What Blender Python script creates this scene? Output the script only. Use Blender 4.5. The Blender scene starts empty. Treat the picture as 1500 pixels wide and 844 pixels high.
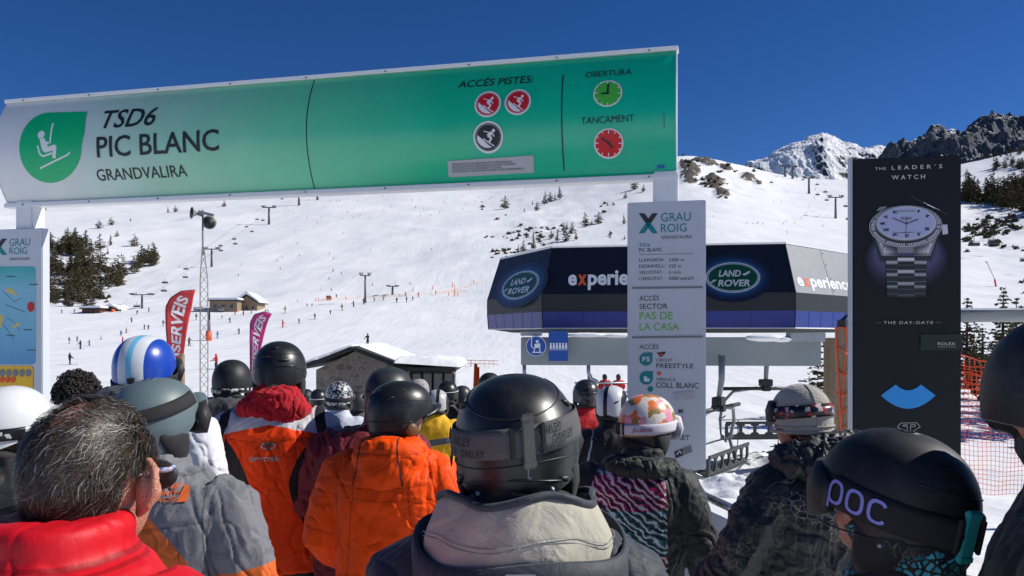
import bpy, bmesh, math, random
import numpy as np
from mathutils import Vector, Matrix
random.seed(7); RNG = np.random.default_rng(7)
S = bpy.context.scene
COL = S.collection
R = math.radians

# ------------------------------------------------------------ camera, sky, sun, exposure
F, HC, HY = 1167.0, 1.65, 490.0          # focal length in photo pixels, eye height, horizon row
cam_data = bpy.data.cameras.new('camera'); cam = bpy.data.objects.new('camera', cam_data); COL.objects.link(cam)
cam.location = (0, 0, HC); cam.rotation_euler = (R(90), 0, 0)
cam_data.sensor_width = 36; cam_data.lens = 36*F/1500; cam_data.shift_y = (HY-422)/1500
cam_data.clip_start = 0.05; cam_data.clip_end = 30000
S.camera = cam
SUN_EL, SUN_AZ = 38.0, 84.0              # degrees; azimuth clockwise from the view direction
world = bpy.data.worlds.new('World'); S.world = world; world.use_nodes = True
wn = world.node_tree; sky = wn.nodes.new('ShaderNodeTexSky'); sky.sky_type = 'NISHITA'; sky.sun_disc = False
sky.sun_elevation = R(SUN_EL); sky.sun_rotation = R(SUN_AZ)
sky.altitude = 2200; sky.air_density = 0.7; sky.dust_density = 0.0; sky.ozone_density = 3.0
hs = wn.nodes.new('ShaderNodeHueSaturation'); hs.inputs['Saturation'].default_value = 1.27; hs.inputs['Hue'].default_value = .511
wn.links.new(sky.outputs[0], hs.inputs['Color']); wn.links.new(hs.outputs[0], wn.nodes['Background'].inputs[0])
wn.nodes['Background'].inputs[1].default_value = 0.085
sun_d = bpy.data.lights.new('sun', 'SUN'); sun_d.energy = 4.7; sun_d.angle = R(0.53); sun_d.color = (1.0, 0.955, 0.88)
sun = bpy.data.objects.new('sun', sun_d); COL.objects.link(sun)
_sd = Vector((math.sin(R(SUN_AZ))*math.cos(R(SUN_EL)), math.cos(R(SUN_AZ))*math.cos(R(SUN_EL)), math.sin(R(SUN_EL))))
sun.rotation_euler = (-_sd).to_track_quat('-Z', 'Y').to_euler()
S.view_settings.view_transform = 'Standard'; S.view_settings.look = 'None'; S.view_settings.gamma = 1
S.view_settings.use_curve_mapping = False; S.view_settings.exposure = 0.2
S.render.engine = 'CYCLES'
S.cycles.use_denoising = True; S.cycles.max_bounces = 6; S.cycles.diffuse_bounces = 3; S.cycles.glossy_bounces = 2
S.cycles.transparent_max_bounces = 8; S.cycles.caustics_reflective = False; S.cycles.caustics_refractive = False

# ------------------------------------------------------------ helpers
def at(px, py, d):
    """Point of the place at depth d (metres in front of the eye) seen at photo pixel px, py."""
    return Vector(((px-750)/F*d, d, HC+(HY-py)/F*d))

def _hash(ix, iy, iz, seed):
    h = (ix.astype(np.int64)*374761393 + iy.astype(np.int64)*668265263 + iz.astype(np.int64)*2147483647 + seed*1274126177) & 0xffffffff
    h = ((h ^ (h >> 13))*1274126177) & 0xffffffff
    return ((h ^ (h >> 16)) & 0xffff)/65535.0
def vnoise(x, y, z=None, seed=0):
    x = np.asarray(x, float); y = np.asarray(y, float); z = np.zeros_like(x) if z is None else np.asarray(z, float)
    ix, iy, iz = np.floor(x), np.floor(y), np.floor(z); fx, fy, fz = x-ix, y-iy, z-iz
    sx, sy, sz = (f*f*f*(f*(f*6-15)+10) for f in (fx, fy, fz))
    def c(a, b, d): return _hash(ix+a, iy+b, iz+d, seed)
    def lp(a, b, t): return a+(b-a)*t
    a = lp(lp(c(0,0,0), c(1,0,0), sx), lp(c(0,1,0), c(1,1,0), sx), sy)
    b = lp(lp(c(0,0,1), c(1,0,1), sx), lp(c(0,1,1), c(1,1,1), sx), sy)
    return lp(a, b, sz)*2-1
def fbm(x, y, z=None, octv=4, seed=0, ridged=False, gain=0.5):
    s, a, f = 0, 1.0, 1.0
    z = None if z is None else np.asarray(z, float)
    for k in range(octv):
        n = vnoise(np.asarray(x)*f+k*17.3, np.asarray(y)*f-k*9.1, None if z is None else z*f+k*3.7, seed+k)
        if ridged: n = 1-2*np.abs(n)
        s = s+a*n; a *= gain; f *= 2.03
    return s

def shade(node_tree): return node_tree.nodes['Principled BSDF']
def N(nt, t, **kw):
    n = nt.nodes.new(t)
    for k, v in kw.items():
        if k in n.inputs: n.inputs[k].default_value = v
        else: setattr(n, k, v)
    return n
_mats = {}
def c4(c): return (c[0], c[1], c[2], 1)
def srgb(r, g, b):
    f = lambda v: (v/255/12.92) if v/255 <= .04045 else ((v/255+.055)/1.055)**2.4
    return (f(r), f(g), f(b))
def mat(name, color, rough=0.5, metal=0.0, spec=0.5, var=0.12, vscale=8.0, bump=0.0, bscale=60.0, coat=0.0, sheen=0.0):
    """Procedural surface: base colour broken up by two noises, uneven roughness, optional bump."""
    if name in _mats: return _mats[name]
    m = bpy.data.materials.new(name); m.use_nodes = True; nt = m.node_tree; b = shade(nt)
    tc = N(nt, 'ShaderNodeTexCoord')
    n1 = N(nt, 'ShaderNodeTexNoise', Scale=vscale, Detail=5.0, Roughness=0.6)
    nt.links.new(tc.outputs['Object'], n1.inputs['Vector'])
    mx = N(nt, 'ShaderNodeMix', data_type='RGBA')
    mx.inputs['A'].default_value = c4([max(0, v*(1-var)) for v in color]); mx.inputs['B'].default_value = c4([min(1, v*(1+var)) for v in color])
    nt.links.new(n1.outputs['Fac'], mx.inputs['Factor']); nt.links.new(mx.outputs['Result'], b.inputs['Base Color'])
    mr = N(nt, 'ShaderNodeMapRange'); mr.inputs['To Min'].default_value = max(0.02, rough-0.1); mr.inputs['To Max'].default_value = min(1, rough+0.1)
    n2 = N(nt, 'ShaderNodeTexNoise', Scale=vscale*3.1, Detail=3.0); nt.links.new(tc.outputs['Object'], n2.inputs['Vector'])
    nt.links.new(n2.outputs['Fac'], mr.inputs['Value']); nt.links.new(mr.outputs['Result'], b.inputs['Roughness'])
    b.inputs['Metallic'].default_value = metal; b.inputs['Specular IOR Level'].default_value = spec
    b.inputs['Coat Weight'].default_value = coat; b.inputs['Sheen Weight'].default_value = sheen
    if bump:
        n3 = N(nt, 'ShaderNodeTexNoise', Scale=bscale, Detail=4.0); nt.links.new(tc.outputs['Object'], n3.inputs['Vector'])
        bp = N(nt, 'ShaderNodeBump', Strength=bump, Distance=0.02); nt.links.new(n3.outputs['Fac'], bp.inputs['Height'])
        nt.links.new(bp.outputs['Normal'], b.inputs['Normal'])
    _mats[name] = m
    return m

class MB:
    """Collects vertices and faces (with material slots) and links them as one mesh object."""
    def __init__(s): s.v = []; s.f = []; s.mi = []; s.n = 0
    def add(s, verts, faces, mi=0):
        verts = [tuple(v) for v in verts]; o = s.n
        s.v += verts; s.n += len(verts)
        s.f += [tuple(i+o for i in f) for f in faces]; s.mi += [mi]*len(faces)
    def box(s, c, size, mi=0, M=None, taper=1.0):
        x, y, z = [k/2 for k in size]
        vs = [Vector((sx*x*(taper if sz > 0 else 1), sy*y*(taper if sz > 0 else 1), sz*z)) for sz in (-1, 1) for sy in (-1, 1) for sx in (-1, 1)]
        if M is not None: vs = [M @ v for v in vs]
        vs = [v+Vector(c) for v in vs]
        s.add(vs, [(0,2,3,1), (4,5,7,6), (0,1,5,4), (2,6,7,3), (0,4,6,2), (1,3,7,5)], mi)
    def quad(s, a, b, c, d, mi=0): s.add([a, b, c, d], [(0,1,2,3)], mi)
    def tube(s, pts, r, n=10, mi=0, caps=True, flat=1.0):
        pts = [Vector(p) for p in pts]; rs = r if hasattr(r, '__len__') else [r]*len(pts)
        rings = []; up = None
        for i, p in enumerate(pts):
            t = (pts[min(i+1, len(pts)-1)]-pts[max(i-1, 0)]).normalized()
            if up is None: up = t.orthogonal().normalized()
            a = (up-t*up.dot(t))
            a = a.normalized() if a.length > 1e-6 else t.orthogonal().normalized()
            up = a; b = t.cross(a)
            rings.append([p+(a*math.cos(2*math.pi*k/n)+b*math.sin(2*math.pi*k/n)*flat)*rs[i] for k in range(n)])
        s.loft(rings, mi, caps)
    def loft(s, rings, mi=0, caps=True, closed=True):
        n = len(rings[0]); vs = [v for r in rings for v in r]; fs = []
        for i in range(len(rings)-1):
            for k in range(n if closed else n-1):
                k2 = (k+1) % n
                fs.append((i*n+k, i*n+k2, (i+1)*n+k2, (i+1)*n+k))
        if caps:
            fs.append(tuple(range(n-1, -1, -1))); fs.append(tuple((len(rings)-1)*n+k for k in range(n)))
        s.add(vs, fs, mi)
    def ball(s, c, r, nu=16, nv=10, mi=0, M=None):
        r = r if hasattr(r, '__len__') else (r, r, r); c = Vector(c)
        rings = []
        for j in range(1, nv):
            th = math.pi*j/nv
            rings.append([Vector((r[0]*math.sin(th)*math.cos(2*math.pi*k/nu), r[1]*math.sin(th)*math.sin(2*math.pi*k/nu), -r[2]*math.cos(th))) for k in range(nu)])
        vs = [Vector((0, 0, -r[2]))]+[v for q in rings for v in q]+[Vector((0, 0, r[2]))]
        if M is not None: vs = [M @ v for v in vs]
        vs = [v+c for v in vs]; fs = []; L = len(rings)
        for k in range(nu):
            k2 = (k+1) % nu
            fs.append((0, 1+k2, 1+k)); fs.append((1+(L-1)*nu+k, 1+(L-1)*nu+k2, len(vs)-1))
            for j in range(L-1): fs.append((1+j*nu+k, 1+j*nu+k2, 1+(j+1)*nu+k2, 1+(j+1)*nu+k))
        s.add(vs, fs, mi)
    def prism(s, poly, z0, z1, mi=0, M=None):
        """Polygon (x, y) pulled from z0 to z1 along local z, then placed by M."""
        n = len(poly); vs = [Vector((x, y, z)) for z in (z0, z1) for x, y in poly]
        if M is not None: vs = [M @ v for v in vs]
        s.add(vs, [tuple(range(n-1, -1, -1)), tuple(range(n, 2*n))]+[(i, (i+1) % n, n+(i+1) % n, n+i) for i in range(n)], mi)
    def mesh(s, name, mats, smooth=False):
        me = bpy.data.meshes.new(name); me.from_pydata(s.v, [], s.f)
        for m in (mats if isinstance(mats, (list, tuple)) else [mats]): me.materials.append(m)
        me.polygons.foreach_set('material_index', s.mi)
        if smooth: me.polygons.foreach_set('use_smooth', [True]*len(s.f))
        me.update(); return me
    def build(s, name, mats, parent=None, smooth=False, bevel=0.0):
        me = s.mesh(name, mats, smooth)
        if bevel:
            bm = bmesh.new(); bm.from_mesh(me)
            bmesh.ops.remove_doubles(bm, verts=bm.verts, dist=1e-5)
            bmesh.ops.bevel(bm, geom=[e for e in bm.edges if len(e.link_faces) == 2 and e.calc_face_angle(0) > 0.5], offset=bevel, segments=2, affect='EDGES', clamp_overlap=True)
            bm.to_mesh(me); bm.free()
        return link(name, me, parent)
def link(name, me, parent=None, loc=None, rz=0.0):
    o = bpy.data.objects.new(name, me); COL.objects.link(o)
    if parent is not None: o.parent = parent
    if loc is not None: o.location = loc
    o.rotation_euler.z = rz
    return o
def tag(o, label=None, cat=None, group=None, kind=None):
    if label: o['label'] = label
    if cat: o['category'] = cat
    if group: o['group'] = group
    if kind: o['kind'] = kind
    return o
def thing(name, label, cat, loc=(0, 0, 0), rz=0.0, group=None):
    o = bpy.data.objects.new(name, None); COL.objects.link(o); o.location = loc; o.rotation_euler.z = rz
    o.empty_display_size = 0.2
    return tag(o, label, cat, group)
def copy_tree(o, parent=None):
    c = o.copy(); COL.objects.link(c)
    if parent is not None: c.parent = parent
    for ch in list(o.children): copy_tree(ch, c)
    return c
def smooth_by_angle(o, ang=35):
    o.data.polygons.foreach_set('use_smooth', [True]*len(o.data.polygons)); o.data.set_sharp_from_angle(angle=R(ang))

_font_cache = {}
def text2d(body, size, bold=0.0, shear=0.0, track=1.0, sx=1.0, align='LEFT', res=3):
    """Flat outline letters as (verts Nx2, faces); size is the capital height."""
    key = (body, bold, shear, track, align, res)
    if key not in _font_cache:
        cu = bpy.data.curves.new('lettering', 'FONT'); cu.body = body; cu.size = 1; cu.offset = bold; cu.shear = shear
        cu.space_character = track; cu.align_x = align; cu.resolution_u = res; cu.fill_mode = 'FRONT'
        ob = bpy.data.objects.new('lettering', cu); me = bpy.data.meshes.new_from_object(ob)
        bm = bmesh.new(); bm.from_mesh(me); bmesh.ops.remove_doubles(bm, verts=bm.verts, dist=1e-4)
        _font_cache[key] = (np.array([v.co[:2] for v in bm.verts]), [tuple(v.index for v in f.verts) for f in bm.faces] if (bm.verts.index_update() or True) else None)
        bm.free(); bpy.data.objects.remove(ob); bpy.data.curves.remove(cu); bpy.data.meshes.remove(me)
    v, f = _font_cache[key]
    k = size/CAP
    return v*np.array([k*sx, k]), f
CAP = 0.73
_v, _ = text2d('H', 1.0); CAP = float(_v[:, 1].max())*CAP

class Flat:
    """Artwork laid out on a panel: shapes in panel coordinates (x right, y up), later mapped onto the panel."""
    def __init__(s): s.mb = MB()
    def poly(s, pts, mi): s.mb.add([(x, y, 0) for x, y in pts], [tuple(range(len(pts)))], mi)
    def rect(s, x0, y0, x1, y1, mi): s.poly([(x0, y0), (x1, y0), (x1, y1), (x0, y1)], mi)
    def disc(s, x, y, r, mi, ry=None, n=40, z=0.0):
        ry = ry or r
        s.mb.add([(x+r*math.cos(2*math.pi*k/n), y+ry*math.sin(2*math.pi*k/n), z) for k in range(n)], [tuple(range(n))], mi)
    def ring(s, x, y, r0, r1, mi, k=1.0, n=40, z=0.0):
        vs = [(x+r*math.cos(2*math.pi*i/n), y+k*r*math.sin(2*math.pi*i/n), z) for r in (r0, r1) for i in range(n)]
        s.mb.add(vs, [(i, (i+1) % n, n+(i+1) % n, n+i) for i in range(n)], mi)
    def line(s, pts, w, mi, z=0.0):
        for (x0, y0), (x1, y1) in zip(pts, pts[1:]):
            L = math.hypot(x1-x0, y1-y0) or 1; nx, ny = -(y1-y0)/L*w/2, (x1-x0)/L*w/2
            s.mb.add([(x0+nx, y0+ny, z), (x0-nx, y0-ny, z), (x1-nx, y1-ny, z), (x1+nx, y1+ny, z)], [(0, 1, 2, 3)], mi)
    def text(s, body, x, y, size, mi, z=0.0, rot=0.0, **kw):
        v, f = text2d(body, size, **kw)
        c, sn = math.cos(rot), math.sin(rot)
        s.mb.add([(x+a*c-b*sn, y+a*sn+b*c, z) for a, b in v], f, mi)
    def text_fit(s, body, x0, x1, y, size, mi, z=0.0, **kw):
        """Letters squeezed so the words run exactly from x0 to x1."""
        v, f = text2d(body, size, **kw); w = v[:, 0].max()-v[:, 0].min()
        k = (x1-x0)/w
        s.mb.add([(x0+(a-v[:, 0].min())*k, y+b, z) for a, b in v], f, mi)
    def layered(s, step):
        """Lift each later material layer a little so nothing shares a plane."""
        pass
    def build(s, name, mats, fn, parent=None, cut=None, step=0.0006, off=0.003):
        """fn(x, y, out) -> 3D. Each material slot sits `step` further out than the one before; z in the art adds more."""
        vs, fs, mis = s.mb.v, s.mb.f, s.mb.mi
        if cut:
            bm = bmesh.new(); bv = [bm.verts.new(v) for v in vs]
            for f, m in zip(fs, mis):
                try: q = bm.faces.new([bv[i] for i in f]); q.material_index = m
                except ValueError: pass
            ys = [v[1] for v in vs]; y = min(ys)+cut
            while y < max(ys):
                bmesh.ops.bisect_plane(bm, geom=bm.verts[:]+bm.edges[:]+bm.faces[:], plane_co=(0, y, 0), plane_no=(0, 1, 0)); y += cut
            bm.verts.index_update()
            vs = [tuple(v.co) for v in bm.verts]; fs = [tuple(v.index for v in f.verts) for f in bm.faces]; mis = [f.material_index for f in bm.faces]; bm.free()
        lay = [0]*len(vs)
        for f, m in zip(fs, mis):
            for i in f: lay[i] = m
        out = MB(); out.v = [tuple(fn(v[0], v[1], off+lay[i]*step+v[2])) for i, v in enumerate(vs)]; out.f = fs; out.mi = mis; out.n = len(vs)
        return out.build(name, mats, parent)

M_white = mat('white_paint', (.78, .79, .80), .35, var=.05)
M_steel = mat('galvanised_steel', (.36, .38, .39), .45, metal=.75, var=.2, vscale=14)
M_dark = mat('dark_rubber', (.02, .02, .022), .6, var=.25, vscale=30)
M_black = mat('black_print', (.012, .012, .014), .5, var=.1)
M_greyprint = mat('grey_print', (.22, .24, .25), .5, var=.05)
M_teal = mat('teal_print', srgb(0, 130, 135), .45, var=.05)
M_wood = mat('weathered_wood', (.27, .20, .13), .8, var=.4, vscale=9, bump=.5, bscale=25)
M_orange = mat('orange_plastic', srgb(238, 84, 24), .5, var=.15)
# ------------------------------------------------------------ ground and hills
KN = np.array([20., 28, 60, 100, 150, 220, 300, 420, 560, 720, 900, 1100, 1400, 2000])
def _zb(y, d): return HC+(HY-y)/F*d
# screen row of the ground at each distance, per photo column (None = flat valley floor)
COLS = [-900, -300, 0, 120, 260, 450, 600, 700, 800, 900, 1000, 1060, 1130, 1200, 1300, 1420, 1500, 1700, 2400]
ROWS = {  #      150  220  300  420  560  720  900  1100
    -900: (500, 462, 420, 360, 310, 270, 235, 225),
    -300: (508, 470, 432, 372, 325, 296, 268, 262),
    0:    (512, 474, 440, 382, 336, 308, 286, 272),
    120:  (513, 476, 444, 390, 342, 310, 288, 274),
    260:  (513, 478, 446, 394, 346, 312, 289, 276),
    450:  (512, 474, 440, 388, 340, 307, 283, 275),
    600:  (510, 470, 436, 384, 336, 303, 277, 276),
    700:  (508, 468, 434, 384, 338, 306, 282, 281),
    800:  (506, 464, 428, 378, 333, 300, 266, 268),
    900:  (503, 458, 420, 368, 322, 284, 246, 246),
    1000: (500, 452, 412, 356, 306, 262, 223, 224),
    1060: (500, 452, 412, 356, 308, 270, 236, 232),
    1130: (500, 452, 414, 362, 322, 292, 270, 256),
    1200: (500, 452, 416, 368, 330, 300, 276, 259),
    1300: (500, 454, 418, 372, 336, 304, 276, 257),
    1420: (500, 456, 424, 384, 350, 312, 262, 232),
    1500: (500, 456, 424, 382, 344, 300, 246, 210),
    1700: (500, 452, 416, 366, 320, 270, 205, 170),
    2400: (490, 440, 390, 330, 280, 230, 170, 150)}
ND = 420; NU = 620
GD = np.exp(np.linspace(math.log(20), math.log(1500), ND))
GU = np.linspace((-900-750)/F, (2400-750)/F, NU)
VK = [0, 12, 15, 19, 28, 60, 100]; VZ = [0, -.84, -1.25, -2.15, -2.6, -2.4, -1.9]   # the queue stands on a terrace, the station in the dip below it
_tab = []
for c in COLS:
    r = ROWS[c]; zs = [-1.40, -1.89, -1.89, -1.89]+[_zb(y, d) for y, d in zip(r, KN[4:12])]
    zs += [zs[-1]-40, zs[-1]-240]
    _tab.append(np.where(GD < 100, np.interp(GD, VK, VZ), np.interp(np.log(GD), np.log(KN), zs)))
_tab = np.array(_tab); _cu = (np.array(COLS)-750)/F
GZ = np.array([np.interp(GU, _cu, _tab[:, j]) for j in range(ND)])         # [d, u]
def _blur(a, k, ax):
    w = np.exp(-0.5*(np.arange(-3*k, 3*k+1)/k)**2); w /= w.sum()
    p = np.pad(a, [(3*k, 3*k) if i == ax else (0, 0) for i in (0, 1)], mode='edge')
    return np.apply_along_axis(lambda v: np.convolve(v, w, 'valid'), ax, p)
_far = np.clip((GD-55)/60, 0, 1)[:, None]
GZ = GZ*(1-_far)+_blur(_blur(GZ, 9, 1), 5, 0)*_far
GX = GU[None, :]*GD[:, None]; GY = np.repeat(GD[:, None], NU, 1)
_px = GU*F+750
def _gauss(px, py0, sx, d0, sd): return np.exp(-((_px[None, :]-px)/sx)**2-((np.log(GY)-math.log(d0))/sd)**2)
_amp = np.clip((GD-60)/200, 0, 1)[:, None]
GZ = GZ + _amp*(fbm(GX/90, GY/90, seed=3)*1.6+fbm(GX/28, GY/28, seed=5)*0.35)
# off-piste roughness on the wooded shoulders and rock steps on the knoll
_rough = np.clip(_gauss(1450, 0, 90, 620, .4)+_gauss(800, 0, 110, 560, .35)*.6+_gauss(1060, 0, 80, 780, .25)+_gauss(130, 0, 90, 360, .3)*.7, 0, 1)
GZ = GZ + np.clip((GY-220)/80, 0, 1)*_rough*(fbm(GX/14, GY/14, seed=8)*1.3)
_near_on = np.clip((GY-20)/6, 0, 1)*np.exp(-((GY-40)/60)**2)
GZ = GZ + _near_on*fbm(GX/3.1, GY/3.1, seed=21)*0.04
_rk = np.zeros_like(GZ)
for px, d0, sx, sd, h in ((1010, 790, 16, .10, 9), (1048, 730, 16, .06, 8), (1030, 880, 22, .04, 5), (1063, 870, 12, .04, 6), (1095, 830, 12, .035, 5), (1058, 650, 12, .04, 4), (1110, 800, 8, .03, 3)):
    _rk = np.maximum(_rk, _gauss(px, 0, sx, d0, sd))
_rk = np.clip(_rk*1.5-0.25+0.55*fbm(GX/11, GY/16, seed=31), 0, 1)*np.clip((_rk-.12)*6, 0, 1)
GZ = GZ + _rk*(2.5+4*np.abs(fbm(GX/9, GY/9, seed=33)))
ROCK = np.clip(_rk*2.2, 0, 1)

def ground_z(x, y):
    if y < 20.1: return float(np.interp(y, VK, VZ))
    d = min(max(y, 20.01), 1499); u = x/d
    j = np.searchsorted(GD, d)-1; t = (d-GD[j])/(GD[j+1]-GD[j])
    a = np.interp(u, GU, GZ[j]); b = np.interp(u, GU, GZ[j+1])
    return float(a+(b-a)*t)
def slope_at(px, py):
    """First ground point seen at a photo pixel."""
    u = (px-750)/F; k = np.searchsorted(GU, u); k = min(max(k, 1), NU-1); t = (u-GU[k-1])/(GU[k]-GU[k-1])
    z = GZ[:, k-1]*(1-t)+GZ[:, k]*t; yy = HY-(z-HC)/GD*F
    i = np.argmax(yy <= py) if (yy <= py).any() else int(np.argmin(yy))
    d = float(GD[i])
    if i > 0 and yy[i-1] > yy[i]:
        q = (yy[i-1]-py)/(yy[i-1]-yy[i]); d = float(GD[i-1]+min(max(q, 0), 1)*(GD[i]-GD[i-1]))
    x = u*d
    return Vector((x, d, ground_z(x, d)))

def snow_material():
    m = bpy.data.materials.new('snow'); m.use_nodes = True; nt = m.node_tree; b = shade(nt)
    geo = N(nt, 'ShaderNodeNewGeometry'); at_ = N(nt, 'ShaderNodeAttribute', attribute_name='rock')
    n1 = N(nt, 'ShaderNodeTexNoise', Scale=.05, Detail=6.0); nt.links.new(geo.outputs['Position'], n1.inputs['Vector'])
    rock_n = N(nt, 'ShaderNodeTexNoise', Scale=.16, Detail=9.0, Roughness=.75); nt.links.new(geo.outputs['Position'], rock_n.inputs['Vector'])
    rc = N(nt, 'ShaderNodeValToRGB'); rc.color_ramp.elements[0].color = (.03, .027, .024, 1); rc.color_ramp.elements[1].color = (.17, .135, .095, 1)
    rc.color_ramp.elements[0].position = .3; rc.color_ramp.elements[1].position = .7
    nt.links.new(rock_n.outputs['Fac'], rc.inputs['Fac'])
    sn = N(nt, 'ShaderNodeMix', data_type='RGBA'); sn.inputs['A'].default_value = (.78, .80, .83, 1); sn.inputs['B'].default_value = (.88, .89, .90, 1)
    nt.links.new(n1.outputs['Fac'], sn.inputs['Factor'])
    ad = N(nt, 'ShaderNodeMath', operation='ADD'); nt.links.new(at_.outputs['Fac'], ad.inputs[0])
    sub = N(nt, 'ShaderNodeMath', operation='MULTIPLY_ADD'); nt.links.new(rock_n.outputs['Fac'], sub.inputs[0]); sub.inputs[1].default_value = 2.6; sub.inputs[2].default_value = -1.3
    nt.links.new(sub.outputs[0], ad.inputs[1])
    th = N(nt, 'ShaderNodeMapRange'); th.inputs['From Min'].default_value = .66; th.inputs['From Max'].default_value = .76
    nt.links.new(ad.outputs[0], th.inputs['Value'])
    gate = N(nt, 'ShaderNodeMath', operation='GREATER_THAN'); nt.links.new(at_.outputs['Fac'], gate.inputs[0]); gate.inputs[1].default_value = .05
    mul = N(nt, 'ShaderNodeMath', operation='MULTIPLY'); nt.links.new(th.outputs[0], mul.inputs[0]); nt.links.new(gate.outputs[0], mul.inputs[1])
    mx = N(nt, 'ShaderNodeMix', data_type='RGBA'); nt.links.new(mul.outputs[0], mx.inputs['Factor'])
    nt.links.new(sn.outputs['Result'], mx.inputs['A']); nt.links.new(rc.outputs['Color'], mx.inputs['B']); nt.links.new(mx.outputs['Result'], b.inputs['Base Color'])
    b.inputs['Roughness'].default_value = .55; b.inputs['Specular IOR Level'].default_value = .25
    # wind ripples, ski tracks (stretched noise) and trodden lumps
    mp = N(nt, 'ShaderNodeMapping'); mp.inputs['Rotation'].default_value = (0, 0, .35); mp.inputs['Scale'].default_value = (1.0, .12, .12)
    nt.links.new(geo.outputs['Position'], mp.inputs['Vector'])
    trk = N(nt, 'ShaderNodeTexNoise', Scale=.55, Detail=4.0); nt.links.new(mp.outputs[0], trk.inputs['Vector'])
    lump = N(nt, 'ShaderNodeTexNoise', Scale=.9, Detail=6.0, Roughness=.65); nt.links.new(geo.outputs['Position'], lump.inputs['Vector'])
    big = N(nt, 'ShaderNodeTexNoise', Scale=.09, Detail=5.0, Roughness=.6); nt.links.new(mp.outputs[0], big.inputs['Vector']); b0 = N(nt, 'ShaderNodeBump', Strength=.16, Distance=3.0); nt.links.new(big.outputs['Fac'], b0.inputs['Height'])
    b1 = N(nt, 'ShaderNodeBump', Strength=.22, Distance=.6); nt.links.new(trk.outputs['Fac'], b1.inputs['Height']); nt.links.new(b0.outputs[0], b1.inputs['Normal'])
    b2 = N(nt, 'ShaderNodeBump', Strength=.3, Distance=.25); nt.links.new(lump.outputs['Fac'], b2.inputs['Height']); nt.links.new(b1.outputs[0], b2.inputs['Normal'])
    nt.links.new(b2.outputs[0], b.inputs['Normal'])
    return m
M_snow = snow_material()

def grid_mesh(name, X, Y, Z, m, attr=None):
    nd, nu = X.shape
    me = bpy.data.meshes.new(name)
    co = np.stack([X, Y, Z], -1).reshape(-1, 3)
    idx = np.arange(nd*nu).reshape(nd, nu)
    q = np.stack([idx[:-1, :-1], idx[:-1, 1:], idx[1:, 1:], idx[1:, :-1]], -1).reshape(-1, 4)
    me.vertices.add(len(co)); me.vertices.foreach_set('co', co.ravel())
    me.loops.add(q.size); me.loops.foreach_set('vertex_index', q.ravel())
    me.polygons.add(len(q)); me.polygons.foreach_set('loop_start', np.arange(0, q.size, 4)); me.polygons.foreach_set('loop_total', np.full(len(q), 4))
    me.polygons.foreach_set('use_smooth', np.ones(len(q), bool))
    me.update(calc_edges=True); me.materials.append(m)
    if attr is not None:
        a = me.attributes.new(attr[0], 'FLOAT', 'POINT'); a.data.foreach_set('value', attr[1].ravel().astype(np.float32))
    return link(name, me)
# one sheet: rows near the eye (from behind it out to 20 m) then the far rows
_nr = np.array([-60, -30, -12, -6, -3, -1.0, .5, 2, 4, 6, 8, 10, 11, 12, 13, 14, 15, 16, 17, 18, 19])
_hw = GU*20.0
NX = np.repeat(_hw[None, :], len(_nr), 0)*np.clip(1+np.abs(_nr)/60, 1, 2)[:, None]; NY = np.repeat(_nr[:, None], NU, 1)
NX[_nr > 0] = _hw
NZ = np.interp(NY, VK, VZ)+np.clip((np.abs(NX)+NY-9)/8, 0, 1)*fbm(NX/2.3, NY/2.3, seed=40)*.05
grid_mesh('snow_ground', np.vstack([NX, GX]), np.vstack([NY, GY]), np.vstack([NZ, GZ]), M_snow, ('rock', np.vstack([np.zeros_like(NX), ROCK])))['kind'] = 'structure'

# ------------------------------------------------------------ far mountains
def rock_snow_material(name, dark, light, lo, hi):
    m = bpy.data.materials.new(name); m.use_nodes = True; nt = m.node_tree; b = shade(nt)
    geo = N(nt, 'ShaderNodeNewGeometry'); at_ = N(nt, 'ShaderNodeAttribute', attribute_name='rock')
    n = N(nt, 'ShaderNodeTexNoise', Scale=.035, Detail=9.0, Roughness=.72); nt.links.new(geo.outputs['Position'], n.inputs['Vector'])
    rc = N(nt, 'ShaderNodeValToRGB'); rc.color_ramp.elements[0].color = c4(dark); rc.color_ramp.elements[1].color = c4(light)
    rc.color_ramp.elements[0].position = .3; rc.color_ramp.elements[1].position = .72
    nt.links.new(n.outputs['Fac'], rc.inputs['Fac'])
    n2 = N(nt, 'ShaderNodeTexNoise', Scale=.05, Detail=12.0, Roughness=.8); nt.links.new(geo.outputs['Position'], n2.inputs['Vector'])
    ad = N(nt, 'ShaderNodeMath', operation='MULTIPLY_ADD'); nt.links.new(n2.outputs['Fac'], ad.inputs[0]); ad.inputs[1].default_value = 1.5
    nt.links.new(at_.outputs['Fac'], ad.inputs[2])
    th = N(nt, 'ShaderNodeMapRange'); th.inputs['From Min'].default_value = lo; th.inputs['From Max'].default_value = hi; nt.links.new(ad.outputs[0], th.inputs['Value'])
    mx = N(nt, 'ShaderNodeMix', data_type='RGBA'); nt.links.new(th.outputs[0], mx.inputs['Factor']); mx.inputs['A'].default_value = (.82, .84, .87, 1)
    nt.links.new(rc.outputs['Color'], mx.inputs['B']); nt.links.new(mx.outputs['Result'], b.inputs['Base Color'])
    bp = N(nt, 'ShaderNodeBump', Strength=.55, Distance=12.0); nt.links.new(n2.outputs['Fac'], bp.inputs['Height']); nt.links.new(bp.outputs[0], b.inputs['Normal'])
    b.inputs['Roughness'].default_value = .8; b.inputs['Specular IOR Level'].default_value = .1
    return m
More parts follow.
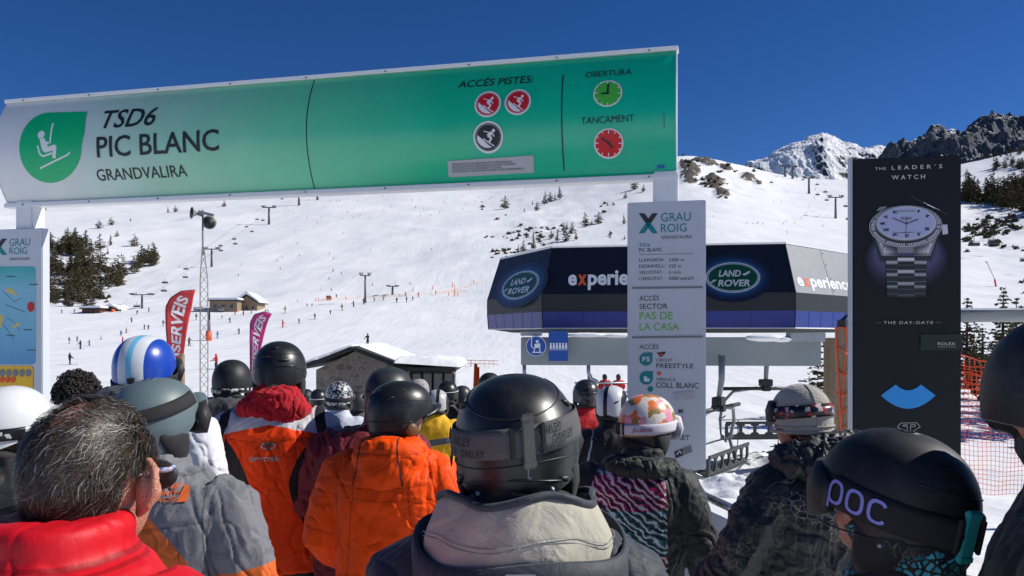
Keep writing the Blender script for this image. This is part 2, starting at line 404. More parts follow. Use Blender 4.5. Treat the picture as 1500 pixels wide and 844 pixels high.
def mountain(name, ridge, d0, d1, base_y, amp, m, seed, sc, rockf, nu=900, nd=340):
    """Ridge drawn as (photo column, row) at distance d1; the face falls towards d0 and again behind the ridge."""
    pu = np.array([p for p, _ in ridge]); pv = np.array([q for _, q in ridge])
    u = np.linspace(pu[0], pu[-1], nu); rv = np.interp(u, pu, pv)
    d2 = d1*1.35; D = np.concatenate([np.linspace(d0, d1, int(nd*.75)), np.linspace(d1, d2, nd-int(nd*.75)+1)[1:]])
    U = (u-750)/F; X = U[None, :]*D[:, None]; Y = np.repeat(D[:, None], nu, 1)
    zr = HC+(HY-rv)/F*d1; zb = HC+(HY-base_y)/F*d0
    t = np.clip((D-d0)/(d1-d0), 0, 1)[:, None]; t2 = np.clip((D-d1)/(d2-d1), 0, 1)[:, None]
    Z = zb+(zr[None, :]-zb)*t**1.25-t2*0.8*(zr[None, :]-zb)
    n = fbm(X/sc, Y/sc, octv=6, seed=seed, ridged=True)
    w = np.sin(np.clip(t*np.pi, 0, np.pi))*.9+.15
    Z = Z+amp*(n-.3)*w*np.where(t2 > 0, .4, 1)+amp*.15*fbm(X/(sc*.16), Y/(sc*.22), octv=5, seed=seed+9, ridged=True, gain=.62)-amp*.17
    gx = np.gradient(Z, axis=1)/np.maximum(np.gradient(X, axis=1), 1e-3); gy = np.gradient(Z, axis=0)/np.maximum(np.gradient(Y, axis=0), 1e-3)
    steep = np.hypot(gx, gy)
    o = grid_mesh(name, X, Y, Z, m, ('rock', rockf(steep, gx, gy, u[None, :], t))); o['kind'] = 'structure'
    return o
M_mt1 = rock_snow_material('snowy_rock', (.035, .038, .046), (.16, .155, .15), 1.10, 1.24)
M_mt2 = rock_snow_material('hazed_crag', (.040, .048, .062), (.165, .175, .195), .84, .95)  # bluish haze of distance is put into these rock tones
def rock1(s, gx, gy, u, t):
    f = np.clip((u-1150)/60, 0, 1)
    return np.clip((s-.55)*.9, -.5, 1)*.75*f+.10*f-.28*(1-f)-.45*np.exp(-((u-1215-18*(1-t))/13)**2)*(t > .35)
mountain('mountain', [(1010, 330), (1060, 275), (1095, 236), (1130, 222), (1160, 207), (1185, 199), (1205, 194), (1222, 199), (1240, 211), (1262, 217), (1290, 212), (1310, 216), (1340, 205), (1400, 190)], 1700, 2600, 275, 34, M_mt1, 4, 420, rock1)
def rock2(s, gx, gy, u, t): return np.clip((s-.5)*.45, -.35, .5)+.08-.28*np.clip((1-t)-.62, 0, 1)*2.5
mountain('mountain', [(1270, 260), (1300, 219), (1312, 206), (1325, 212), (1340, 207), (1352, 196), (1368, 181), (1380, 182), (1392, 193), (1403, 196), (1411, 199), (1420, 187), (1436, 174), (1455, 167), (1478, 168), (1500, 175), (1540, 182), (1600, 160), (1700, 140), (1850, 190), (2000, 230)], 1500, 2100, 250, 60, M_mt2, 14, 260, rock2)

# ------------------------------------------------------------ conifers
M_bark = mat('pine_bark', (.07, .05, .037), .9, var=.4, vscale=5, bump=.4, bscale=12)
def needles(name, a, b):
    m = bpy.data.materials.new(name); m.use_nodes = True; nt = m.node_tree; bs = shade(nt)
    oi = N(nt, 'ShaderNodeObjectInfo'); geo = N(nt, 'ShaderNodeNewGeometry')
    n = N(nt, 'ShaderNodeTexNoise', Scale=.8, Detail=3.0); nt.links.new(geo.outputs['Position'], n.inputs['Vector'])
    ad = N(nt, 'ShaderNodeMath', operation='MULTIPLY_ADD'); nt.links.new(oi.outputs['Random'], ad.inputs[0]); ad.inputs[1].default_value = .45
    nt.links.new(n.outputs['Fac'], ad.inputs[2])
    mx = N(nt, 'ShaderNodeMix', data_type='RGBA'); mx.inputs['A'].default_value = c4(a); mx.inputs['B'].default_value = c4(b)
    nt.links.new(ad.outputs[0], mx.inputs['Factor']); nt.links.new(mx.outputs['Result'], bs.inputs['Base Color'])
    bs.inputs['Roughness'].default_value = .75; bs.inputs['Specular IOR Level'].default_value = .15
    return m
M_needle = needles('pine_needles', (.028, .028, .016), (.115, .096, .052))
def pine_meshes(seed, h=8.0, w=2.2, whorls=15, per=9, leaf=.5, round_=0.5, tufts=5):
    rr = random.Random(seed); cr = MB(); tr = MB()
    lean = Vector((rr.uniform(-.03, .03), rr.uniform(-.03, .03), 1))
    tr.tube([lean*(h*t)-Vector((0, 0, .4 if t == 0 else 0)) for t in (0, .25, .5, .75, .97)], [.02*h, .017*h, .012*h, .007*h, .002*h], 6)
    for i in range(whorls):
        t = .10+.88*(i/(whorls-1)); r = w*(1-t)**(1-.5*round_)*(.35+1.2*min(t*2.2, .6) if round_ > .3 else 1)*rr.uniform(.75, 1.2)
        for k in range(max(3, int(per*(1.15-t)))):
            if rr.random() < .12: continue
            a = rr.uniform(0, 2*math.pi); L = r*rr.uniform(.55, 1.12)
            base = lean*(h*t); dirv = Vector((math.cos(a), math.sin(a), rr.uniform(-.22, .18)))
            if L > .5: tr.tube([base, base+dirv*L*.8], [.006*h*(1-t)+.01, .008], 3, caps=False)
            for j in range(tufts):
                p = base+dirv*L*(.25+.75*(j+rr.random())/tufts)+Vector((rr.gauss(0, .06), rr.gauss(0, .06), rr.gauss(0, .05)))*w*.6
                s = leaf*rr.uniform(.55, 1.25)*(.6+.5*(1-t))
                ax = Vector((rr.gauss(0, 1), rr.gauss(0, 1), rr.gauss(.4, .6))).normalized(); bx = ax.orthogonal().normalized()
                bx = (Matrix.Rotation(rr.uniform(0, 6.28), 3, ax) @ bx); cx = ax.cross(bx)
                cr.add([p+bx*s*.5, p+cx*s*.32+ax*s*.15, p-bx*s*.5, p-cx*s*.32-ax*s*.1], [(0, 1, 2), (0, 2, 3)])
                cr.add([p+ax*s*.6, p+bx*s*.3, p-bx*s*.26+cx*s*.12], [(0, 1, 2)])
    return cr.mesh('crown', M_needle), tr.mesh('trunk', M_bark)
PINES = [pine_meshes(1, 8, 2.3, 15, 9, .62, .7), pine_meshes(2, 8, 1.7, 16, 8, .55, .2), pine_meshes(3, 8, 2.7, 13, 10, .66, .9), pine_meshes(4, 8, 2.0, 15, 8, .55, .5)]
PINE_NEAR = [pine_meshes(11, 8, 2.0, 24, 11, .34, .6, 8), pine_meshes(12, 8, 1.6, 24, 10, .3, .3, 8)]
BUSH = []
for _s in range(3):
    rr = random.Random(50+_s); b_ = MB()
    for _ in range(60):
        p = Vector((rr.gauss(0, .38), rr.gauss(0, .38), abs(rr.gauss(.35, .3)))); s = rr.uniform(.15, .42)
        ax = Vector((rr.gauss(0, 1), rr.gauss(0, 1), rr.gauss(.3, 1))).normalized(); bx = ax.orthogonal().normalized(); cx = ax.cross(bx)
        b_.add([p+bx*s, p+cx*s*.7, p-bx*s, p-cx*s*.7], [(0, 1, 2), (0, 2, 3)]); b_.add([p+ax*s, p+bx*s*.6, p-bx*s*.6], [(0, 1, 2)])
    BUSH.append(b_.mesh('shrub', M_needle))
def pine(p, h, label, group, kind=None, near=False, wide=1.0):
    cr, tr = (random.choice(PINE_NEAR) if near else PINES[random.randrange(4) if kind is None else kind])
    t = thing('pine_tree', label, 'tree', p, random.uniform(0, 6.28), group); s = h/8; t.scale = (s*wide, s*wide, s)
    link('crown', cr, t); link('trunk', tr, t)
    return t
def shrub(p, s, label, group):
    o = link('shrub', random.choice(BUSH), None, p, random.uniform(0, 6.28)); o.scale = (s*random.uniform(.8, 1.3), s*random.uniform(.8, 1.3), s*random.uniform(.7, 1.2))
    return tag(o, label, 'shrub', group)
def px_h(p, npx): return npx/F*p.y
# dark wood on the left hill, drawn as base points (column, row, height in photo pixels)
def wood(poly_rows, n, hpx, label, group, seed):
    rr = random.Random(seed); out = []
    for _ in range(n):
        y, x0, x1 = rr.choice(poly_rows); x = rr.uniform(x0, x1); p = slope_at(x, y+rr.uniform(-5, 5))
        out.append(pine(p, px_h(p, rr.uniform(*hpx)), label, group, kind=rr.choice((0, 0, 2, 2, 3, 1)), wide=rr.uniform(1.2, 1.9)))
    return out
random.seed(11)
wood([(366, 40, 130), (370, 52, 138), (374, 40, 132), (362, 75, 136), (378, 50, 120)], 38, (18, 31), 'dark pine in the dense upper block of the wood on the far left slope', 'pines in the upper block of the left wood', 1)
wood([(398, 60, 120), (405, 66, 140), (412, 60, 150), (420, 64, 165), (428, 62, 165), (438, 64, 150), (446, 70, 140), (400, 100, 150), (395, 120, 160)], 78, (18, 33), 'dark pine in the dense lower block of the wood on the far left slope', 'pines in the lower block of the left wood', 2)
wood([(411, 164, 180), (417, 165, 182), (407, 168, 182)], 9, (24, 34), 'dark pine in the tight clump jutting out right from the lower left wood', 'pines in the clump right of the left wood', 3)
wood([(398, 190, 198), (393, 196, 212), (388, 208, 230), (385, 215, 230)], 15, (18, 28), 'dark pine in the slanting row below the lone round pine', 'pines in the slanting row on the left slope', 4)
for x, y, h, k, lb in ((197, 361, 15, 2, 'lone round pine on the open left slope, throwing a shadow to its left'),
                       (147, 366, 20, 0, 'loose pine at the right edge of the upper left wood'),
                       (162, 360, 14, 1, 'thin young pine beside the loose pine right of the upper left wood'),
                       (158, 372, 8, 1, 'tiny pine below the thin young pine on the left slope'),
                       (171, 347, 8, 0, 'small pine up the slope above the lone round pine'),
                       (178, 376, 5, 1, 'very small pine just above the slanting row of pines'),
                       (145, 335, 11, 2, 'low round pine first above the tip of the upper left wood'),
                       (163, 330, 10, 2, 'low round pine second above the tip of the upper left wood'),
                       (191, 324, 5, 1, 'tiny pine highest on the left shoulder'),
                       (246, 312, 8, 1, 'narrow pine near the top of the left slope, left of a round one'),
                       (257, 311, 8, 2, 'squat round pine near the top of the left slope'),
                       (328, 303, 8, 0, 'small pine near the gate banner, right of the loudspeakers'),
                       (66, 308, 5, 0, 'small bushy pine in the bend of the snow road beside the left gate post'),
                       (90, 300, 6, 0, 'small round pine just under the left half of the banner'),
                       (740, 306, 16, 2, 'broad pine highest left on the middle slope, with a long shadow'),
                       (787, 309, 11, 0, 'squat pine lower in the chain of pines on the middle slope'),
                       (768, 311, 6, 1, 'tiny pine at the tail of the chain on the middle slope'),
                       (798, 300, 17, 1, 'tall narrow pine in the chain of pines on the middle slope'),
                       (806, 296, 12, 2, 'round pine in the chain of pines on the middle slope'),
                       (813, 294, 9, 1, 'slim pine in the chain of pines on the middle slope'),
                       (820, 292, 17, 1, 'topmost columnar pine in the chain on the middle slope'),
                       (780, 300, 6, 1, 'tiny pine left of the chain of pines on the middle slope'),
                       (857, 333, 18, 0, 'broad pine on the middle slope above the station roof, left of a pair'),
                       (877, 328, 15, 2, 'round pine on the middle slope above the station roof, right of a broad one'),
                       (867, 329, 7, 1, 'small pine between two big ones above the station roof'),
                       (914, 329, 13, 1, 'solitary slender pine next to the information board on the middle slope'),
                       (826, 339, 11, 0, 'left pine of a small pair above the station roof'),
                       (830, 337, 11, 1, 'right pine of a small pair above the station roof'),
                       (838, 343, 15, 0, 'pine just right of and below the small pair above the station roof'),
                       (829, 354, 16, 2, 'widest pine of the lower group above the station roof'),
                       (816, 354, 15, 1, 'narrow pine left of the widest one above the station roof'),
                       (808, 350, 11, 0, 'smaller pine at the left of the lower group above the station roof'),
                       (844, 352, 13, 1, 'slim pine right of the widest one above the station roof'),
                       (781, 366, 22, 1, 'tall spiky pine right above the front corner of the station roof'),
                       (767, 369, 14, 0, 'pine left of the tall spiky one above the station roof'),
                       (759, 371, 11, 1, 'small pine at the foot of the line above the station roof'),
                       (893, 346, 7, 0, 'little pine on bare snow above the middle of the station roof'),
                       (915, 351, 5, 0, 'very small pine on bare snow next to the information board edge'),
                       (943, 281, 9, 0, 'small pine behind the right gate post'),
                       (929, 278, 14, 2, 'pine just left of the right gate post'),
                       (916, 291, 8, 0, 'small pine below left of the right gate post'),
                       (918, 265, 8, 1, 'pine just below the banner near the right gate post'),
                       (1416, 257, 8, 0, 'isolated pine on the right slope close to the watch billboard')):
    p = slope_at(x, y); pine(p, px_h(p, h)*1.2, lb, 'single pines on the slopes', k, wide=1.7 if k in (0, 2) else 1.3)
wood([(263, 826, 850), (266, 838, 852), (268, 822, 834), (267, 845, 856)], 9, (6, 12), 'dark pine in the small copse right under the banner', 'pines in the copse under the banner', 5)
random.seed(23)
wood([(292, 1416, 1428), (297, 1428, 1500), (302, 1440, 1515), (306, 1470, 1530), (311, 1490, 1540), (288, 1450, 1520), (283, 1485, 1540)], 75, (24, 40), 'dark pine in the big black wood on the right slope', 'pines in the right wood', 6)
wood([(247, 1455, 1500), (243, 1470, 1510), (240, 1480, 1520)], 16, (10, 17), 'dark pine in the higher strip of trees on the right slope', 'pines in the higher strip on the right', 7)
wood([(232, 1450, 1480), (225, 1470, 1500), (219, 1488, 1510), (228, 1438, 1460)], 22, (6, 11), 'dark pine in the topmost thin belt below the crags', 'pines in the belt under the crags', 8)
random.seed(31)
for lb, grp, n, boxes, sz in (
    ('little dark shrub poking out of the snow on the right slope', 'shrubs on the right slope', 95, [(1412, 318, 1500, 372), (1412, 330, 1460, 360), (1440, 318, 1500, 345)], (3, 7)),
    ('little dark shrub in the drift of bushes above the station roof', 'shrubs above the station roof', 60, [(735, 345, 800, 366), (775, 332, 830, 350), (708, 340, 760, 352), (720, 366, 760, 378)], (1.6, 5)),
    ('scattered low shrub on the upper middle slope', 'shrubs on the middle slope', 22, [(720, 306, 745, 322), (745, 330, 790, 345), (880, 298, 900, 312), (890, 340, 930, 352), (690, 296, 720, 320)], (1.5, 4)),
    ('low shrub among the brown rocks of the knoll', 'shrubs on the rocky knoll', 40, [(1000, 226, 1030, 250), (1040, 240, 1080, 262), (1046, 270, 1066, 300), (1090, 240, 1118, 258), (1020, 262, 1050, 275)], (2, 5)),
    ('low dark bush tucked around the left wood', 'bushes around the left wood', 30, [(60, 385, 100, 400), (60, 440, 110, 455), (130, 430, 165, 445), (150, 395, 166, 402)], (4, 8))):
    for _ in range(n):
        bx = random.choice(boxes); p = slope_at(random.uniform(bx[0], bx[2]), random.uniform(bx[1], bx[3]))
        shrub(p, px_h(p, random.uniform(*sz))*.8, lb, grp)
# ------------------------------------------------------------ panels that carry print
class Panel:
    """A plane in the place: o origin, ex right, ey up, n towards the viewer; art is measured on it from the photo."""
    def __init__(s, o, ex, ey): s.o = Vector(o); s.ex = Vector(ex).normalized(); s.ey = Vector(ey); s.ey = (s.ey-s.ex*s.ey.dot(s.ex)).normalized(); s.n = s.ex.cross(s.ey)*1
    def fn(s, a, b, out=0.0): return s.o+s.ex*a+s.ey*b+s.n*out
    def px(s, x, y):
        r = Vector(((x-750)/F, 1, (HY-y)/F)); e = Vector((0, 0, HC)); t = (s.o-e).dot(s.n)/r.dot(s.n); p = e+r*t-s.o
        return p.dot(s.ex), p.dot(s.ey)
class Bulge(Panel):
    sag = 0.0; h = 1.0
    def bul(s, b): t = min(max(b/s.h, 0), 1); return s.sag*(1-(2*t-1)**2)
    def fn(s, a, b, out=0.0): return s.o+s.ex*a+s.ey*b+s.n*(out+s.bul(b))
    def px(s, x, y):
        a, b = Panel.px(s, x, y)
        for _ in range(4):
            q = Panel(s.o+s.n*s.bul(b), s.ex, s.ey); a, b = q.px(x, y)
        return a, b
class Art(Flat):
    """Flat art whose measures are photo pixels on a panel (optionally a zoomed crop: x0, y0, scale)."""
    def __init__(s, panel, x0=0, y0=0, k=1.0): super().__init__(); s.p = panel; s.z(x0, y0, k)
    def z(s, x0, y0, k): s.x0, s.y0, s.k = x0, y0, k; return s
    def q(s, x, y): return s.p.px(s.x0+x/s.k, s.y0+y/s.k)
    def P(s, pts, mi): s.poly([s.q(*p) for p in pts], mi)
    def L(s, pts, w, mi, z=0): s.line([s.q(*p) for p in pts], w*s.sc(*pts[0]), mi, z)
    def sc(s, x, y): a = s.q(x, y); b = s.q(x+10, y); return abs(b[0]-a[0])/10
    def O(s, x, y, rx, ry, mi, z=0): a = s.q(x, y); k = s.sc(x, y); s.disc(a[0], a[1], rx*k, mi, ry*k, z=z)
    def RG(s, x, y, r0, r1, mi, k=1.0, z=0): a = s.q(x, y); c = s.sc(x, y); s.ring(a[0], a[1], r0*c, r1*c, mi, k, z=z)
    def T(s, body, x0, x1, base, top, mi, z=0, xy=None, **kw):
        a = s.q(x0, base); b = s.q(x1, base if xy is None else xy); t = s.q(x0, top)
        s.text_fit(body, a[0], b[0], a[1], t[1]-a[1], mi, z, **kw)
    def drop(s, x0, y0, x1, y1, mi, z=0):
        """Leaf-shaped badge: round with its corner at the upper right."""
        a = s.q(x0, y1); b = s.q(x1, y0); w, h = b[0]-a[0], b[1]-a[1]; cx, cy = a[0]+w/2, a[1]+h/2
        pts = [(cx+w/2*math.cos(t), cy+h/2*math.sin(t)) for t in np.linspace(math.pi/2, 2*math.pi, 28)]
        s.mb.add([(x, y, z) for x, y in pts+[(b[0], b[1])]], [tuple(range(len(pts)+1))], mi)
def flush(A, name, mats, fn, parent, **kw):
    if A.mb.f: A.build(name, mats, fn, parent, **kw)
    A.mb = MB()
def to_local(root):
    """Shift meshes built in world space under an Empty that has a location only."""
    loc = root.location.copy()
    for ch in root.children_recursive:
        if ch.type == 'MESH' and not ch.data.get('_loc'): ch.data.transform(Matrix.Translation(-loc)); ch.data['_loc'] = 1
M_fix = mat('bolt_metal', (.08, .08, .085), .5, metal=.6)
def print_ramp(name, stops, L, rough=.24, spec=.6):
    """Printed sheet whose ink changes along the sheet's own length (object x)."""
    m = bpy.data.materials.new(name); m.use_nodes = True; nt = m.node_tree; b = shade(nt)
    a = N(nt, 'ShaderNodeAttribute', attribute_name='along'); rp = N(nt, 'ShaderNodeValToRGB')
    nt.links.new(a.outputs['Fac'], rp.inputs['Fac'])
    while len(rp.color_ramp.elements) < len(stops): rp.color_ramp.elements.new(.5)
    for e, (p, c) in zip(rp.color_ramp.elements, stops): e.position = p; e.color = c4(c)
    n = N(nt, 'ShaderNodeTexNoise', Scale=3.0, Detail=6.0); mx = N(nt, 'ShaderNodeMix', data_type='RGBA', blend_type='MULTIPLY'); mx.inputs['Factor'].default_value = .18
    tc = N(nt, 'ShaderNodeTexCoord'); nt.links.new(tc.outputs['Object'], n.inputs['Vector'])
    nt.links.new(rp.outputs[0], mx.inputs['A']); nt.links.new(n.outputs['Fac'], mx.inputs['B']); nt.links.new(mx.outputs['Result'], b.inputs['Base Color'])
    wv = N(nt, 'ShaderNodeTexNoise', Scale=2.2, Detail=2.0); nt.links.new(tc.outputs['Object'], wv.inputs['Vector']); bp_ = N(nt, 'ShaderNodeBump', Strength=.12, Distance=.05); nt.links.new(wv.outputs['Fac'], bp_.inputs['Height']); nt.links.new(bp_.outputs[0], b.inputs['Normal'])
    b.inputs['Roughness'].default_value = rough; b.inputs['Specular IOR Level'].default_value = spec
    return m
def set_along(o, vals):
    at_ = o.data.attributes.new('along', 'FLOAT', 'POINT'); at_.data.foreach_set('value', np.asarray(vals, np.float32))

# ------------------------------------------------------------ entrance gate with its banner
GA = Vector(((12-750)/F*7.5, 7.5, 2.884)); GB = Vector(((990-750)/F*6.1, 6.1, 2.884)); GL = (GB-GA).length; GH = 0.935
gp = Bulge(GA, GB-GA, (0, 0, 1)); gp.sag = .15; gp.h = GH
gate = thing('entrance_gate', 'long curved banner fading from white to green, on two white posts', 'gate', (GA.x, GA.y, ground_z(0, 7)))
m = MB(); NSX, NSY = 60, 14; rows = []
for j in range(NSY+1): rows.append([gp.fn(GL*i/NSX, GH*j/NSY) for i in range(NSX+1)])
m.loft(rows, 0, caps=False, closed=False)
M_banner = print_ramp('banner_print', [(0, (.76, .77, .78)), (.11, (.70, .76, .74)), (.26, srgb(166, 212, 190)), (.46, srgb(112, 212, 166)), (.70, srgb(24, 196, 146)), (1.0, srgb(0, 190, 150))], GL)
o = m.build('banner_sheet', M_banner, gate, smooth=True); set_along(o, [i/NSX for j in range(NSY+1) for i in range(NSX+1)])
m = MB()   # back sheet, end caps and rails
m.quad(gp.fn(GL, 0, -gp.bul(0)-.06), gp.fn(0, 0, -.06), gp.fn(0, GH, -.06), gp.fn(GL, GH, -.06))
for a, t in ((-.006, -.012), (GL+.006, .012)):
    pr = [gp.fn(a, GH*j/NSY, .004) for j in range(NSY+1)]; bk = [gp.fn(a, GH*j/NSY, -.06-gp.bul(GH*j/NSY)) for j in range(NSY+1)]
    m.loft([pr, bk], 0, caps=False, closed=False)
o = m.build('banner_casing', M_white, gate); s_ = o.modifiers.new('thick', 'SOLIDIFY'); s_.thickness = .008; s_.offset = 0
for z0, z1, out in ((GH+.002, GH+.035, .03), (-.045, -.004, .035)):
    r = MB(); c = [gp.fn(a, z, q)-gp.n*gp.bul(z) for a in (-.02, GL+.02) for z in (z0, z1) for q in (out, -.09)]
    r.add(c, [(0, 1, 3, 2), (4, 6, 7, 5), (0, 4, 5, 1), (2, 3, 7, 6), (0, 2, 6, 4), (1, 5, 7, 3)]); r.build('rail', M_white, gate, bevel=.006)
b_ = MB()
for k in range(9):
    for z, q in ((GH+.012, .034), (-.024, .039)):
        p = gp.fn(.2+(GL-.4)*k/8, z, q)-gp.n*gp.bul(z); b_.ball(p, .007, 8, 6)
b_.build('bolts', M_fix, gate)
# printed art
BL, TE, WH, RD, GN, GY_, SK = range(7)
art_m = [mat('banner_black', (.015, .016, .018), .5), mat('leaf_green', srgb(0, 178, 112), .4, var=.05), mat('print_white', (.74, .75, .76), .5, var=.04), mat('print_red', srgb(200, 22, 34), .45, var=.06),
         mat('print_lime', srgb(70, 178, 62), .45, var=.05), mat('sticker_grey', (.42, .44, .46), .5, var=.05), mat('sticker_blue', srgb(20, 90, 170), .5)]
A = Art(gp, 0, 60, 3)
m_ = [(444-222, 0)]
pts = [(222+136*math.cos(t), 470-155*math.sin(t)) for t in np.linspace(math.pi/2, 2*math.pi, 30)]+[(372, 400), (384, 311)]
A.P(pts, TE)
A.O(183, 413, 15, 15, WH); A.L([(235, 363), (222, 450)], 7, WH); A.P([(176, 432), (198, 428), (212, 466), (243, 455), (250, 466), (247, 517), (232, 516), (233, 482), (200, 492), (188, 482)], WH)
A.L([(186, 440), (216, 452)], 9, WH, .0004); A.L([(166, 460), (178, 498), (190, 508), (230, 494)], 7, WH); A.L([(178, 561), (300, 501), (309, 489)], 6, WH)
flush(A, 'lift_symbol', art_m, gp.fn, gate, cut=.04, step=.0007, off=.004)
A.T('TSD6', 443, 678, 385, 311, BL, xy=385, shear=.22, bold=.012); A.T('PIC BLANC', 428, 968, 512, 424, BL, bold=.012); A.T('GRANDVALIRA', 433, 832, 616, 566, BL, bold=.004)
flush(A, 'title_lettering', art_m, gp.fn, gate, cut=.04, step=.0007, off=.004)
A.z(500, 60, 3)
A.T('ACCÉS PISTES:', 513, 842, 207, 178, BL, shear=.12, bold=.008); A.T('OBERTURA', 1073, 1274, 162, 138, BL, shear=.05); A.T('TANCAMENT', 1054, 1287, 368, 338, BL)
A.L([(975, 148), (980, 572)], 5, BL)
flush(A, 'heading_lettering', art_m, gp.fn, gate, cut=.04, step=.0007, off=.004)
def ski_disc(x, y, r, col):
    A.O(x, y, r, r, WH); A.RG(x, y, r*.80, r*.86, BL if col == BL else RD, z=.004); A.O(x, y, r*.78, r*.78, col, z=.0022)
    sl = [(x-r*.70, y-r*.12)]+[(x+r*.74*math.cos(t), y-r*.74*math.sin(t)) for t in np.linspace(math.pi*1.05, math.pi*1.62, 10)]+[(x+r*.05, y+r*.55), (x-r*.35, y+r*.2)]
    a0 = [A.q(*p) for p in sl]; A.mb.add([(p[0], p[1], .0042) for p in a0], [tuple(range(len(a0)))], WH)
    z = .0046
    A.O(x+r*.36, y-r*.42, r*.11, r*.11, WH, z); A.L([(x+r*.27, y-r*.3), (x-.02*r, y-.05*r)], r*.22, WH, z); A.L([(x-.02*r, y-.05*r), (x+.24*r, y+.06*r), (x+.08*r, y+.34*r)], r*.13, WH, z)
    A.L([(x+r*.25, y-r*.28), (x+.42*r, y-.02*r)], r*.08, WH, z); A.L([(x-.34*r, y+.12*r), (x+.42*r, y+.62*r)], r*.07, WH, z); A.L([(x+.22*r, y-.25*r), (x-.3*r, y-.38*r)], r*.06, WH, z)
    flush(A, 'piste_badge', art_m, gp.fn, gate, cut=.04, step=.0007, off=.004)
ski_disc(644, 278, 58, RD); ski_disc(776, 269, 58, RD); ski_disc(646, 423, 66, BL)
def clock(x, y, rx, col, hands):
    A.O(x, y, rx, rx*.96, WH); A.O(x, y, rx*.90, rx*.86, col, z=.0022)
    for k in range(12):
        t = k*math.pi/6; l = .68 if k % 3 == 0 else .78; A.L([(x+rx*l*math.cos(t), y-rx*l*.96*math.sin(t)), (x+rx*.92*math.cos(t), y-rx*.88*math.sin(t))], rx*.06, WH, z=.004)
    for hx, hy in hands: A.L([(x, y), (hx, hy)], rx*.13, BL, z=.0078)
    A.O(x, y, rx*.1, rx*.1, BL, z=.0084)
    flush(A, 'clock_face', art_m, gp.fn, gate, cut=.04, step=.0007, off=.004)
clock(1171, 231, 64, GN, ((1174, 190), (1143, 234))); clock(1175, 451, 65, RD, ((1143, 428), (1194, 472)))
A.P([(472, 529), (840, 504), (846, 510), (848, 574), (842, 580), (478, 600), (472, 594), (468, 534)], GY_)
for t_, x1, yb, y1 in (('ESQUIAR FORA PISTA SOTA RESPONSABILITAT DEL PROPI ESQUIADOR', 752, 548, 530), ('ESQUI FUERA PISTA BAJO RESPONSABILIDAD DEL PROPIO ESQUIADOR', 768, 559, 540), ('SKI HORS PISTE SOUS LA RESPONSABILITE DU SKIEUR', 706, 570, 556), ('OFF PIST SKIING AT YOUR OWN RISK. THE RESORT TAKES NO RESPONSABILITY', 806, 581, 562)):
    A.T(t_, 490, x1, yb, yb-8, BL, z=.005, bold=.004)
flush(A, 'notice_sticker', art_m, gp.fn, gate, cut=.04, step=.0007, off=.004)
A.P([(1387, 549), (1420, 546), (1421, 560), (1388, 563)], SK)
flush(A, 'maker_sticker', art_m, gp.fn, gate, cut=.04, step=.0007, off=.004)
A.L([(1418, 318), (1419, 382)], 2, BL)
flush(A, 'maker_sticker', art_m, gp.fn, gate, cut=.04, step=.0007, off=.004)
j_ = MB()
for k in range(NSY):
    a = A.z(0, 0, 1).q(449, 200)[0]
    j_.quad(*[gp.fn(a+da, GH*kk/NSY, .0025) for da, kk in ((-.004, k), (.004, k), (.004, k+1), (-.004, k+1))])
j_.build('seam', M_black, gate)
for x in (36, 975):
    a = gp.px(x, 292)[0]; p = gp.fn(a, 0, -.05); p -= gp.n*gp.bul(0)
    m = MB(); mz = ground_z(p.x, p.y)-.2
    m.box((p.x, p.y, (2.9+mz)/2), (.19, .16, 2.9-mz), M=Matrix.Rotation(math.atan2(gp.ex.y, gp.ex.x), 3, 'Z'))
    m.build('post', M_white, gate, bevel=.012)
to_local(gate)

# ------------------------------------------------------------ information boards on the posts
M_board = mat('board_grey', (.55, .58, .62), .35, var=.05); M_green = mat('print_green', srgb(112, 190, 60), .5, var=.05)
M_magenta = mat('print_magenta', srgb(196, 30, 110), .5); M_patch = mat('old_sticker_patch', (.47, .48, .49), .6, var=.2, vscale=30)
inf = [mat('board_ink', (.03, .032, .036), .5), M_teal, M_white, M_green, mat('board_bar', (.20, .21, .22), .5), M_magenta, M_patch, M_orange]
d0 = 6.02; bp = Panel(at(919, 684, d0), gp.ex, (0, 0, 1)); bw = bp.px(1034, 684)[0]; bh = bp.px(919, 297)[1]
def board_case(name, label, panel, w, h, th=.09):
    t = thing(name, label, 'sign', (panel.o.x, panel.o.y, panel.o.z)); m = MB()
    c = [panel.fn(a, b, q) for a in (0, w) for b in (0, h) for q in (0, -th)]
    m.add(c, [(0, 1, 3, 2), (4, 6, 7, 5), (0, 4, 5, 1), (2, 3, 7, 6), (0, 2, 6, 4), (1, 5, 7, 3)]); m.build('board', M_board, t, bevel=.006)
    return t
ib = board_case('information_board', 'tall pale grey board of lift data under the green end of the banner', bp, bw, bh)
A = Art(bp, 700, 280, 3.014)
def grau_logo(A, x0, y0, x1, y1, mi_t, mi_b):
    w, h = x1-x0, y1-y0
    for sx in (0, 1):
        X = lambda u: x0+w*(u if not sx else 1-u)
        A.P([(X(0), y0), (X(.3), y0), (X(.62), y0+h*.42), (X(.5), y0+h*.58), (X(.38), y0+h*.52)], mi_t)
        A.P([(X(0), y1), (X(.3), y1), (X(.62), y1-h*.42), (X(.5), y1-h*.58), (X(.38), y1-h*.52)], mi_b)
grau_logo(A, 710, 98, 795, 187, 0, 1)
T = A.T
T('GRAU', 808, 940, 135, 98, 1, bold=.002); T('ROIG', 808, 922, 182, 146, 1, bold=.002); T('GRANDVALIRA', 810, 945, 212, 197, 0)
flush(A, 'logo', inf, bp.fn, ib, step=.0006, off=.0015)
T('TSD6', 712, 760, 246, 232, 1, bold=.01); T('PIC BLANC', 712, 815, 268, 253, 0, bold=.006); A.L([(712, 282), (952, 276)], 2.5, 4)
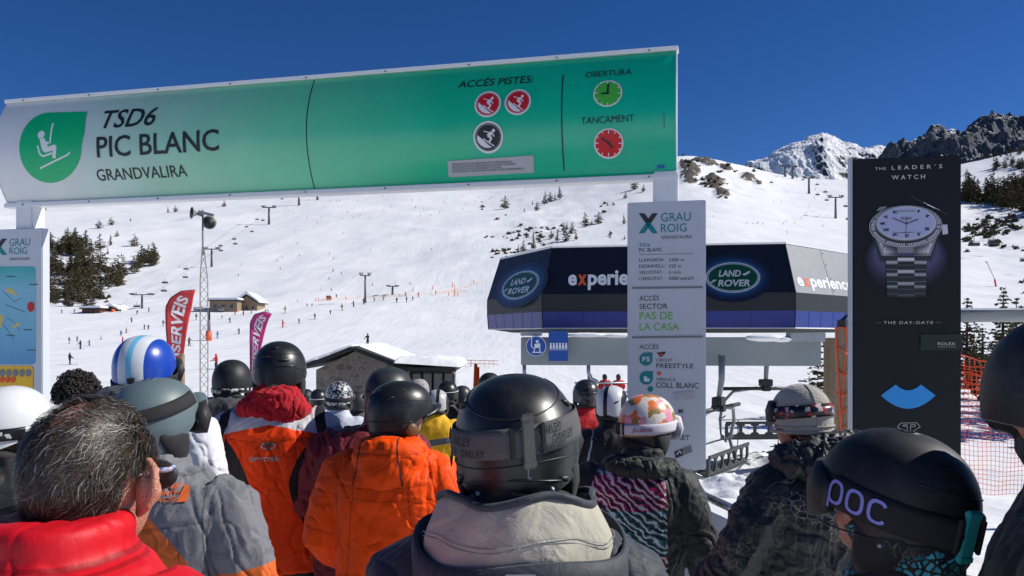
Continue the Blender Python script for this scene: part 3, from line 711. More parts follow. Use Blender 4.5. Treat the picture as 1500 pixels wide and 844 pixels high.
for i, (l, v, x1, xv) in enumerate((('LLARGADA:', '2305 m', 822, 910), ('DESNIVELL:', '520 m', 826, 898), ('VELOCITAT:', '5 m/s', 816, 896), ('CAPACITAT:', '3000 pers/h', 818, 953))):
    T(l, 712, x1, 312+27.3*i, 298+27.3*i, 0, bold=.004); T(v, 843, xv, 311+27.3*i, 297+27.3*i, 0, bold=.004)
for y in (428, 646): A.P([(681, y-4), (993, y-8), (993, y+1), (681, y+5)], 4)
T('ACCÉS', 713, 800, 484, 463, 0, bold=.004); T('SECTOR', 713, 838, 520, 498, 0, bold=.004); T('PAS DE', 714, 860, 567, 535, 3); T('LA CASA', 714, 888, 615, 584, 3); T('ACCÉS', 713, 798, 697, 678, 0, bold=.004)
flush(A, 'lettering', inf, bp.fn, ib, step=.0006, off=.0015)
A.drop(713, 713, 771, 771, 1); T('FS', 727, 760, 752, 732, 2, z=.001, bold=.01)
A.P([(788, 714), (828, 708), (828, 716), (816, 730), (802, 732), (798, 722)], 0); A.O(812, 722, 9, 4, 7, .002)
T('CIRCUIT', 788, 858, 753, 740, 0, bold=.002); T('FREESTYLE', 788, 952, 781, 761, 0, bold=.006)
A.z(820, 530, 2.6875)
A.drop(314, 37, 367, 90, 1); A.P([(330, 58), (344, 58), (342, 78), (332, 78)], 2); A.P([(340, 66), (355, 66), (353, 78), (343, 78)], 2); A.RG(391, 46, 3, 8, 7)
T('XIRIXUCA', 379, 457, 75, 63, 0, bold=.002); T('COLL BLANC', 379, 548, 102, 81, 0, bold=.006)
flush(A, 'lettering', inf, bp.fn, ib, step=.0006, off=.0015)
A.drop(345, 97, 367, 119, 1); A.P([(448, 122), (528, 116), (530, 146), (452, 152)], 6)
T('MI', 467, 487, 204, 186, 0, bold=.006); T('CA', 433, 457, 278, 267, 0, bold=.002); T('PIOLET', 420, 512, 306, 287, 0, bold=.006)
a = A.q(462, 240); A.text('urf', a[0]+.012, a[1]+.01, .022, 5, rot=.42, bold=.02, shear=.2)
flush(A, 'lettering', inf, bp.fn, ib, step=.0006, off=.0015)
A.P([(450, 354), (482, 341), (488, 368), (456, 381)], 0); A.L([(460, 366), (472, 350), (480, 362)], 4, 2, .001); A.P([(484, 341), (516, 328), (522, 354), (490, 367)], 4)
a = A.q(490, 352); A.text('NEW', a[0], a[1], .011, 2, z=.001, rot=.38, bold=.02); a = A.q(493, 363); A.text('ERA', a[0], a[1], .011, 2, z=.001, rot=.38, bold=.02)
flush(A, 'sticker', inf, bp.fn, ib, step=.0006, off=.0015); to_local(ib)
lp = Panel(at(62, 690, 7.32), gp.ex, (0, 0, 1)); lw = .72; lp.o = lp.o-lp.ex*lw; lh = lp.px(62, 334)[1]
lb = board_case('information_board', 'grey board with a blue piste map and yellow strip, under the white banner end', lp, lw, lh)
A = Art(lp, 0, 280, 3.015)
M_map = print_ramp('piste_map_print', [(0, srgb(70, 150, 200)), (.35, srgb(120, 185, 215)), (.75, srgb(135, 195, 215)), (1, srgb(60, 175, 170))], 1)
grau_logo(A, -44, 210, 32, 282, 0, 1); T = A.T
T('GRAU', 42, 133, 243, 211, 1, bold=.002); T('ROIG', 42, 120, 280, 250, 1, bold=.002); T('GRANDVALIRA', 42, 133, 306, 294, 0)
inl = inf+[mat('map_yellow', srgb(240, 190, 20), .5), mat('map_line', (.05, .09, .12), .5), mat('map_tan', srgb(205, 190, 110), .5), mat('print_red', (0, 0, 0))]
def rbox(A, x0, y0, x1, y1, r, mi):
    pts = []
    for cx, cy, t0 in ((x1-r, y0+r, 0), (x0+r, y0+r, 90), (x0+r, y1-r, 180), (x1-r, y1-r, 270)): pts += [(cx+r*math.cos(R(t0+k*15)), cy-r*math.sin(R(t0+k*15))) for k in range(7)]
    A.P(pts, mi)
flush(A, 'logo', inl, lp.fn, lb, step=.0005, off=.0015)
rbox(A, -200, 772, 148, 1000, 14, 8)
for k in range(8): A.O(13+29*k-87, 803, 12, 14, 4, .006)
for k in range(5): A.O(13+24*k-48, 833, 10, 12, 7, .006)
A.build('legend_strip', inl, lp.fn, lb, step=.0005, off=.0015)
A2 = Art(lp, 0, 280, 3.015); rbox(A2, -200, 333, 158, 765, 16, 0)
mo = A2.build('map_sheet', M_map, lp.fn, lb, off=.002); zs = [v.co.z for v in mo.data.vertices]; set_along(mo, [(z-min(zs))/(max(zs)-min(zs)) for z in zs])
A3 = Art(lp, 0, 280, 3.015); rr = random.Random(5)
for k in range(16):
    x, y = rr.uniform(-150, 60), rr.uniform(420, 600); A3.L([(x, y), (x+rr.uniform(20, 60), y+rr.uniform(10, 60)), (x+rr.uniform(60, 90), y+rr.uniform(30, 110))], rr.choice((1.6, 2.4)), 0)
for x, y in ((30, 375), (130, 410), (105, 610), (30, 635), (120, 700), (-40, 500)): A3.P([(x, y), (x+38, y), (x+38, y+5), (x, y+5)], 0)
for p in ([(20, 440), (45, 425), (80, 455), (70, 462)], [(0, 545), (20, 550), (8, 600), (-10, 610)], [(50, 600), (85, 578), (95, 590), (60, 606)]): A3.P(p, 1)
A3.O(138, 511, 16, 19, 2, .001); A3.P([(127, 508), (150, 508), (150, 514), (127, 514)], 3)
A3.build('map_marks', [inl[9], inl[10], art_m[3], M_white], lp.fn, lb, step=.0004, off=.0032); to_local(lb)

# ------------------------------------------------------------ lift station
M_hood = mat('navy_vinyl', (.008, .011, .022), .4, spec=.3, var=.15, vscale=3); M_hood2 = mat('charcoal_vinyl', (.022, .024, .027), .5, spec=.3, var=.1, vscale=3)
M_hood3 = mat('facet_grey', (.27, .275, .28), .45, var=.08, vscale=2); M_blue = mat('royal_blue_paint', srgb(18, 42, 130), .35, var=.1, vscale=3); M_under = mat('dark_underside', (.02, .02, .022), .8)
M_beam = mat('beam_grey_paint', (.26, .29, .29), .5, var=.08, vscale=2)
Dd = {'L': (733, 23.1), 'FL': (808, 20.0), 'FR': (1150, 19.1), 'R': (1245, 21.6)}
top = [Vector(((p-750)/F*d, d)) for p, d in Dd.values()]; top += [Vector((top[3].x-1.2, 27.5)), Vector((top[0].x+1.0, 28.5))]
def offs(poly, e):
    out = []; n = len(poly)
    for i in range(n):
        a, b, c = poly[i-1], poly[i], poly[(i+1) % n]; e1 = (b-a).normalized(); e2 = (c-b).normalized()
        n1 = Vector((e1.y, -e1.x)); n2 = Vector((e2.y, -e2.x)); bi = (n1+n2).normalized(); out.append(b+bi*(e/max(bi.dot(n1), .3)))
    return out
station = thing('lift_station', 'dark faceted chairlift station with blue band and white oval emblems, behind the queue', 'lift station', (5, 23, -2.2))
lev = [(0.0, 3.83), (.36, 2.64), (.36, 2.21), (.33, 1.80), (-.35, 1.70)]
rings = [[Vector((q.x, q.y, z)) for q in offs(top, e)] for e, z in lev]
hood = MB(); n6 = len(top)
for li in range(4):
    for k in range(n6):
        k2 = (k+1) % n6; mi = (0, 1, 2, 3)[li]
        if li == 0 and k == 2: mi = 4  # right-hand upper facet takes a much lighter grey than its neighbours
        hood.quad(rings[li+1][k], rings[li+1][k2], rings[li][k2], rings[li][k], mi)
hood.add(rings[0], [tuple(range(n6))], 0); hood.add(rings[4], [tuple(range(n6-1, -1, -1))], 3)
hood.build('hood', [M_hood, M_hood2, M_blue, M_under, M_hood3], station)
tr = MB()
for k in range(n6):
    k2 = (k+1) % n6
    tr.tube([rings[0][k]+Vector((0, 0, .015)), rings[0][k2]+Vector((0, 0, .015))], .028, 6, 0)
    tr.tube([rings[0][k]*1, rings[1][k]], .014, 6, 1); tr.tube([rings[1][k], rings[2][k], rings[3][k]], .014, 6, 1)
    tr.tube([rings[3][k], rings[3][k2]], .016, 6, 0)
tr.build('edge_trim', [M_white, M_under], station)
jm_ = MB()
for k in range(3):
    for f in ((.5,) if k != 1 else (.26, .5, .74)):
        a, b2 = rings[1][k].lerp(rings[1][k+1], f), rings[0][k].lerp(rings[0][k+1], f); jm_.tube([a, b2], .006, 4, 0)
        for q in (.1, .35, .65, .9): jm_.ball(a.lerp(b2, q)+Vector((.05, -.004, 0)), .016, 6, 4)
    for f in (.17, .33, .5, .67, .83): jm_.tube([rings[2][k].lerp(rings[2][k+1], f), rings[3][k].lerp(rings[3][k+1], f)], .005, 4)
jm_.build('panel_joints', M_under, station)
facets = []
for k in range(3):
    ex = rings[1][k+1]-rings[1][k]; ey = rings[0][k]-rings[1][k]; facets.append(Panel(rings[1][k], ex, ey-ex*(ey.dot(ex)/ex.dot(ex))))
halo = [mat('halo_%d' % k, c, .35, var=.03) for k, c in enumerate((srgb(22, 28, 44), srgb(23, 34, 56), srgb(25, 42, 72), srgb(30, 56, 94), srgb(42, 82, 124)))]
M_lrg = mat('emblem_green', srgb(12, 66, 48), .35, var=.1); M_silver = mat('emblem_silver', (.62, .63, .64), .35, metal=.2, var=.08); M_xor = mat('letter_orange', srgb(225, 95, 40), .5)
def oval(panel, x0, y0, k, cx, cy, rx, ry, tilt, name='emblem'):
    A = Art(panel, x0, y0, k); c = A.q(cx, cy); rx *= (A.q(cx+10, cy)[0]-A.q(cx-10, cy)[0])/20; ry *= (A.q(cx, cy-10)[1]-A.q(cx, cy+10)[1])/20
    for i in range(5): A.disc(c[0], c[1], rx*(1.42-.09*i), i, ry*(1.62-.13*i))
    A.disc(c[0], c[1], rx, 6, ry); A.disc(c[0], c[1], rx*.955, 5, ry*.935, z=.004); A.disc(c[0], c[1], rx*.93, 6, ry*.90, z=.004+.0006*2); A.disc(c[0], c[1], rx*.905, 5, ry*.87, z=.008)
    h = ry*.40
    for body, xa, xb, yb in (('LAND', -.52, .30, .06), ('ROVER', -.56, .62, -.58)):
        A.text_fit(body, c[0]+rx*xa, c[0]+rx*xb, c[1]+ry*yb, h, 6, z=.012, bold=.028, shear=.18)
    A.mb.add([(c[0]+rx*a, c[1]+ry*b, .012) for a, b in ((.34, .18), (.64, .42), (.62, .26), (.44, .10))], [(0, 1, 2, 3)], 6)
    A.mb.add([(c[0]+rx*a, c[1]+ry*b, .012) for a, b in ((-.60, -.18), (-.84, -.42), (-.80, -.28), (-.70, -.14))], [(0, 1, 2, 3)], 6)
    A.build(name, halo+[M_lrg, M_silver], panel.fn, station, step=.0012, off=.004)
oval(facets[0], 700, 280, 3.014, 186, 416, 76, 60, 0); oval(facets[1], 1000, 320, 3.518, 258, 305, 140, 78, 0)
def experience(panel, x0, y0, k, xa, xb, base, top_):
    A = Art(panel, x0, y0, k); full = 'experience'
    v, _ = text2d(full, 1, bold=.045); w = v[:, 0].max()-v[:, 0].min()
    a = A.q(xa, base); b = A.q(xb, base); h = A.q(xa, top_)[1]-a[1]
    kx = (b[0]-a[0])/w; cur = a[0]
    for ch, mi in (('e', 0), ('x', 1), ('perience', 0)):
        pre = {'e': '', 'x': 'e', 'perience': 'ex'}[ch]
        v1, f1 = text2d(ch, h*1.35, bold=.05); ww = v1[:, 0].max()-v1[:, 0].min()
        frac = {'e': (0, .100), 'x': (.112, .212), 'perience': (.226, 1)}[ch]
        xs0 = a[0]+(b[0]-a[0])*frac[0]; xs1 = a[0]+(b[0]-a[0])*frac[1]
        A.text_fit(ch, xs0, xs1, a[1], h*1.30, mi, bold=.032)
    A.build('lettering', [M_white, M_xor], panel.fn, station, step=.0005, off=.006)
experience(facets[1], 700, 280, 3.014, 398, 790, 414, 366); experience(facets[2], 1000, 320, 3.518, 596, 868, 345, 300)
# gantry beam, bracket, columns, snow lumps under the hood
def beam(pa, pb, da, db, y0a, y1a, name, m, th=.5, parent=None):
    p, q = at(pa, y0a, da), at(pb, y0a, db); q.z = p.z; zb = at(pa, y1a, da).z; b_ = MB()
    dv = (q-p); nv = Vector((-dv.y, dv.x, 0)).normalized()*th
    c = [w+o2+Vector((0, 0, dz)) for w in (p, q) for dz in (zb-p.z, 0) for o2 in (Vector(), nv)]
    b_.add(c, [(0, 1, 3, 2), (4, 6, 7, 5), (0, 4, 5, 1), (2, 3, 7, 6), (0, 2, 6, 4), (1, 5, 7, 3)])
    return b_.build(name, m, parent, bevel=.015)
beam(763, 1203, 19.0, 18.4, 494, 535, 'beam', M_beam, .55, station)
b_ = MB()
b_.box(at(778, 489, 18.9), (.5, .3, .1)); b_.box(at(1180, 494, 18.1), (.8, .3, .2)); b_.build('bracket', M_steel, station, bevel=.01)
for px in (985, 1012):
    p = at(px, 500, 20.5); b_ = MB(); b_.box((p.x, p.y, (1.7-2.4)/2), (.55, .6, 1.7+2.4)); b_.build('column', M_beam, station, bevel=.02)
for k, (px, py, d, r) in enumerate(((860, 491, 18.85, (.5, .22, .06)), (905, 492, 18.8, (.4, .2, .05)), (1120, 495, 18.1, (.45, .25, .09)), (1145, 497, 18.1, (.3, .2, .07)))):
    b_ = MB(); b_.ball(at(px, py, d), r, 14, 8); b_.build('snow_lump', M_snow, station, smooth=True)
b_ = MB()
for px, d in ((768, 19.1), (862, 19.0)):
    p = at(px, 535, d); b_.tube([p, p+Vector((0, 0, -.18)), p+Vector((.06, 0, -.32)), p+Vector((.22, 0, -.40))], .045, 8)
b_.build('hook', M_steel, station, smooth=True)
to_local(station)
pb = Panel(at(760, 540, 18.6), (1, -.03, 0), (0, 0, 1))
ss = thing('safety_sign', 'round blue mandatory sign with a white seated rider, hung on the station beam', 'sign', pb.fn(pb.px(786, 506)[0], pb.px(786, 506)[1]))
A = Art(pb, 700, 280, 3.014); M_sblue = mat('sign_blue', srgb(18, 76, 160), .4, var=.06)
m = MB(); c = A.q(257, 685); k = A.sc(257, 685)
m.prism([(c[0]+46*k*math.cos(t), c[1]+46*k*math.sin(t)) for t in np.linspace(0, 2*math.pi, 33)[:-1]], -.02, 0, M=Matrix((pb.ex, pb.ey, pb.n)).transposed().to_4x4()); o = m.build('disc', M_sblue, ss)
o.data.transform(Matrix.Translation(pb.o))
A.RG(257, 685, 42, 44.5, 0); A.O(262, 664, 7, 6, 0); A.L([(238, 650), (236, 685), (246, 695)], 4, 0); A.P([(250, 675), (275, 672), (276, 690), (250, 694)], 0); A.L([(272, 690), (274, 708)], 5, 0); A.L([(240, 712), (282, 712)], 5, 0); A.L([(252, 694), (246, 710)], 4, 0)
A.build('pictogram', M_white, pb.fn, ss, off=.004); to_local(ss)
sp_ = thing('loading_sign', 'upright blue panel with a row of six white figures on the beam', 'sign', pb.fn(*pb.px(818, 530)))
m = MB(); a = A.q(312, 750); b = A.q(398, 618)
m.prism([(a[0], a[1]), (b[0], a[1]), (b[0], b[1]), (a[0], b[1])], -.02, 0, M=Matrix((pb.ex, pb.ey, pb.n)).transposed().to_4x4()); o = m.build('panel', M_sblue, sp_); o.data.transform(Matrix.Translation(pb.o))
A = Art(pb, 700, 280, 3.014)
for i in range(6): x = 322+13.5*i; A.O(x, 674, 4, 4, 0); A.P([(x-4, 678), (x+4, 678), (x+5, 696), (x-5, 696)], 0)
A.P([(314, 700), (396, 700), (396, 702), (314, 702)], 0); A.build('pictogram', M_white, pb.fn, sp_, off=.003); to_local(sp_)

# ------------------------------------------------------------ chairs of the lift, railing, snow banks
M_chair = mat('chair_dark_plastic', (.028, .03, .032), .5, var=.2); M_pipe = mat('chair_grey_pipe', (.22, .235, .24), .42, metal=.35, var=.12)
def lift_chair(label, loc, rz, w=2.55, group='empty chairs at the station'):
    t = thing('lift_chair', label, 'lift chair', loc, rz, group); m = MB()
    m.tube([(.0, -.05, 1.0), (0, -.05, .45), (0, .0, .1), (0, .02, -.12)], [.075, .07, .06, .055], 12, 0); m.build('hanger', M_pipe, t, smooth=True)
    m = MB(); m.box((0, .02, -.06), (.34, .22, .2)); m.box((0, .02, -.22), (.2, .3, .14)); m.tube([(-.2, .02, -.02), (.2, .02, -.02)], .05, 10); m.build('clamp', M_dark, t, bevel=.015)
    m = MB(); m.tube([(-w/2, 0, -.22), (w/2, 0, -.22)], .05, 10); m.build('cross_bar', M_chair, t, smooth=True)
    for sx in (-1, 1):
        m = MB(); x = sx*w/2*.98
        m.tube([(x*.2, 0, -.2), (x*.75, .02, -.3), (x*.97, .1, -.62), (x, .22, -1.1), (x, .1, -1.52), (x, -.28, -1.66)], .042, 10); m.build('side_arm', M_pipe, t, smooth=True)
    m = MB()   # slotted backrest: frame bars round six rounded openings
    z0, z1, y0 = -1.52, -1.16, -.20; hw = w/2-.06; n = 6; cw = 2*hw/n
    for z in (z0, z1): m.box((0, y0+(z-z0)*-.12, z), (2*hw+.06, .05, .075))
    for k in range(n+1): m.box((-hw+cw*k, y0-.02, (z0+z1)/2), (.09, .048, z1-z0-.06))
    for k in range(n):
        for sx in (-1, 1):
            for sz in (-1, 1):
                x = -hw+cw*k+cw/2+sx*(cw/2-.075); m.box((x, y0-.021, (z0+z1)/2+sz*(z1-z0)/2*.72), (.08, .044, .07), M=Matrix.Rotation(sx*sz*.8, 3, 'Y'))
    m.build('backrest', M_chair, t, bevel=.008)
    m = MB(); m.box((0, .02, -1.60), (w-.1, .50, .06)); m.box((0, .25, -1.62), (w-.1, .06, .1)); m.build('seat', M_chair, t, bevel=.012)
    m = MB(); m.tube([(-w/2*.9, .1, -1.0), (-w/2*.9, .55, -1.15), (w/2*.9, .55, -1.15), (w/2*.9, .1, -1.0)], .022, 8)
    for x in (-.6, .6): m.tube([(x, .55, -1.15), (x, .6, -1.9), (x-.22, .62, -1.95), (x+.22, .62, -1.95)], .016, 6)
    m.build('safety_bar', M_pipe, t, smooth=True)
    return t
lift_chair('empty slotted chair seen side on, hanging beside the information board', at(1054, 588, 18.2)+Vector((0, 0, .06)), R(56), w=2.75)
lift_chair('empty slotted chair seen from behind, between the board and the beanie', at(1122, 563, 22.5)+Vector((0, 0, .1)), R(4))
# handrail at the foot of the board
rail = thing('handrail', 'silver tube handrail over a white panel at the foot of the information board', 'railing', (1.05, 4.9, ground_z(1, 4.9)))
p0, p1 = at(985, 705, 5.15), at(1078, 749, 4.30); p1.z = p0.z; dv = (p1-p0); p2 = p0+dv*2.0
m = MB(); m.tube([p0, p2], .024, 12); m.build('tube', mat('polished_steel', (.62, .64, .66), .25, metal=1.0, var=.08), rail, smooth=True)
for f in (.42, 1.2, 1.95):
    q = p0+dv*f; m = MB(); m.tube([(q.x, q.y, ground_z(q.x, q.y)-.1), (q.x, q.y, q.z)], .021, 10); m.build('upright', M_steel, rail, smooth=True)
m = MB(); nv = Vector((-dv.y, dv.x, 0)).normalized()*.012
for sgn in (1,):
    a, b = p0+dv*.02+nv*2.5, p2+nv*2.5; zt, zb = p0.z-.09, ground_z(a.x, a.y)-.05
    c = [Vector((w.x, w.y, z))+o2 for w in (a, b) for z in (zb, zt) for o2 in (Vector(), nv)]
    m.add(c, [(0, 1, 3, 2), (4, 6, 7, 5), (0, 4, 5, 1), (2, 3, 7, 6), (0, 2, 6, 4), (1, 5, 7, 3)])
m.build('panel', mat('frosted_panel', (.60, .63, .68), .3, var=.06), rail, bevel=.003); to_local(rail)
def snow_bank(x, y, z, r, seed, label):
    nu, nv = 60, 40; m = MB(); rows = []
    for j in range(nv+1):
        t = j/nv; row = []
        for i in range(nu):
            a = 2*math.pi*i/nu; rr_ = t
            row.append((x+r[0]*rr_*math.cos(a), y+r[1]*rr_*math.sin(a), (1-t*t)**1.3))
        rows.append(row)
    P_ = np.array(rows); hgt = P_[..., 2]*r[2]+(1-np.linspace(0, 1, nv+1)[:, None]**3)*(fbm(P_[..., 0]*2.1, P_[..., 1]*2.1, seed=seed)*.16*r[2]+fbm(P_[..., 0]*6, P_[..., 1]*6, seed=seed+4, ridged=True)*.045*r[2])
    P_[..., 2] = z+hgt-.12
    m.loft([[Vector(v) for v in row] for row in P_], 0, caps=False)
    o = m.build('snow_bank', M_snow, None, smooth=True); return tag(o, label, 'snow bank')
snow_bank(4.1, 13.2, -1.05, (2.0, 1.4, .50), 3, 'lumpy heap of shovelled snow behind the handrail under the side-on chair')['kind'] = 'thing'
snow_bank(8.6, 23.5, -2.4, (4.5, 1.6, .75), 9, 'long low snow ridge behind the bench-wide chair')['kind'] = 'thing'

# ------------------------------------------------------------ watch billboard
wp = Panel(at(1249, 790, 4.62), at(1408, 790, 4.52)-at(1249, 790, 4.62), (0, 0, 1)); wp.ex.z = 0; wp = Panel(wp.o, wp.ex, (0, 0, 1))
ww = wp.px(1408, 500)[0]; wh = wp.px(1249, 233)[1]
wb = thing('billboard', 'tall black billboard with a silver wrist watch and bright blue arc', 'billboard', (wp.o.x, wp.o.y, ground_z(wp.o.x, wp.o.y)))
M_bill = mat('billboard_black', (.009, .010, .013), .5, spec=.25, var=.12, vscale=4); m = MB(); th = .045; zb = -(wp.o.z-ground_z(wp.o.x, wp.o.y))+.05
c = [wp.fn(a, b, q) for a in (0, ww) for b in (zb, wh) for q in (0, -th)]
m.add(c, [(0, 1, 3, 2), (4, 6, 7, 5), (0, 4, 5, 1), (2, 3, 7, 6), (0, 2, 6, 4), (1, 5, 7, 3)]); m.build('board', M_bill, wb, bevel=.004)
m = MB(); c = [wp.fn(a, b, q) for a in (-.016, -.002) for b in (zb, wh+.004) for q in (.004, -th-.004)]
m.add(c, [(0, 1, 3, 2), (4, 6, 7, 5), (0, 4, 5, 1), (2, 3, 7, 6), (0, 2, 6, 4), (1, 5, 7, 3)])
m.build('frame', mat('billboard_frame', (.45, .47, .52), .4, metal=.3), wb)
gl = [mat('glow_print_%d' % k, c, .5, spec=.25, var=.04) for k, c in enumerate([srgb(24+6.4*q, 25+5.8*q, 30+9.0*q) for q in range(10)])]
wm = gl+[mat('watch_dark', (.02, .021, .026), .4), mat('watch_mid', (.22, .22, .25), .4), mat('watch_light', (.55, .55, .60), .4), mat('watch_dial', srgb(166, 172, 205), .4, var=.04), mat('bill_text', (.50, .49, .45), .5), mat('arc_blue', srgb(24, 146, 220), .45, var=.04), mat('bill_patch', srgb(12, 26, 26), .5), mat('flare_print', (.8, .78, .75), .5)]+[mat('steel_print_%d' % q, (v, v, v*1.06), .4, var=.03) for q, v in enumerate((.012, .03, .07, .13, .22, .33, .46, .62))]
DK, MD, LT, DI, TX, AR, PT, FLR = range(10, 18)
A = Art(wp, 1220, 220, 3.518)
for k in range(10): A.O(376, 565-3*k, 222-6*k, 190-9*k, k)
A.z(1220, 220, 3.518)
tone = lambda v: 18+min(7, max(0, int(v*8)))
def link_(x0, x1, y0, y1, vals, z=.0):
    n_ = len(vals)
    for q, v_ in enumerate(vals):
        a_, b_ = y0+(y1-y0)*q/n_, y0+(y1-y0)*(q+1)/n_; pts_ = [A.q(*w_) for w_ in ((x0, a_), (x1, a_), (x1, b_), (x0, b_))]; A.mb.add([(w_[0], w_[1], z) for w_ in pts_], [(0, 1, 2, 3)], tone(v_))
A.P([(268, 545), (482, 545), (474, 752), (278, 752)], DK)
CV = [.90, .98, .92, .84, .02, .03, .06, .03, .34, .03, .05, .03, .02, .02]; SV = [.50, .72, .86, .62, .34, .12, .06, .10, .20, .10, .46, .06, .03, .02]
for k in range(3):
    i = 2.2*k; f_ = 1-.13*k
    link_(272+i, 331, 570+k*62, 632+k*62, [v*f_ for v in SV], .001); link_(417, 480-i, 570+k*62, 632+k*62, [v*f_ for v in SV], .001)
    link_(331, 417, 556+k*62, 618+k*62, [v*f_ for v in CV], .0015)
link_(331, 417, 742, 758, [.25, .32, .22], .0015)
A.P([(188, 400), (215, 440), (250, 545), (330, 545), (330, 530), (418, 530), (418, 545), (502, 545), (538, 440), (560, 395), (556, 360), (195, 360)], MD)
A.P([(196, 430), (244, 575), (268, 572), (268, 545), (228, 452)], DK); A.P([(553, 430), (504, 572), (484, 570), (484, 545), (524, 452)], DK)
[link_(258+q*9, 267+q*9, 488+q*2, 543, [v*(1-.09*q) for v in (.5, .75, .95, .8)], .002) for q in range(8)]; A.P([(240, 480), (258, 540), (258, 500), (250, 480)], LT); [link_(418+q*9, 427+q*9, 503-q*2, 543, [v*(.45+.07*q) for v in (.6, .85, .95, .7)], .002) for q in range(8)]; A.P([(512, 480), (490, 540), (490, 500), (500, 480)], LT)
A.P([(560, 385), (588, 384), (592, 432), (564, 436)], LT)
for k in range(5): A.P([(562, 389+k*9), (588, 388+k*9), (588, 391+k*9), (562, 392+k*9)], MD)
A.P([(222, 315), (240, 294), (280, 290), (270, 300), (246, 312)], MD)
c = A.q(373, 392); s = A.sc(373, 392)
A.disc(c[0], c[1], 188*s, LT, 114*s); A.disc(c[0], c[1], 184*s, DK, 110*s, z=.003)
n = 84
for k in range(n):
    t0, t1 = 2*math.pi*k/n, 2*math.pi*(k+.62)/n; r0, r1 = .86, .965
    A.mb.add([(c[0]+186*s*r*math.cos(t), c[1]+112*s*r*math.sin(t), .004) for r, t in ((r0, t0), (r1, t0), (r1, t1), (r0, t1))], [(0, 1, 2, 3)], LT if k % 9 else MD)
c2 = A.q(375, 378); A.disc(c2[0], c2[1], 160*s, MD, 98*s, z=.006); A.disc(c2[0], c2[1], 152*s, LT, 92*s, z=.0065); A.disc(c2[0], c2[1], 147*s, DI, 86*s, z=.007)
zz = .009
for k in range(12):
    t = math.pi/2-k*math.pi/6
    if k == 3 or k == 0: continue
    r0, r1 = .78, .93; A.line([(c2[0]+147*s*r*math.cos(t), c2[1]+86*s*r*math.sin(t)) for r in (r0, r1)], 5*s*(1.6 if k % 2 else 1), DK, zz)
A.L([(325, 318), (420, 314)], 7, MD, zz); A.T('ROLEX', 348, 404, 355, 347, DK, z=zz, bold=.02)
for k, num in enumerate(('', 'I', 'II', '', 'IIII', 'V', 'VI', 'VII', 'VIII', 'IX', 'X', 'XI')):
    if num:
        t = math.pi/2-k*math.pi/6; A.text(num, c2[0]+147*s*.84*math.cos(t)-.010*len(num)*.35, c2[1]+86*s*.82*math.sin(t)-.007, .017, DK, z=zz, bold=.02)
A.P([(438, 362), (492, 358), (494, 374), (442, 378)], DK)
for a, b, w in (((376, 381), (305, 353), 5), ((376, 381), (436, 358), 5), ((371, 452), (377, 348), 2.5)): A.L([a, b], w, DK, zz+.001)
A.O(376, 381, 5, 5, DK, zz+.002); A.L([(345, 360), (402, 357)], 2.2, DK, zz); A.L([(332, 428), (415, 424)], 3, DK, zz)
A.L([(400, 242), (480, 282)], .9, MD, .011); A.L([(520, 300), (590, 336)], .9, MD, .012); A.L([(462, 272), (545, 312)], 3.4, LT, .0115); A.L([(480, 283), (520, 301)], 5, FLR, .0125)
flush(A, 'watch_picture', wm, wp.fn, wb, step=.0003, off=.0015)
A.T('THE', 215, 272, 104, 91, TX, track=1.25, bold=.01); A.T('LEADER´S', 302, 562, 102, 83, TX, track=1.7, bold=.014); A.T('WATCH', 302, 473, 153, 132, TX, track=1.6, bold=.014)
flush(A, 'slogan_lettering', wm, wp.fn, wb, step=.0003, off=.0015)
A.z(1220, 440, 3.246)
A.T('THE DAY-DATE', 240, 475, 113, 100, TX, track=1.25, bold=.006); A.L([(204, 108), (228, 107)], 1.6, MD); A.L([(486, 106), (516, 105)], 1.6, MD)
flush(A, 'name_lettering', wm, wp.fn, wb, step=.0003, off=.0015)
A.P([(415, 163), (615, 160), (615, 236), (415, 236)], PT); A.T('ROLEX', 497, 580, 213, 200, TX, bold=.012, track=1.1, z=.002); A.T('ROLEX.COM', 497, 580, 224, 219, TX, track=1.3, z=.002)
A.P([(530, 193), (548, 193), (552, 182), (545, 188), (539, 180), (533, 188), (526, 182)], TX)
flush(A, 'maker_patch', wm, wp.fn, wb, step=.0003, off=.0015)
arc = lambda R_, y: [(357+R_*math.sin(t), y+R_*math.cos(t)) for t in np.linspace(-.68, .68, 20)]
o_ = [(357+x, 515-(x/130)**2*63) for x in np.linspace(-130, 130, 22)]; i_ = [(357+x, 428-(x/60)**2*28) for x in np.linspace(60, -60, 16)]
oo, ii = o_, i_[::-1]
for k in range(19):
    f0, f1 = k/19, (k+1)/19; P0 = lambda L_, f: L_[0] if f <= 0 else tuple(np.interp(f, np.linspace(0, 1, len(L_)), [q[j] for q in L_]) for j in (0, 1))
    A.P([P0(oo, f0), P0(oo, f1), P0(ii, f1), P0(ii, f0)], AR)
flush(A, 'blue_arc', wm, wp.fn, wb, step=.0003, off=.0015)
E1 = 2.6
A.L([(305, 602), (322, 583), (398, 582), (414, 601), (362, 633), (305, 602)], E1, TX); A.L([(330, 596), (344, 590), (352, 590), (352, 618)], E1, TX); A.L([(368, 620), (368, 590), (388, 590), (392, 598), (368, 602)], E1, TX); A.L([(330, 596), (352, 600)], E1, TX); A.L([(355, 633), (378, 631)], 4, TX)
A.build('diamond_emblem', wm, wp.fn, wb, step=.0003, off=.0015); to_local(wb)

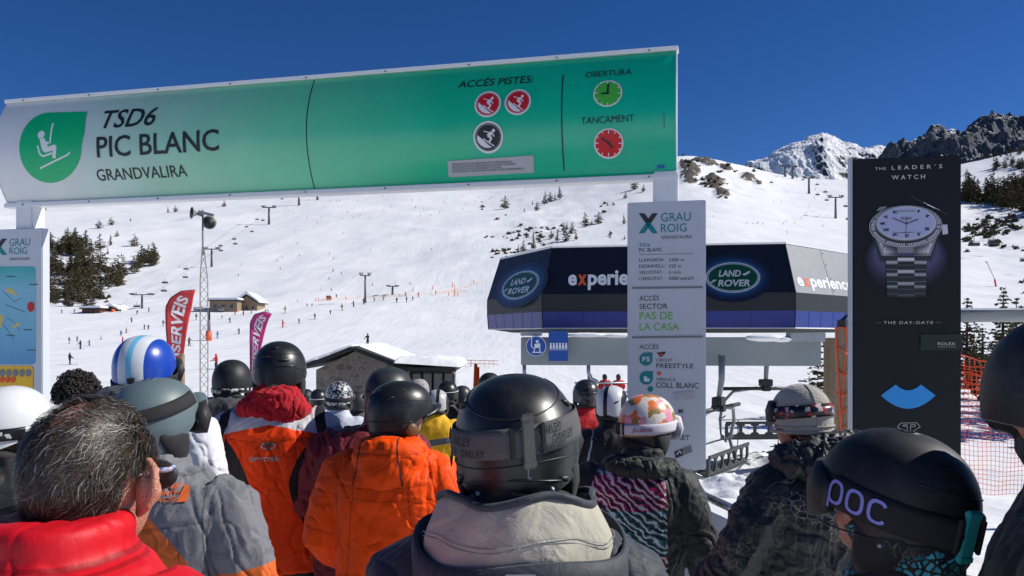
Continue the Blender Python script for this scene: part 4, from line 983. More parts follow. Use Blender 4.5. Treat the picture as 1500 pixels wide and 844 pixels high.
# ------------------------------------------------------------ stone hut with snowed roof
M_stone = bpy.data.materials.new('stone_wall'); M_stone.use_nodes = True; nt = M_stone.node_tree; b = shade(nt)
tc = N(nt, 'ShaderNodeTexCoord'); mp = N(nt, 'ShaderNodeMapping'); mp.inputs['Scale'].default_value = (3.0, 3.0, 5.2); nt.links.new(tc.outputs['Object'], mp.inputs['Vector'])
vo = N(nt, 'ShaderNodeTexVoronoi', feature='DISTANCE_TO_EDGE', Scale=1.0); vc = N(nt, 'ShaderNodeTexVoronoi', Scale=1.0)
for q in (vo, vc): nt.links.new(mp.outputs[0], q.inputs['Vector'])
rp = N(nt, 'ShaderNodeValToRGB'); rp.color_ramp.elements[0].color = (.13, .105, .08, 1); rp.color_ramp.elements[1].color = (.27, .23, .18, 1); nt.links.new(vc.outputs['Color'], rp.inputs['Fac'])
lt = N(nt, 'ShaderNodeMath', operation='LESS_THAN'); lt.inputs[1].default_value = .05; nt.links.new(vo.outputs['Distance'], lt.inputs[0])
mx = N(nt, 'ShaderNodeMix', data_type='RGBA'); nt.links.new(lt.outputs[0], mx.inputs['Factor']); nt.links.new(rp.outputs[0], mx.inputs['A']); mx.inputs['B'].default_value = (.27, .245, .21, 1)
nt.links.new(mx.outputs['Result'], b.inputs['Base Color']); b.inputs['Roughness'].default_value = .9
bpn = N(nt, 'ShaderNodeBump', Strength=.3, Distance=.03); nt.links.new(vo.outputs['Distance'], bpn.inputs['Height']); nt.links.new(bpn.outputs[0], b.inputs['Normal'])
M_glass = mat('window_glass', (.03, .035, .04), .08, spec=.8, var=.3, vscale=1); M_frame = mat('dark_window_frame', (.025, .024, .022), .6)
M_door = mat('brown_door', (.10, .06, .035), .7, var=.25); M_fascia = mat('dark_fascia', (.03, .027, .025), .7)
hd = 31.0; X = lambda p, d=hd: (p-750)/F*d; Zz = lambda y, d=hd: HC+(HY-y)/F*d
hx = X(520); hz = -2.75
hut = thing('stone_hut', 'stone hut with a snow-laden gable roof in the middle distance', 'hut', (hx, hd, hz))
H = lambda x, y, z: Vector((x-hx, y-hd, z-hz))
apex = Zz(508); el = (X(445), Zz(541)); er = (X(604), Zz(543)); wl, wr = X(463), X(598)
m = MB(); m.prism([(wl-hx, 0), (wr-hx, 0), (wr-hx, er[1]-hz-.02), (0, apex-hz-.18), (wl-hx, el[1]-hz-.02)], 0, 6.0, M=Matrix(((1, 0, 0, 0), (0, 0, 1, 0), (0, 1, 0, 0), (0, 0, 0, 1)))); m.build('wall', M_stone, hut)
def slab(m, a, b, th, y0, y1, mi=0):
    """Sloping roof slab from eave a to ridge b (x, z), th thick, between depths y0 and y1."""
    n = Vector((-(b[1]-a[1]), 0, b[0]-a[0])).normalized(); n = n if n.z > 0 else -n
    c = [H(x, y, z)+n*q for (x, z) in (a, b) for q in (0, th) for y in (y0, y1)]
    m.add(c, [(0, 1, 3, 2), (4, 6, 7, 5), (0, 4, 5, 1), (2, 3, 7, 6), (0, 2, 6, 4), (1, 5, 7, 3)], mi)
m = MB(); slab(m, el, (hx, apex-.12), .14, hd-.5, hd+6.3); slab(m, er, (hx, apex-.125), .14, hd-.5, hd+6.3); m.build('roof', M_fascia, hut, bevel=.01)
def snow_roof(a, b, th, y0, y1, seed, name='roof_snow'):
    """Pillow of snow lying on a sloping roof, thick rounded edges, lumpy top."""
    nx, ny = 46, 26; top_, bot = [], []
    for j in range(ny+1):
        v = j/ny; r1, r2 = [], []
        for i in range(nx+1):
            u = i/nx; x = a[0]+(b[0]-a[0])*u; z = a[1]+(b[1]-a[1])*u; y = y0+(y1-y0)*v
            e = min(u*8, (1-u)*8, v*7, (1-v)*7, 1); e = math.sqrt(max(0, 1-(1-e)**2))
            nn = float(fbm(np.array([x*.9+seed]), np.array([y*.9]), octv=3, seed=seed)[0])
            bul = .10*(1-min(u*6, (1-u)*9, v*6, 1))
            r1.append(H(x+(a[0]-b[0])/abs(a[0]-b[0])*bul*(1 if u < .3 else 0), y-(bul if v < .3 else 0), z+.01+th*e*(1+.35*nn))); r2.append(H(x, y, z+.004))
        top_.append(r1); bot.append(r2)
    m = MB(); m.loft(top_, 0, caps=False, closed=False)
    for k in range(ny): m.quad(bot[k][0], bot[k+1][0], top_[k+1][0], top_[k][0]); m.quad(bot[k+1][nx], bot[k][nx], top_[k][nx], top_[k+1][nx])
    for k in range(nx): m.quad(bot[0][k+1], bot[0][k], top_[0][k], top_[0][k+1]); m.quad(bot[ny][k], bot[ny][k+1], top_[ny][k+1], top_[ny][k])
    return m.build(name, M_snow, hut, smooth=True)
snow_roof((el[0]+.05, el[1]+.15), (hx-.05, apex+.02), .11, hd-.30, hd+6.2, 3); snow_roof((er[0]-.1, er[1]+.16), (hx+.05, apex+.03), .14, hd+.35, hd+6.2, 5)
# annex with glazed porch
m = MB(); ax0, ax1 = X(596), X(664); az = Zz(545)
m.box(H((ax0+ax1)/2, hd+2.2, (az+hz)/2), (ax1-ax0-.3, 3.0, az-hz)); m.build('annex_wall', M_stone, hut)
m = MB(); m.box(H((X(580)+X(669))/2, hd+1.6, Zz(540)), (X(669)-X(580), 4.6, .16)); m.build('annex_roof', M_fascia, hut, bevel=.01)
snow_roof((X(669)+.1, Zz(537)), (X(580), Zz(531)), .22, hd-.75, hd+4.0, 8)
for k in range(4):
    x0 = X(600+16*k); m = MB()
    for x in (x0, x0+.40): m.box(H(x, hd+.62, (az+hz)/2-.05), (.07, .09, az-hz-.1))
    for z in (az-.06, az-.85, hz+.3): m.box(H(x0+.2, hd+.622, z), (.33, .08, .07))
    f_ = m.build('window', M_frame, hut); g = MB(); g.box(H(x0+.2, hd+.65, (az+hz)/2), (.36, .02, az-hz-.2)); link('pane', g.mesh('pane', [M_glass]), f_)
m = MB(); m.box(H(X(530), hd-.04, hz+1.0), (.95, .08, 2.0)); dr = m.build('door', M_door, hut, bevel=.01)
m = MB(); m.ball(H(X(530)+.36, hd-.11, hz+1.0), .04, 8, 6); link('handle', m.mesh('handle', [M_steel]), dr)

# ------------------------------------------------------------ loudspeaker mast, flags, timber posts, nets
md = 28.0; mp_ = at(297, 560, md); mz = ground_z(mp_.x, md)
mast = thing('loudspeaker_mast', 'slim steel lattice mast carrying two grey horn loudspeakers, left of the hut', 'mast', (mp_.x, md, mz))
ztop = at(295, 318, md).z-mz; zl = at(295, 362, md).z-mz; m = MB(); legs = []
for k in range(3):
    a = k*2*math.pi/3+.4; legs.append((math.cos(a), math.sin(a)))
rad = lambda z: .17 if z < zl-1.2 else .17-(.17-.04)*min(1, (z-(zl-1.2))/1.2)
nz = 22
for cx, cy in legs: m.tube([(cx*rad(z), cy*rad(z), z) for z in np.linspace(-.2, zl, 14)], .016, 6)
for k in range(nz):
    z0, z1 = zl*k/nz, zl*(k+1)/nz
    for i in range(3):
        j = (i+1) % 3; a, b = (i, j) if k % 2 else (j, i)
        m.tube([(legs[a][0]*rad(z0), legs[a][1]*rad(z0), z0), (legs[b][0]*rad(z1), legs[b][1]*rad(z1), z1)], .009, 4, caps=False)
m.build('lattice', mat('mast_steel', (.26, .22, .20), .6, metal=.4, var=.3), mast)
m = MB(); m.tube([(0, 0, zl-.3), (0, 0, ztop+.25)], .035, 8); m.build('pole', M_steel, mast, smooth=True)
def horn(p, dirv, s, label=None):
    dirv = Vector(dirv).normalized(); m = MB(); p = Vector(p)
    m.tube([p+dirv*s*t for t in (-.55, -.30, -.28, -.05, .12, .30, .42, .45)], [s*.22, s*.22, s*.16, s*.17, s*.24, s*.40, s*.58, s*.60], 18); h = m.build('loudspeaker', mat('horn_grey', (.20, .20, .19), .55, var=.15), mast, smooth=True)
    q = MB(); q.tube([p+dirv*s*.452, p+dirv*s*.456], [s*.50, s*.50], 18); q.tube([p+dirv*s*.457, p+dirv*s*.50], [s*.18, s*.10], 12); link('horn_mouth', q.mesh('horn_mouth', [M_dark], True), h)
horn((-.22, -.02, ztop+.12), (-.75, -.6, .05), .36); horn((.28, -.12, ztop-.22), (.35, -.95, -.05), .40)
m = MB(); m.box((.12, .0, ztop+.12), (.55, .10, .10), M=Matrix.Rotation(.25, 3, 'Y')); m.build('crossarm', M_steel, mast, bevel=.01)

def feather_flag(label, d, outline, color, text_pts, name):
    """outline: photo pixels round the cloth (as seen), bottom last; cloth hangs in a gentle curve on a bent pole."""
    ex = Vector((1, .12, 0)); P_ = Panel(at(outline[0][0], 560, d), ex, (0, 0, 1)); root = at(outline[-1][0], 560, d); gz = ground_z(root.x, d)
    t = thing('feather_flag', label, 'flag', (root.x, d, gz))
    left, right = text_pts['left'], text_pts['right']; n = 30; rows = []
    ly = np.linspace(0, 1, n); m = MB()
    lx = [np.interp(f, np.linspace(0, 1, len(left)), [q[0] for q in left]) for f in ly]; lyy = [np.interp(f, np.linspace(0, 1, len(left)), [q[1] for q in left]) for f in ly]
    rx = [np.interp(f, np.linspace(0, 1, len(right)), [q[0] for q in right]) for f in ly]; ryy = [np.interp(f, np.linspace(0, 1, len(right)), [q[1] for q in right]) for f in ly]
    def cloth(u, f):
        i = f*(n-1); a = P_.px(np.interp(i, range(n), lx), np.interp(i, range(n), lyy)); b = P_.px(np.interp(i, range(n), rx), np.interp(i, range(n), ryy))
        x = a[0]+(b[0]-a[0])*u; y = a[1]+(b[1]-a[1])*u
        return P_.fn(x, y, .05*math.sin(u*3+f*5)+.02*math.sin(f*14))
    for f in ly: m.loft([], 0) if False else rows.append([cloth(k/10, f) for k in range(11)])
    m.loft(rows, 0, caps=False, closed=False); fm = mat(name, color, .7, var=.06, vscale=3); tb_ = N(fm.node_tree, 'ShaderNodeBsdfTranslucent'); tb_.inputs['Color'].default_value = c4(color); ms_ = N(fm.node_tree, 'ShaderNodeMixShader'); ms_.inputs[0].default_value = .45; ou_ = fm.node_tree.nodes['Material Output']
    fm.node_tree.links.new(shade(fm.node_tree).outputs[0], ms_.inputs[1]); fm.node_tree.links.new(tb_.outputs[0], ms_.inputs[2]); fm.node_tree.links.new(ms_.outputs[0], ou_.inputs['Surface'])
    o = m.build('cloth', fm, t, smooth=True); sd = o.modifiers.new('thick', 'SOLIDIFY'); sd.thickness = .006; sd.offset = 0
    m = MB(); pole = [cloth(0, f)+P_.n*-.012 for f in ly]; bot = pole[-1]; m.tube([Vector((bot.x-.02, bot.y, gz-.1))]+pole[::-1], .018, 6); m.build('pole', M_fascia, t, smooth=True)
    mid = [cloth(.5, k/60) for k in range(61)]; cl = np.concatenate([[0], np.cumsum([(b-a).length for a, b in zip(mid, mid[1:])])]); cl /= cl[-1]; arcf = lambda q: float(np.interp(q, cl, np.linspace(0, 1, 61)))
    v, f = text2d('SKISERVEIS', 1, bold=.03); w0, w1 = v[:, 0].min(), v[:, 0].max(); h0, h1 = v[:, 1].min(), v[:, 1].max(); lm = MB(); fb, ft = text_pts['fb'], text_pts['ft']; ul, ur = text_pts.get('u', (.27, .72))
    vs = []
    for a, b in v:
        fr = fb+(ft-fb)*(a-w0)/(w1-w0); u = ur+(ul-ur)*(b-h0)/(h1-h0); vs.append(cloth(u, arcf(fr))+P_.n*.012)
    lm.add(vs, f); lm.build('lettering', M_white, t); to_local(t); return t
feather_flag('red feather flag lettered in white, beside the lattice mast', 20.0, [(243, 560), (243, 600)], srgb(238, 92, 94), dict(left=[(286, 425), (266, 427), (250, 437), (243.5, 450), (244, 480), (246, 520), (248, 560), (250, 640)], right=[(286, 426), (283, 437), (280, 450), (277, 463), (273, 490), (269, 520), (265, 550), (262, 640)], fb=.60, ft=.075, u=(.22, .76)), 'flag_red')
feather_flag('pink feather flag lettered in white, behind the orange and black jacket', 26.0, [(366, 560), (366, 600)], srgb(236, 88, 168), dict(left=[(398, 460), (387, 457), (373, 461), (367, 472), (366.5, 495), (366, 520), (366, 550), (366, 620)], right=[(398, 461), (394, 467), (390, 477), (386, 493), (382, 512), (378, 532), (374, 552), (371, 620)], fb=.58, ft=.06, u=(.24, .76)), 'flag_pink')
def timber(label, px, ytop, d, r, name='timber_post', rt=None):
    p = at(px, ytop, d); gz = ground_z(p.x, d); t = thing(name, label, 'post', (p.x, d, gz)); m = MB()
    m.tube([(0, 0, -.2), (.01, 0, (p.z-gz)*.5), (0, 0, p.z-gz)], [r*1.05, r, rt or r*.95], 14); m.build('trunk', M_wood, t, smooth=False); return t
timber('square-cut brown post just in front of the red feather flag', 266, 519, 18, .07)
def net_sheet(m, P00, P10, P11, P01, nx, ny, w, mi=0, sagf=.0, seed=0):
    """Square-mesh netting hung between four corners, each cord a thin round thread."""
    rr = random.Random(seed); C_ = lambda u, v: P00*(1-u)*(1-v)+P10*u*(1-v)+P11*u*v+P01*(1-u)*v+Vector((0, sagf*math.sin(u*9+v*3)*.6, -sagf*math.sin(u*math.pi)*v+sagf*.25*math.sin(u*23+v*11)))
    for i in range(nx+1): m.tube([C_(i/nx, k/8) for k in range(9)], w, 3, mi, caps=False)
    for j in range(ny+1): m.tube([C_(k/16, j/ny) for k in range(17)], w, 3, mi, caps=False)
tp = timber('stout bare timber post wrapped in orange net, left of the billboard', 1238, 480, 8.2, .105)
m = MB()
for k in range(12):
    z = 2.25-k*.20; m.tube([(.112*math.cos(a), .112*math.sin(a), z+.05*math.sin(a*2+k)) for a in np.linspace(-2.9, 0.2, 9)], .006, 4, caps=False)
m.tube([(-.113, -.03, 2.3), (-.085, -.08, 1.4), (-.02, -.113, .6)], .008, 4); m.tube([(-.03, -.112, 2.3), (-.07, -.09, 1.5), (-.1, -.05, .4)], .006, 4)
tag(m.build('net_wrap', M_orange, None), 'orange net cord wound round the timber post left of the billboard', 'net').location = tp.location
m = MB(); m.box((0, 0, .03), (.12, .1, .1), M=Matrix.Rotation(.5, 3, 'Z')); m.tube([(-.05, 0, .06), (.03, 0, .13), (.08, .02, .05)], .02, 6); o = tag(m.build('rope_knot', M_dark, None), 'black rope knot on top of the timber post left of the billboard', 'rope'); o.location = tp.location+Vector((0, 0, at(1238, 480, 8.2).z-tp.location.z))
pine_trunk = timber('rough grey tree trunk behind the net-wrapped timber post', 1222, 495, 24, .32, 'tree_trunk')
net = MB(); nd_ = 7.0
net_sheet(net, at(1396, 540, nd_), at(1600, 556, nd_), at(1600, 720, nd_), at(1396, 720, nd_), 34, 26, .0022, sagf=.03)
net_sheet(net, at(1400, 520, nd_-.02), at(1600, 556, nd_-.02), at(1600, 588, nd_-.02), at(1400, 566, nd_-.02), 26, 4, .005, sagf=.05, seed=2)
nf = thing('net_fence', 'orange mesh safety net fence on the snow right of the billboard', 'fence', at(1396, 760, nd_)); net.build('net', M_orange, nf)
for px in (1396, 1600):
    p = at(px, 518, nd_); m = MB(); m.tube([(p.x, nd_+.03, ground_z(p.x, nd_)-.1), (p.x, nd_+.03, p.z+.02)], .02, 8); m.build('pole', M_orange, nf)
to_local(nf)
bb = thing('barrier_beam', 'thick grey horizontal beam crossing behind the right side of the billboard', 'barrier', (at(1500, 463, 10).x, 10, ground_z(6, 10)))
m = MB(); p, q = at(1380, 463, 10), at(1720, 463, 9.6); q.z = p.z
m.tube([p, q], .078, 16); m.build('beam', M_beam, bb, smooth=True)
m = MB(); m.box((p+q)/2+Vector((0, 0, .08)), (2.9, .1, .02)); m.build('cap', M_snow, bb)
for w in (p+Vector((.06, 0, 0)), q-Vector((.1, 0, 0))):
    m = MB(); m.tube([(w.x, w.y, ground_z(w.x, w.y)-.1), (w.x, w.y, w.z)], .06, 10); m.build('support', M_beam, bb, smooth=True)
to_local(bb)
random.seed(5)
for px, yt, d, lb in ((1468, 420, 62, 'bushy young pine rising above the grey beam, the taller one'), (1489, 436, 60, 'shorter bushy pine right of the tall one above the grey beam'), (1416, 436, 66, 'pine tip at the billboard edge just above the grey beam'), (1440, 480, 50, 'dark pine crown below the grey beam behind the net'), (1478, 484, 46, 'broad pine crown below the grey beam, closest to the black helmet'), (1425, 490, 56, 'pine foliage below the grey beam by the billboard edge'),
                      (1210, 500, 36, 'pine foliage behind the grey trunk left of the billboard'), (1232, 497, 40, 'dark pine left of the billboard, behind the timber post')):
    p = at(px, yt, d); gz = ground_z(p.x, d); pine(Vector((p.x, d, gz)), p.z-gz, lb, 'pines close behind the barrier', near=True, wide=1.35 if d > 55 else 1.9)
# trees off to the right whose long shadows lie on the snow behind the station
for k, (x, y, h) in enumerate(((24, 34, 9), (27, 39, 11), (29, 31, 8), (31, 43, 10))):
    pine(Vector((x, y, ground_z(x, y))), h, 'tall pine standing right of the station, beyond the picture edge', 'pines right of the picture', near=True, wide=1.5)
# ------------------------------------------------------------ far lifts, buildings, markers, skiers
def fuse(mb, voxel, smooth=4, factor=.5, mats=None, name='mesh', sub=0):
    """Grow one continuous skin over overlapping closed shapes."""
    me = mb.mesh('tmp', mats or [M_black]); o = bpy.data.objects.new('tmp', me); COL.objects.link(o)
    r = o.modifiers.new('skin', 'REMESH'); r.mode = 'VOXEL'; r.voxel_size = voxel
    if smooth: s = o.modifiers.new('smooth', 'SMOOTH'); s.iterations = smooth; s.factor = factor
    if sub: q = o.modifiers.new('sub', 'SUBSURF'); q.levels = sub; q.render_levels = sub
    dg = bpy.context.evaluated_depsgraph_get(); dg.update()
    out = bpy.data.meshes.new_from_object(o.evaluated_get(dg)); out.name = name
    bpy.data.objects.remove(o); bpy.data.meshes.remove(me)
    out.polygons.foreach_set('use_smooth', [True]*len(out.polygons))
    return out
M_pyl = mat('pylon_grey', (.12, .125, .13), .6, metal=.2)
def pylon(px, yb, yt, label, pad=False, arm=3.6):
    p = slope_at(px, yb); h = px_h(p, yb-yt); t = thing('lift_pylon', label, 'pylon', p, 0, 'lift pylons on the slopes'); k = max(1, p.y/260)
    m = MB(); m.tube([(0, 0, -.5), (0, 0, h*.96)], [.42*k, .26*k], 10); m.build('mast', M_pyl, t, smooth=True)
    m = MB(); m.box((0, 0, h*.96), (arm*2*k**.5, .5*k, .28*k)); m.build('crossarm', M_pyl, t)
    for sx in (-1, 1):
        m = MB(); m.box((sx*arm*k**.5*.92, 0, h*.985), (.5*k, 3.2, .3*k)); m.box((sx*arm*k**.5*.92, 0, h*1.04), (1.2*k, 1.6, .18*k)); m.box((sx*arm*k**.5*.55, 0, h*1.03), (.16*k, .2, .8*k)); m.build('sheave_train', M_pyl, t)
    if pad: m = MB(); m.tube([(0, 0, -.2), (0, 0, h*.30)], (.62 if p.y < 220 else .36)*k, 12); m.build('pad', M_orange, t, smooth=True)
    return p, h
PY = []
for px, yb, yt, lb, pad, arm in (
    (208, 452, 431, 'lift pylon at the foot of the left slope above the small low hut', False, 3.4), (306, 499, 453, 'lift pylon with an orange padded foot right behind the lattice mast', True, 2.6),
    (310, 391, 364, 'lift pylon just right of the lattice mast, halfway up its height', False, 3.0), (394, 329, 303, 'lift pylon on the left slope under the middle of the banner', False, 3.2),
    (438, 301, 284, 'lift pylon near the ridge with a red base below the banner seam', True, 1.6), (465, 293, 280, 'topmost lift pylon at the ridge below the banner seam', False, 1.6),
    (535, 444, 402, 'tall pole-like lift pylon rising from the flat beyond the hut', False, 1.6), (575, 432, 419, 'short dark drag lift pylon right of the pole-like one', False, 1.8),
    (1150, 259, 243, 'left lift pylon of the pair on the far saddle under the snowy peak', False, 2.6), (1161, 262, 244, 'right lift pylon of the pair on the far saddle under the snowy peak', False, 2.6),
    (1185, 284, 260, 'lift pylon below the pair on the right piste', False, 3.0), (1224, 320, 288, 'nearest lift pylon on the right piste, beside the billboard', False, 3.4)):
    PY.append(pylon(px, yb, yt, lb, pad, arm))
def small_chair(px, py, wpx, label, group, riders=0):
    q = slope_at(px, min(py+16, 500)); d = q.y*.985; p = at(px, py, d); s = wpx/F*d/2.6
    t = thing('lift_chair', label, 'lift chair', p, R(6), group); t.scale = (s, s, s)
    m = MB(); m.tube([(0, 0, 2.4), (0, 0, .9)], .09, 6); m.tube([(-1.25, 0, .9), (1.25, 0, .9)], .08, 6); m.build('hanger', M_pyl, t)
    m = MB(); m.box((0, .1, 0), (2.6, .55, .16)); m.box((0, -.2, .38), (2.6, .14, .55))
    for sx in (-1.25, 1.25): m.tube([(sx, 0, .9), (sx, .2, .02)], .07, 6)
    m.build('seat', M_chair, t)
    return t
for px, py, w in ((376.5, 322, 5), (385, 323.5, 5), (361, 333, 5), (369, 340, 5), (343, 351, 6), (344.5, 358, 6), (323, 361, 6), (323.5, 368, 6), (272.5, 395, 7), (271.5, 407, 7), (241.5, 415, 8), (240, 427, 8), (200.5, 450, 9), (407, 288, 4), (413, 292, 4), (418, 289, 4)):
    small_chair(px, py, w, 'small empty chair on the cable climbing the left slope', 'chairs on the left lift line')
for px, py, w in ((1176, 264, 4), (1197, 271, 5), (1197.5, 286, 6), (1209, 282, 6), (1211, 294, 6), (1239, 303, 7), (1243, 322, 8), (1130, 268, 5), (1167, 261, 3)):
    small_chair(px, py, w, 'small empty chair on the cable above the right piste', 'chairs on the right lift line')
small_chair(1455, 356, 16, 'wide empty chair in the air right of the billboard', 'chairs by the billboard')
small_chair(1427, 360, 16, 'wide dark chair low over the shrubs at the billboard edge', 'chairs by the billboard'); small_chair(1501, 383, 14, 'wide chair at the right picture edge', 'chairs by the billboard')
def cable(label, pts, r):
    m = MB(); m.tube(pts, r, 4, caps=False); tag(m.build('lift_cable', M_pyl, None), label, 'cable')
P1 = [PY[i] for i in (0, 2, 3, 4)]
for sx, lb in ((-1, 'thin cable of the left lift, its left strand'), (1, 'thin cable of the left lift, its right strand')): cable(lb, [p+Vector((sx*3*max(1, p.y/260)**.5, 0, h)) for p, h in P1], .03)
P2 = [PY[i] for i in (11, 10, 9)]
for sx, lb in ((-1, 'thin cable of the right lift, its left strand'), (1, 'thin cable of the right lift, its right strand')): cable(lb, [p+Vector((sx*3.2*max(1, p.y/260)**.5, 0, h)) for p, h in P2], .04)
# piste markers and pads
def marker(px, py, hpx, label, group, col, r=.10, lean=0.0):
    p = slope_at(px, py); h = px_h(p, hpx); t = MB(); k = max(1, p.y/160); k *= .62; h *= .8; t.tube([(0, 0, -.3), (lean*h, 0, h)], [r*k, r*k*.7], 6)
    o = t.build('piste_marker', col, None, smooth=True); o.location = p; tag(o, label, 'marker', group)
M_mred = mat('marker_red', srgb(214, 64, 42), .5); M_mor = mat('marker_orange', srgb(240, 110, 50), .5)
for x, y, h in ((300, 182, 6), (577, 182, 5), (672, 132, 5), (800, 174, 6), (668, 272, 4), (173, 293, 5), (580, 322, 4), (461, 250, 4), (250, 234, 4), (376, 136, 4), (985, 84, 4), (1045, 108, 3), (10, 390, 4), (361, 500, 9), (636, 85, 3)):
    marker(350+x/3.015, 260+y/3.015, h, 'thin red marker pole standing on the wide open piste', 'marker poles on the wide piste', M_mred, .07, .15)
for x, y, h in ((822, 420, 7), (816, 470, 5), (785, 525, 5), (770, 565, 6), (738, 597, 6), (695, 625, 6), (648, 687, 8), (580, 745, 4), (555, 395, 3)):
    marker(1000+x/4.219, 180+y/4.219, h, 'small leaning red marker pole on the piste left of the billboard', 'marker poles on the right piste', M_mred, .07, -.25)
for x, y, h in ((646, 527, 5), (710, 527, 5), (927, 524, 8), (953, 526, 22), (967, 525, 9), (769, 505, 7), (856, 495, 7), (944, 482, 8), (1037, 468, 6), (473, 540, 6), (260, 550, 5), (340, 545, 6), (353, 545, 6)):
    marker(350+x/3.015, 260+y/3.015, h, 'orange padded post in the line of fencing beyond the hut', 'orange posts at the foot of the piste', M_mor, .16)
for x, y, h in ((1407, 75, 6), (1440, 60, 6), (1465, 45, 6), (1360, 140, 5), (1375, 130, 6), (1390, 110, 6), (1420, 95, 6)):
    marker(660+x/12.5, 255+y/5.56, h*.7, 'thin orange stake in the row climbing to the right gate post', 'orange stakes under the gate post', M_mor, .05)
def far_fence(label, pts, hpx):
    ps = [slope_at(*p) for p in pts]; m = MB()
    for a, b in zip(ps, ps[1:]):
        h = px_h(a, hpx); m.tube([a+Vector((0, 0, h)), b+Vector((0, 0, h))], .06, 4); m.tube([a+Vector((0, 0, h*.5)), b+Vector((0, 0, h*.5))], .05, 4); m.tube([a, a+Vector((0, 0, h))], .07, 4)
        for k in range(1, 6): q = a+(b-a)*k/6; m.tube([q, q+Vector((0, 0, h))], .035, 3)
    tag(m.build('net_fence', mat('faded_orange_net', srgb(238, 196, 170), .7), None), label, 'fence')
far_fence('long faded orange net fence across the foot of the wide piste', [(470+18*k, 441-.9*k-.01*k*k) for k in range(13)], 3.5)
far_fence('short orange net fence at the end of the far fence line near the station', [(640, 430), (662, 427), (684, 421), (705, 414)], 3)
p = at(696, 560, 24); m = MB(); g_ = ground_z(p.x, 24)
m.tube([(0, 0, 0), (.02, 0, at(696, 533, 24).z-g_)], [.16, .05], 8); m.tube([(.06, .05, 0), (.1, .02, at(696, 538, 24).z-g_)], [.1, .03], 6)
o = m.build('rolled_net', M_orange, None, smooth=True); o.location = (p.x, 24, g_); tag(o, 'furled orange net bundle standing upright just right of the hut', 'net')
far_fence('faint orange net fence in front of the hut side', [(602, 536), (640, 537), (690, 537), (730, 538)], 9)
far_fence('faint net fence on the flat left of the hut', [(412, 545), (430, 545), (445, 545)], 10)
# restaurant with two snowy gables; low hut left
def chalet(label, px, py, wpx, hpx, two=True, wallm=None, name='mountain_hut'):
    p = slope_at(px, py); s = px_h(p, 1); t = thing(name, label, 'hut', p)
    w, h = wpx*s, hpx*s
    def vol(x0, x1, z1, zr, y0, y1, gable):
        m = MB()
        if gable: m.prism([(x0, -.4), (x1, -.4), (x1, z1), ((x0+x1)/2, zr-.3), (x0, z1)], y0, y1, M=Matrix(((1, 0, 0, 0), (0, 0, 1, 0), (0, 1, 0, 0), (0, 0, 0, 1))))
        else: m.box(((x0+x1)/2, (y0+y1)/2, z1/2-.2), (x1-x0, y1-y0, z1+.4))
        m.build('wall', wallm or M_lstone, t)
        r, sn = MB(), MB(); xm = (x0+x1)/2
        for a, b in (((x0-.8, z1-.3), (xm, zr)), ((x1+.8, z1-.3), (xm, zr))):
            if not gable: a, b = ((x0-.6, z1), (x1+.6, z1+.05)); 
            for mb_, o0, o1 in ((r, 0, .25), (sn, .255, .95)):
                c = [Vector((x, y, z+o)) for x, z in (a, b) for o in (o0, o1) for y in (y0-.7, y1+.7)]
                mb_.add(c, [(0, 1, 3, 2), (4, 6, 7, 5), (0, 4, 5, 1), (2, 3, 7, 6), (0, 2, 6, 4), (1, 5, 7, 3)])
            if not gable: break
        r.build('roof', M_fascia, t); sn.build('roof_snow', M_snow, t, bevel=.2)
        wn_ = MB()
        for k in range(3): wn_.box((x0+(x1-x0)*(.2+.3*k), y0-.03, z1*.55), ((x1-x0)*.12, .08, z1*.3))
        wn_.build('windows', M_glass, t) if False else [MB_.build('window', M_glass, t) for MB_ in _wins(x0, x1, y0, z1)]
    vol(-w*.5, w*.15, h*.62, h*.8, 0, 7, False); vol(0, w*.5, h*.55, h, 5, 13, True)
    return t
def _wins(x0, x1, y0, z1):
    for k in range(3):
        m = MB(); m.box((x0+(x1-x0)*(.2+.3*k), y0-.03, z1*.5), ((x1-x0)*.1, .08, z1*.3)); yield m
M_lstone = mat('tan_stone', (.26, .19, .12), .85, var=.3, vscale=1.5, bump=.4, bscale=3)
chalet('stone mountain hut with two snowy roofs on the flat right of the mast', 338, 457, 62, 26)
chalet('low dark red hut with a snowy roof at the foot of the left wood', 140, 459, 40, 10, wallm=mat('dark_red_boards', (.11, .035, .025), .8, var=.3))
for x, y, w, h, lb in ((398, 540, 16, 7, 'orange machine parked among people at the foot of the piste'), (500, 534, 6, 5, 'small orange box beside the low red hut')):
    p = slope_at(350+x/3.015, 260+y/3.015) if x == 398 else slope_at(166, 457); s = px_h(p, 1); m = MB()
    m.box((0, 0, h*s*.25), (w*s*.5, 1.6, h*s*.4)); m.box((-w*s*.1, 0, h*s*.62), (w*s*.25, 1.4, h*s*.35)); m.box((w*s*.2, 0, h*s*.5), (w*s*.1, 1.2, h*s*.2)); o = m.build('snow_machine', M_mor, None, bevel=.06); o.location = p; tag(o, lb, 'machine')
sg = slope_at(1457, 420); lh_ = px_h(sg, 36); sc_ = thing('snow_lance', 'tilted snow lance with a red foot on the piste right of the billboard', 'snow lance', sg)
m = MB(); m.tube([(.2*lh_*.3, 0, -.2), (0, 0, lh_*.30)], lh_*.035, 8); m.build('foot', mat('lance_red', srgb(205, 50, 60), .5), sc_); m = MB(); m.tube([(0, 0, lh_*.3), (-.32*lh_, 0, lh_)], lh_*.012, 6); m.tube([(-.30*lh_, 0, lh_*.97), (-.36*lh_, 0, lh_*1.02)], lh_*.025, 6); m.build('lance', M_pyl, sc_)
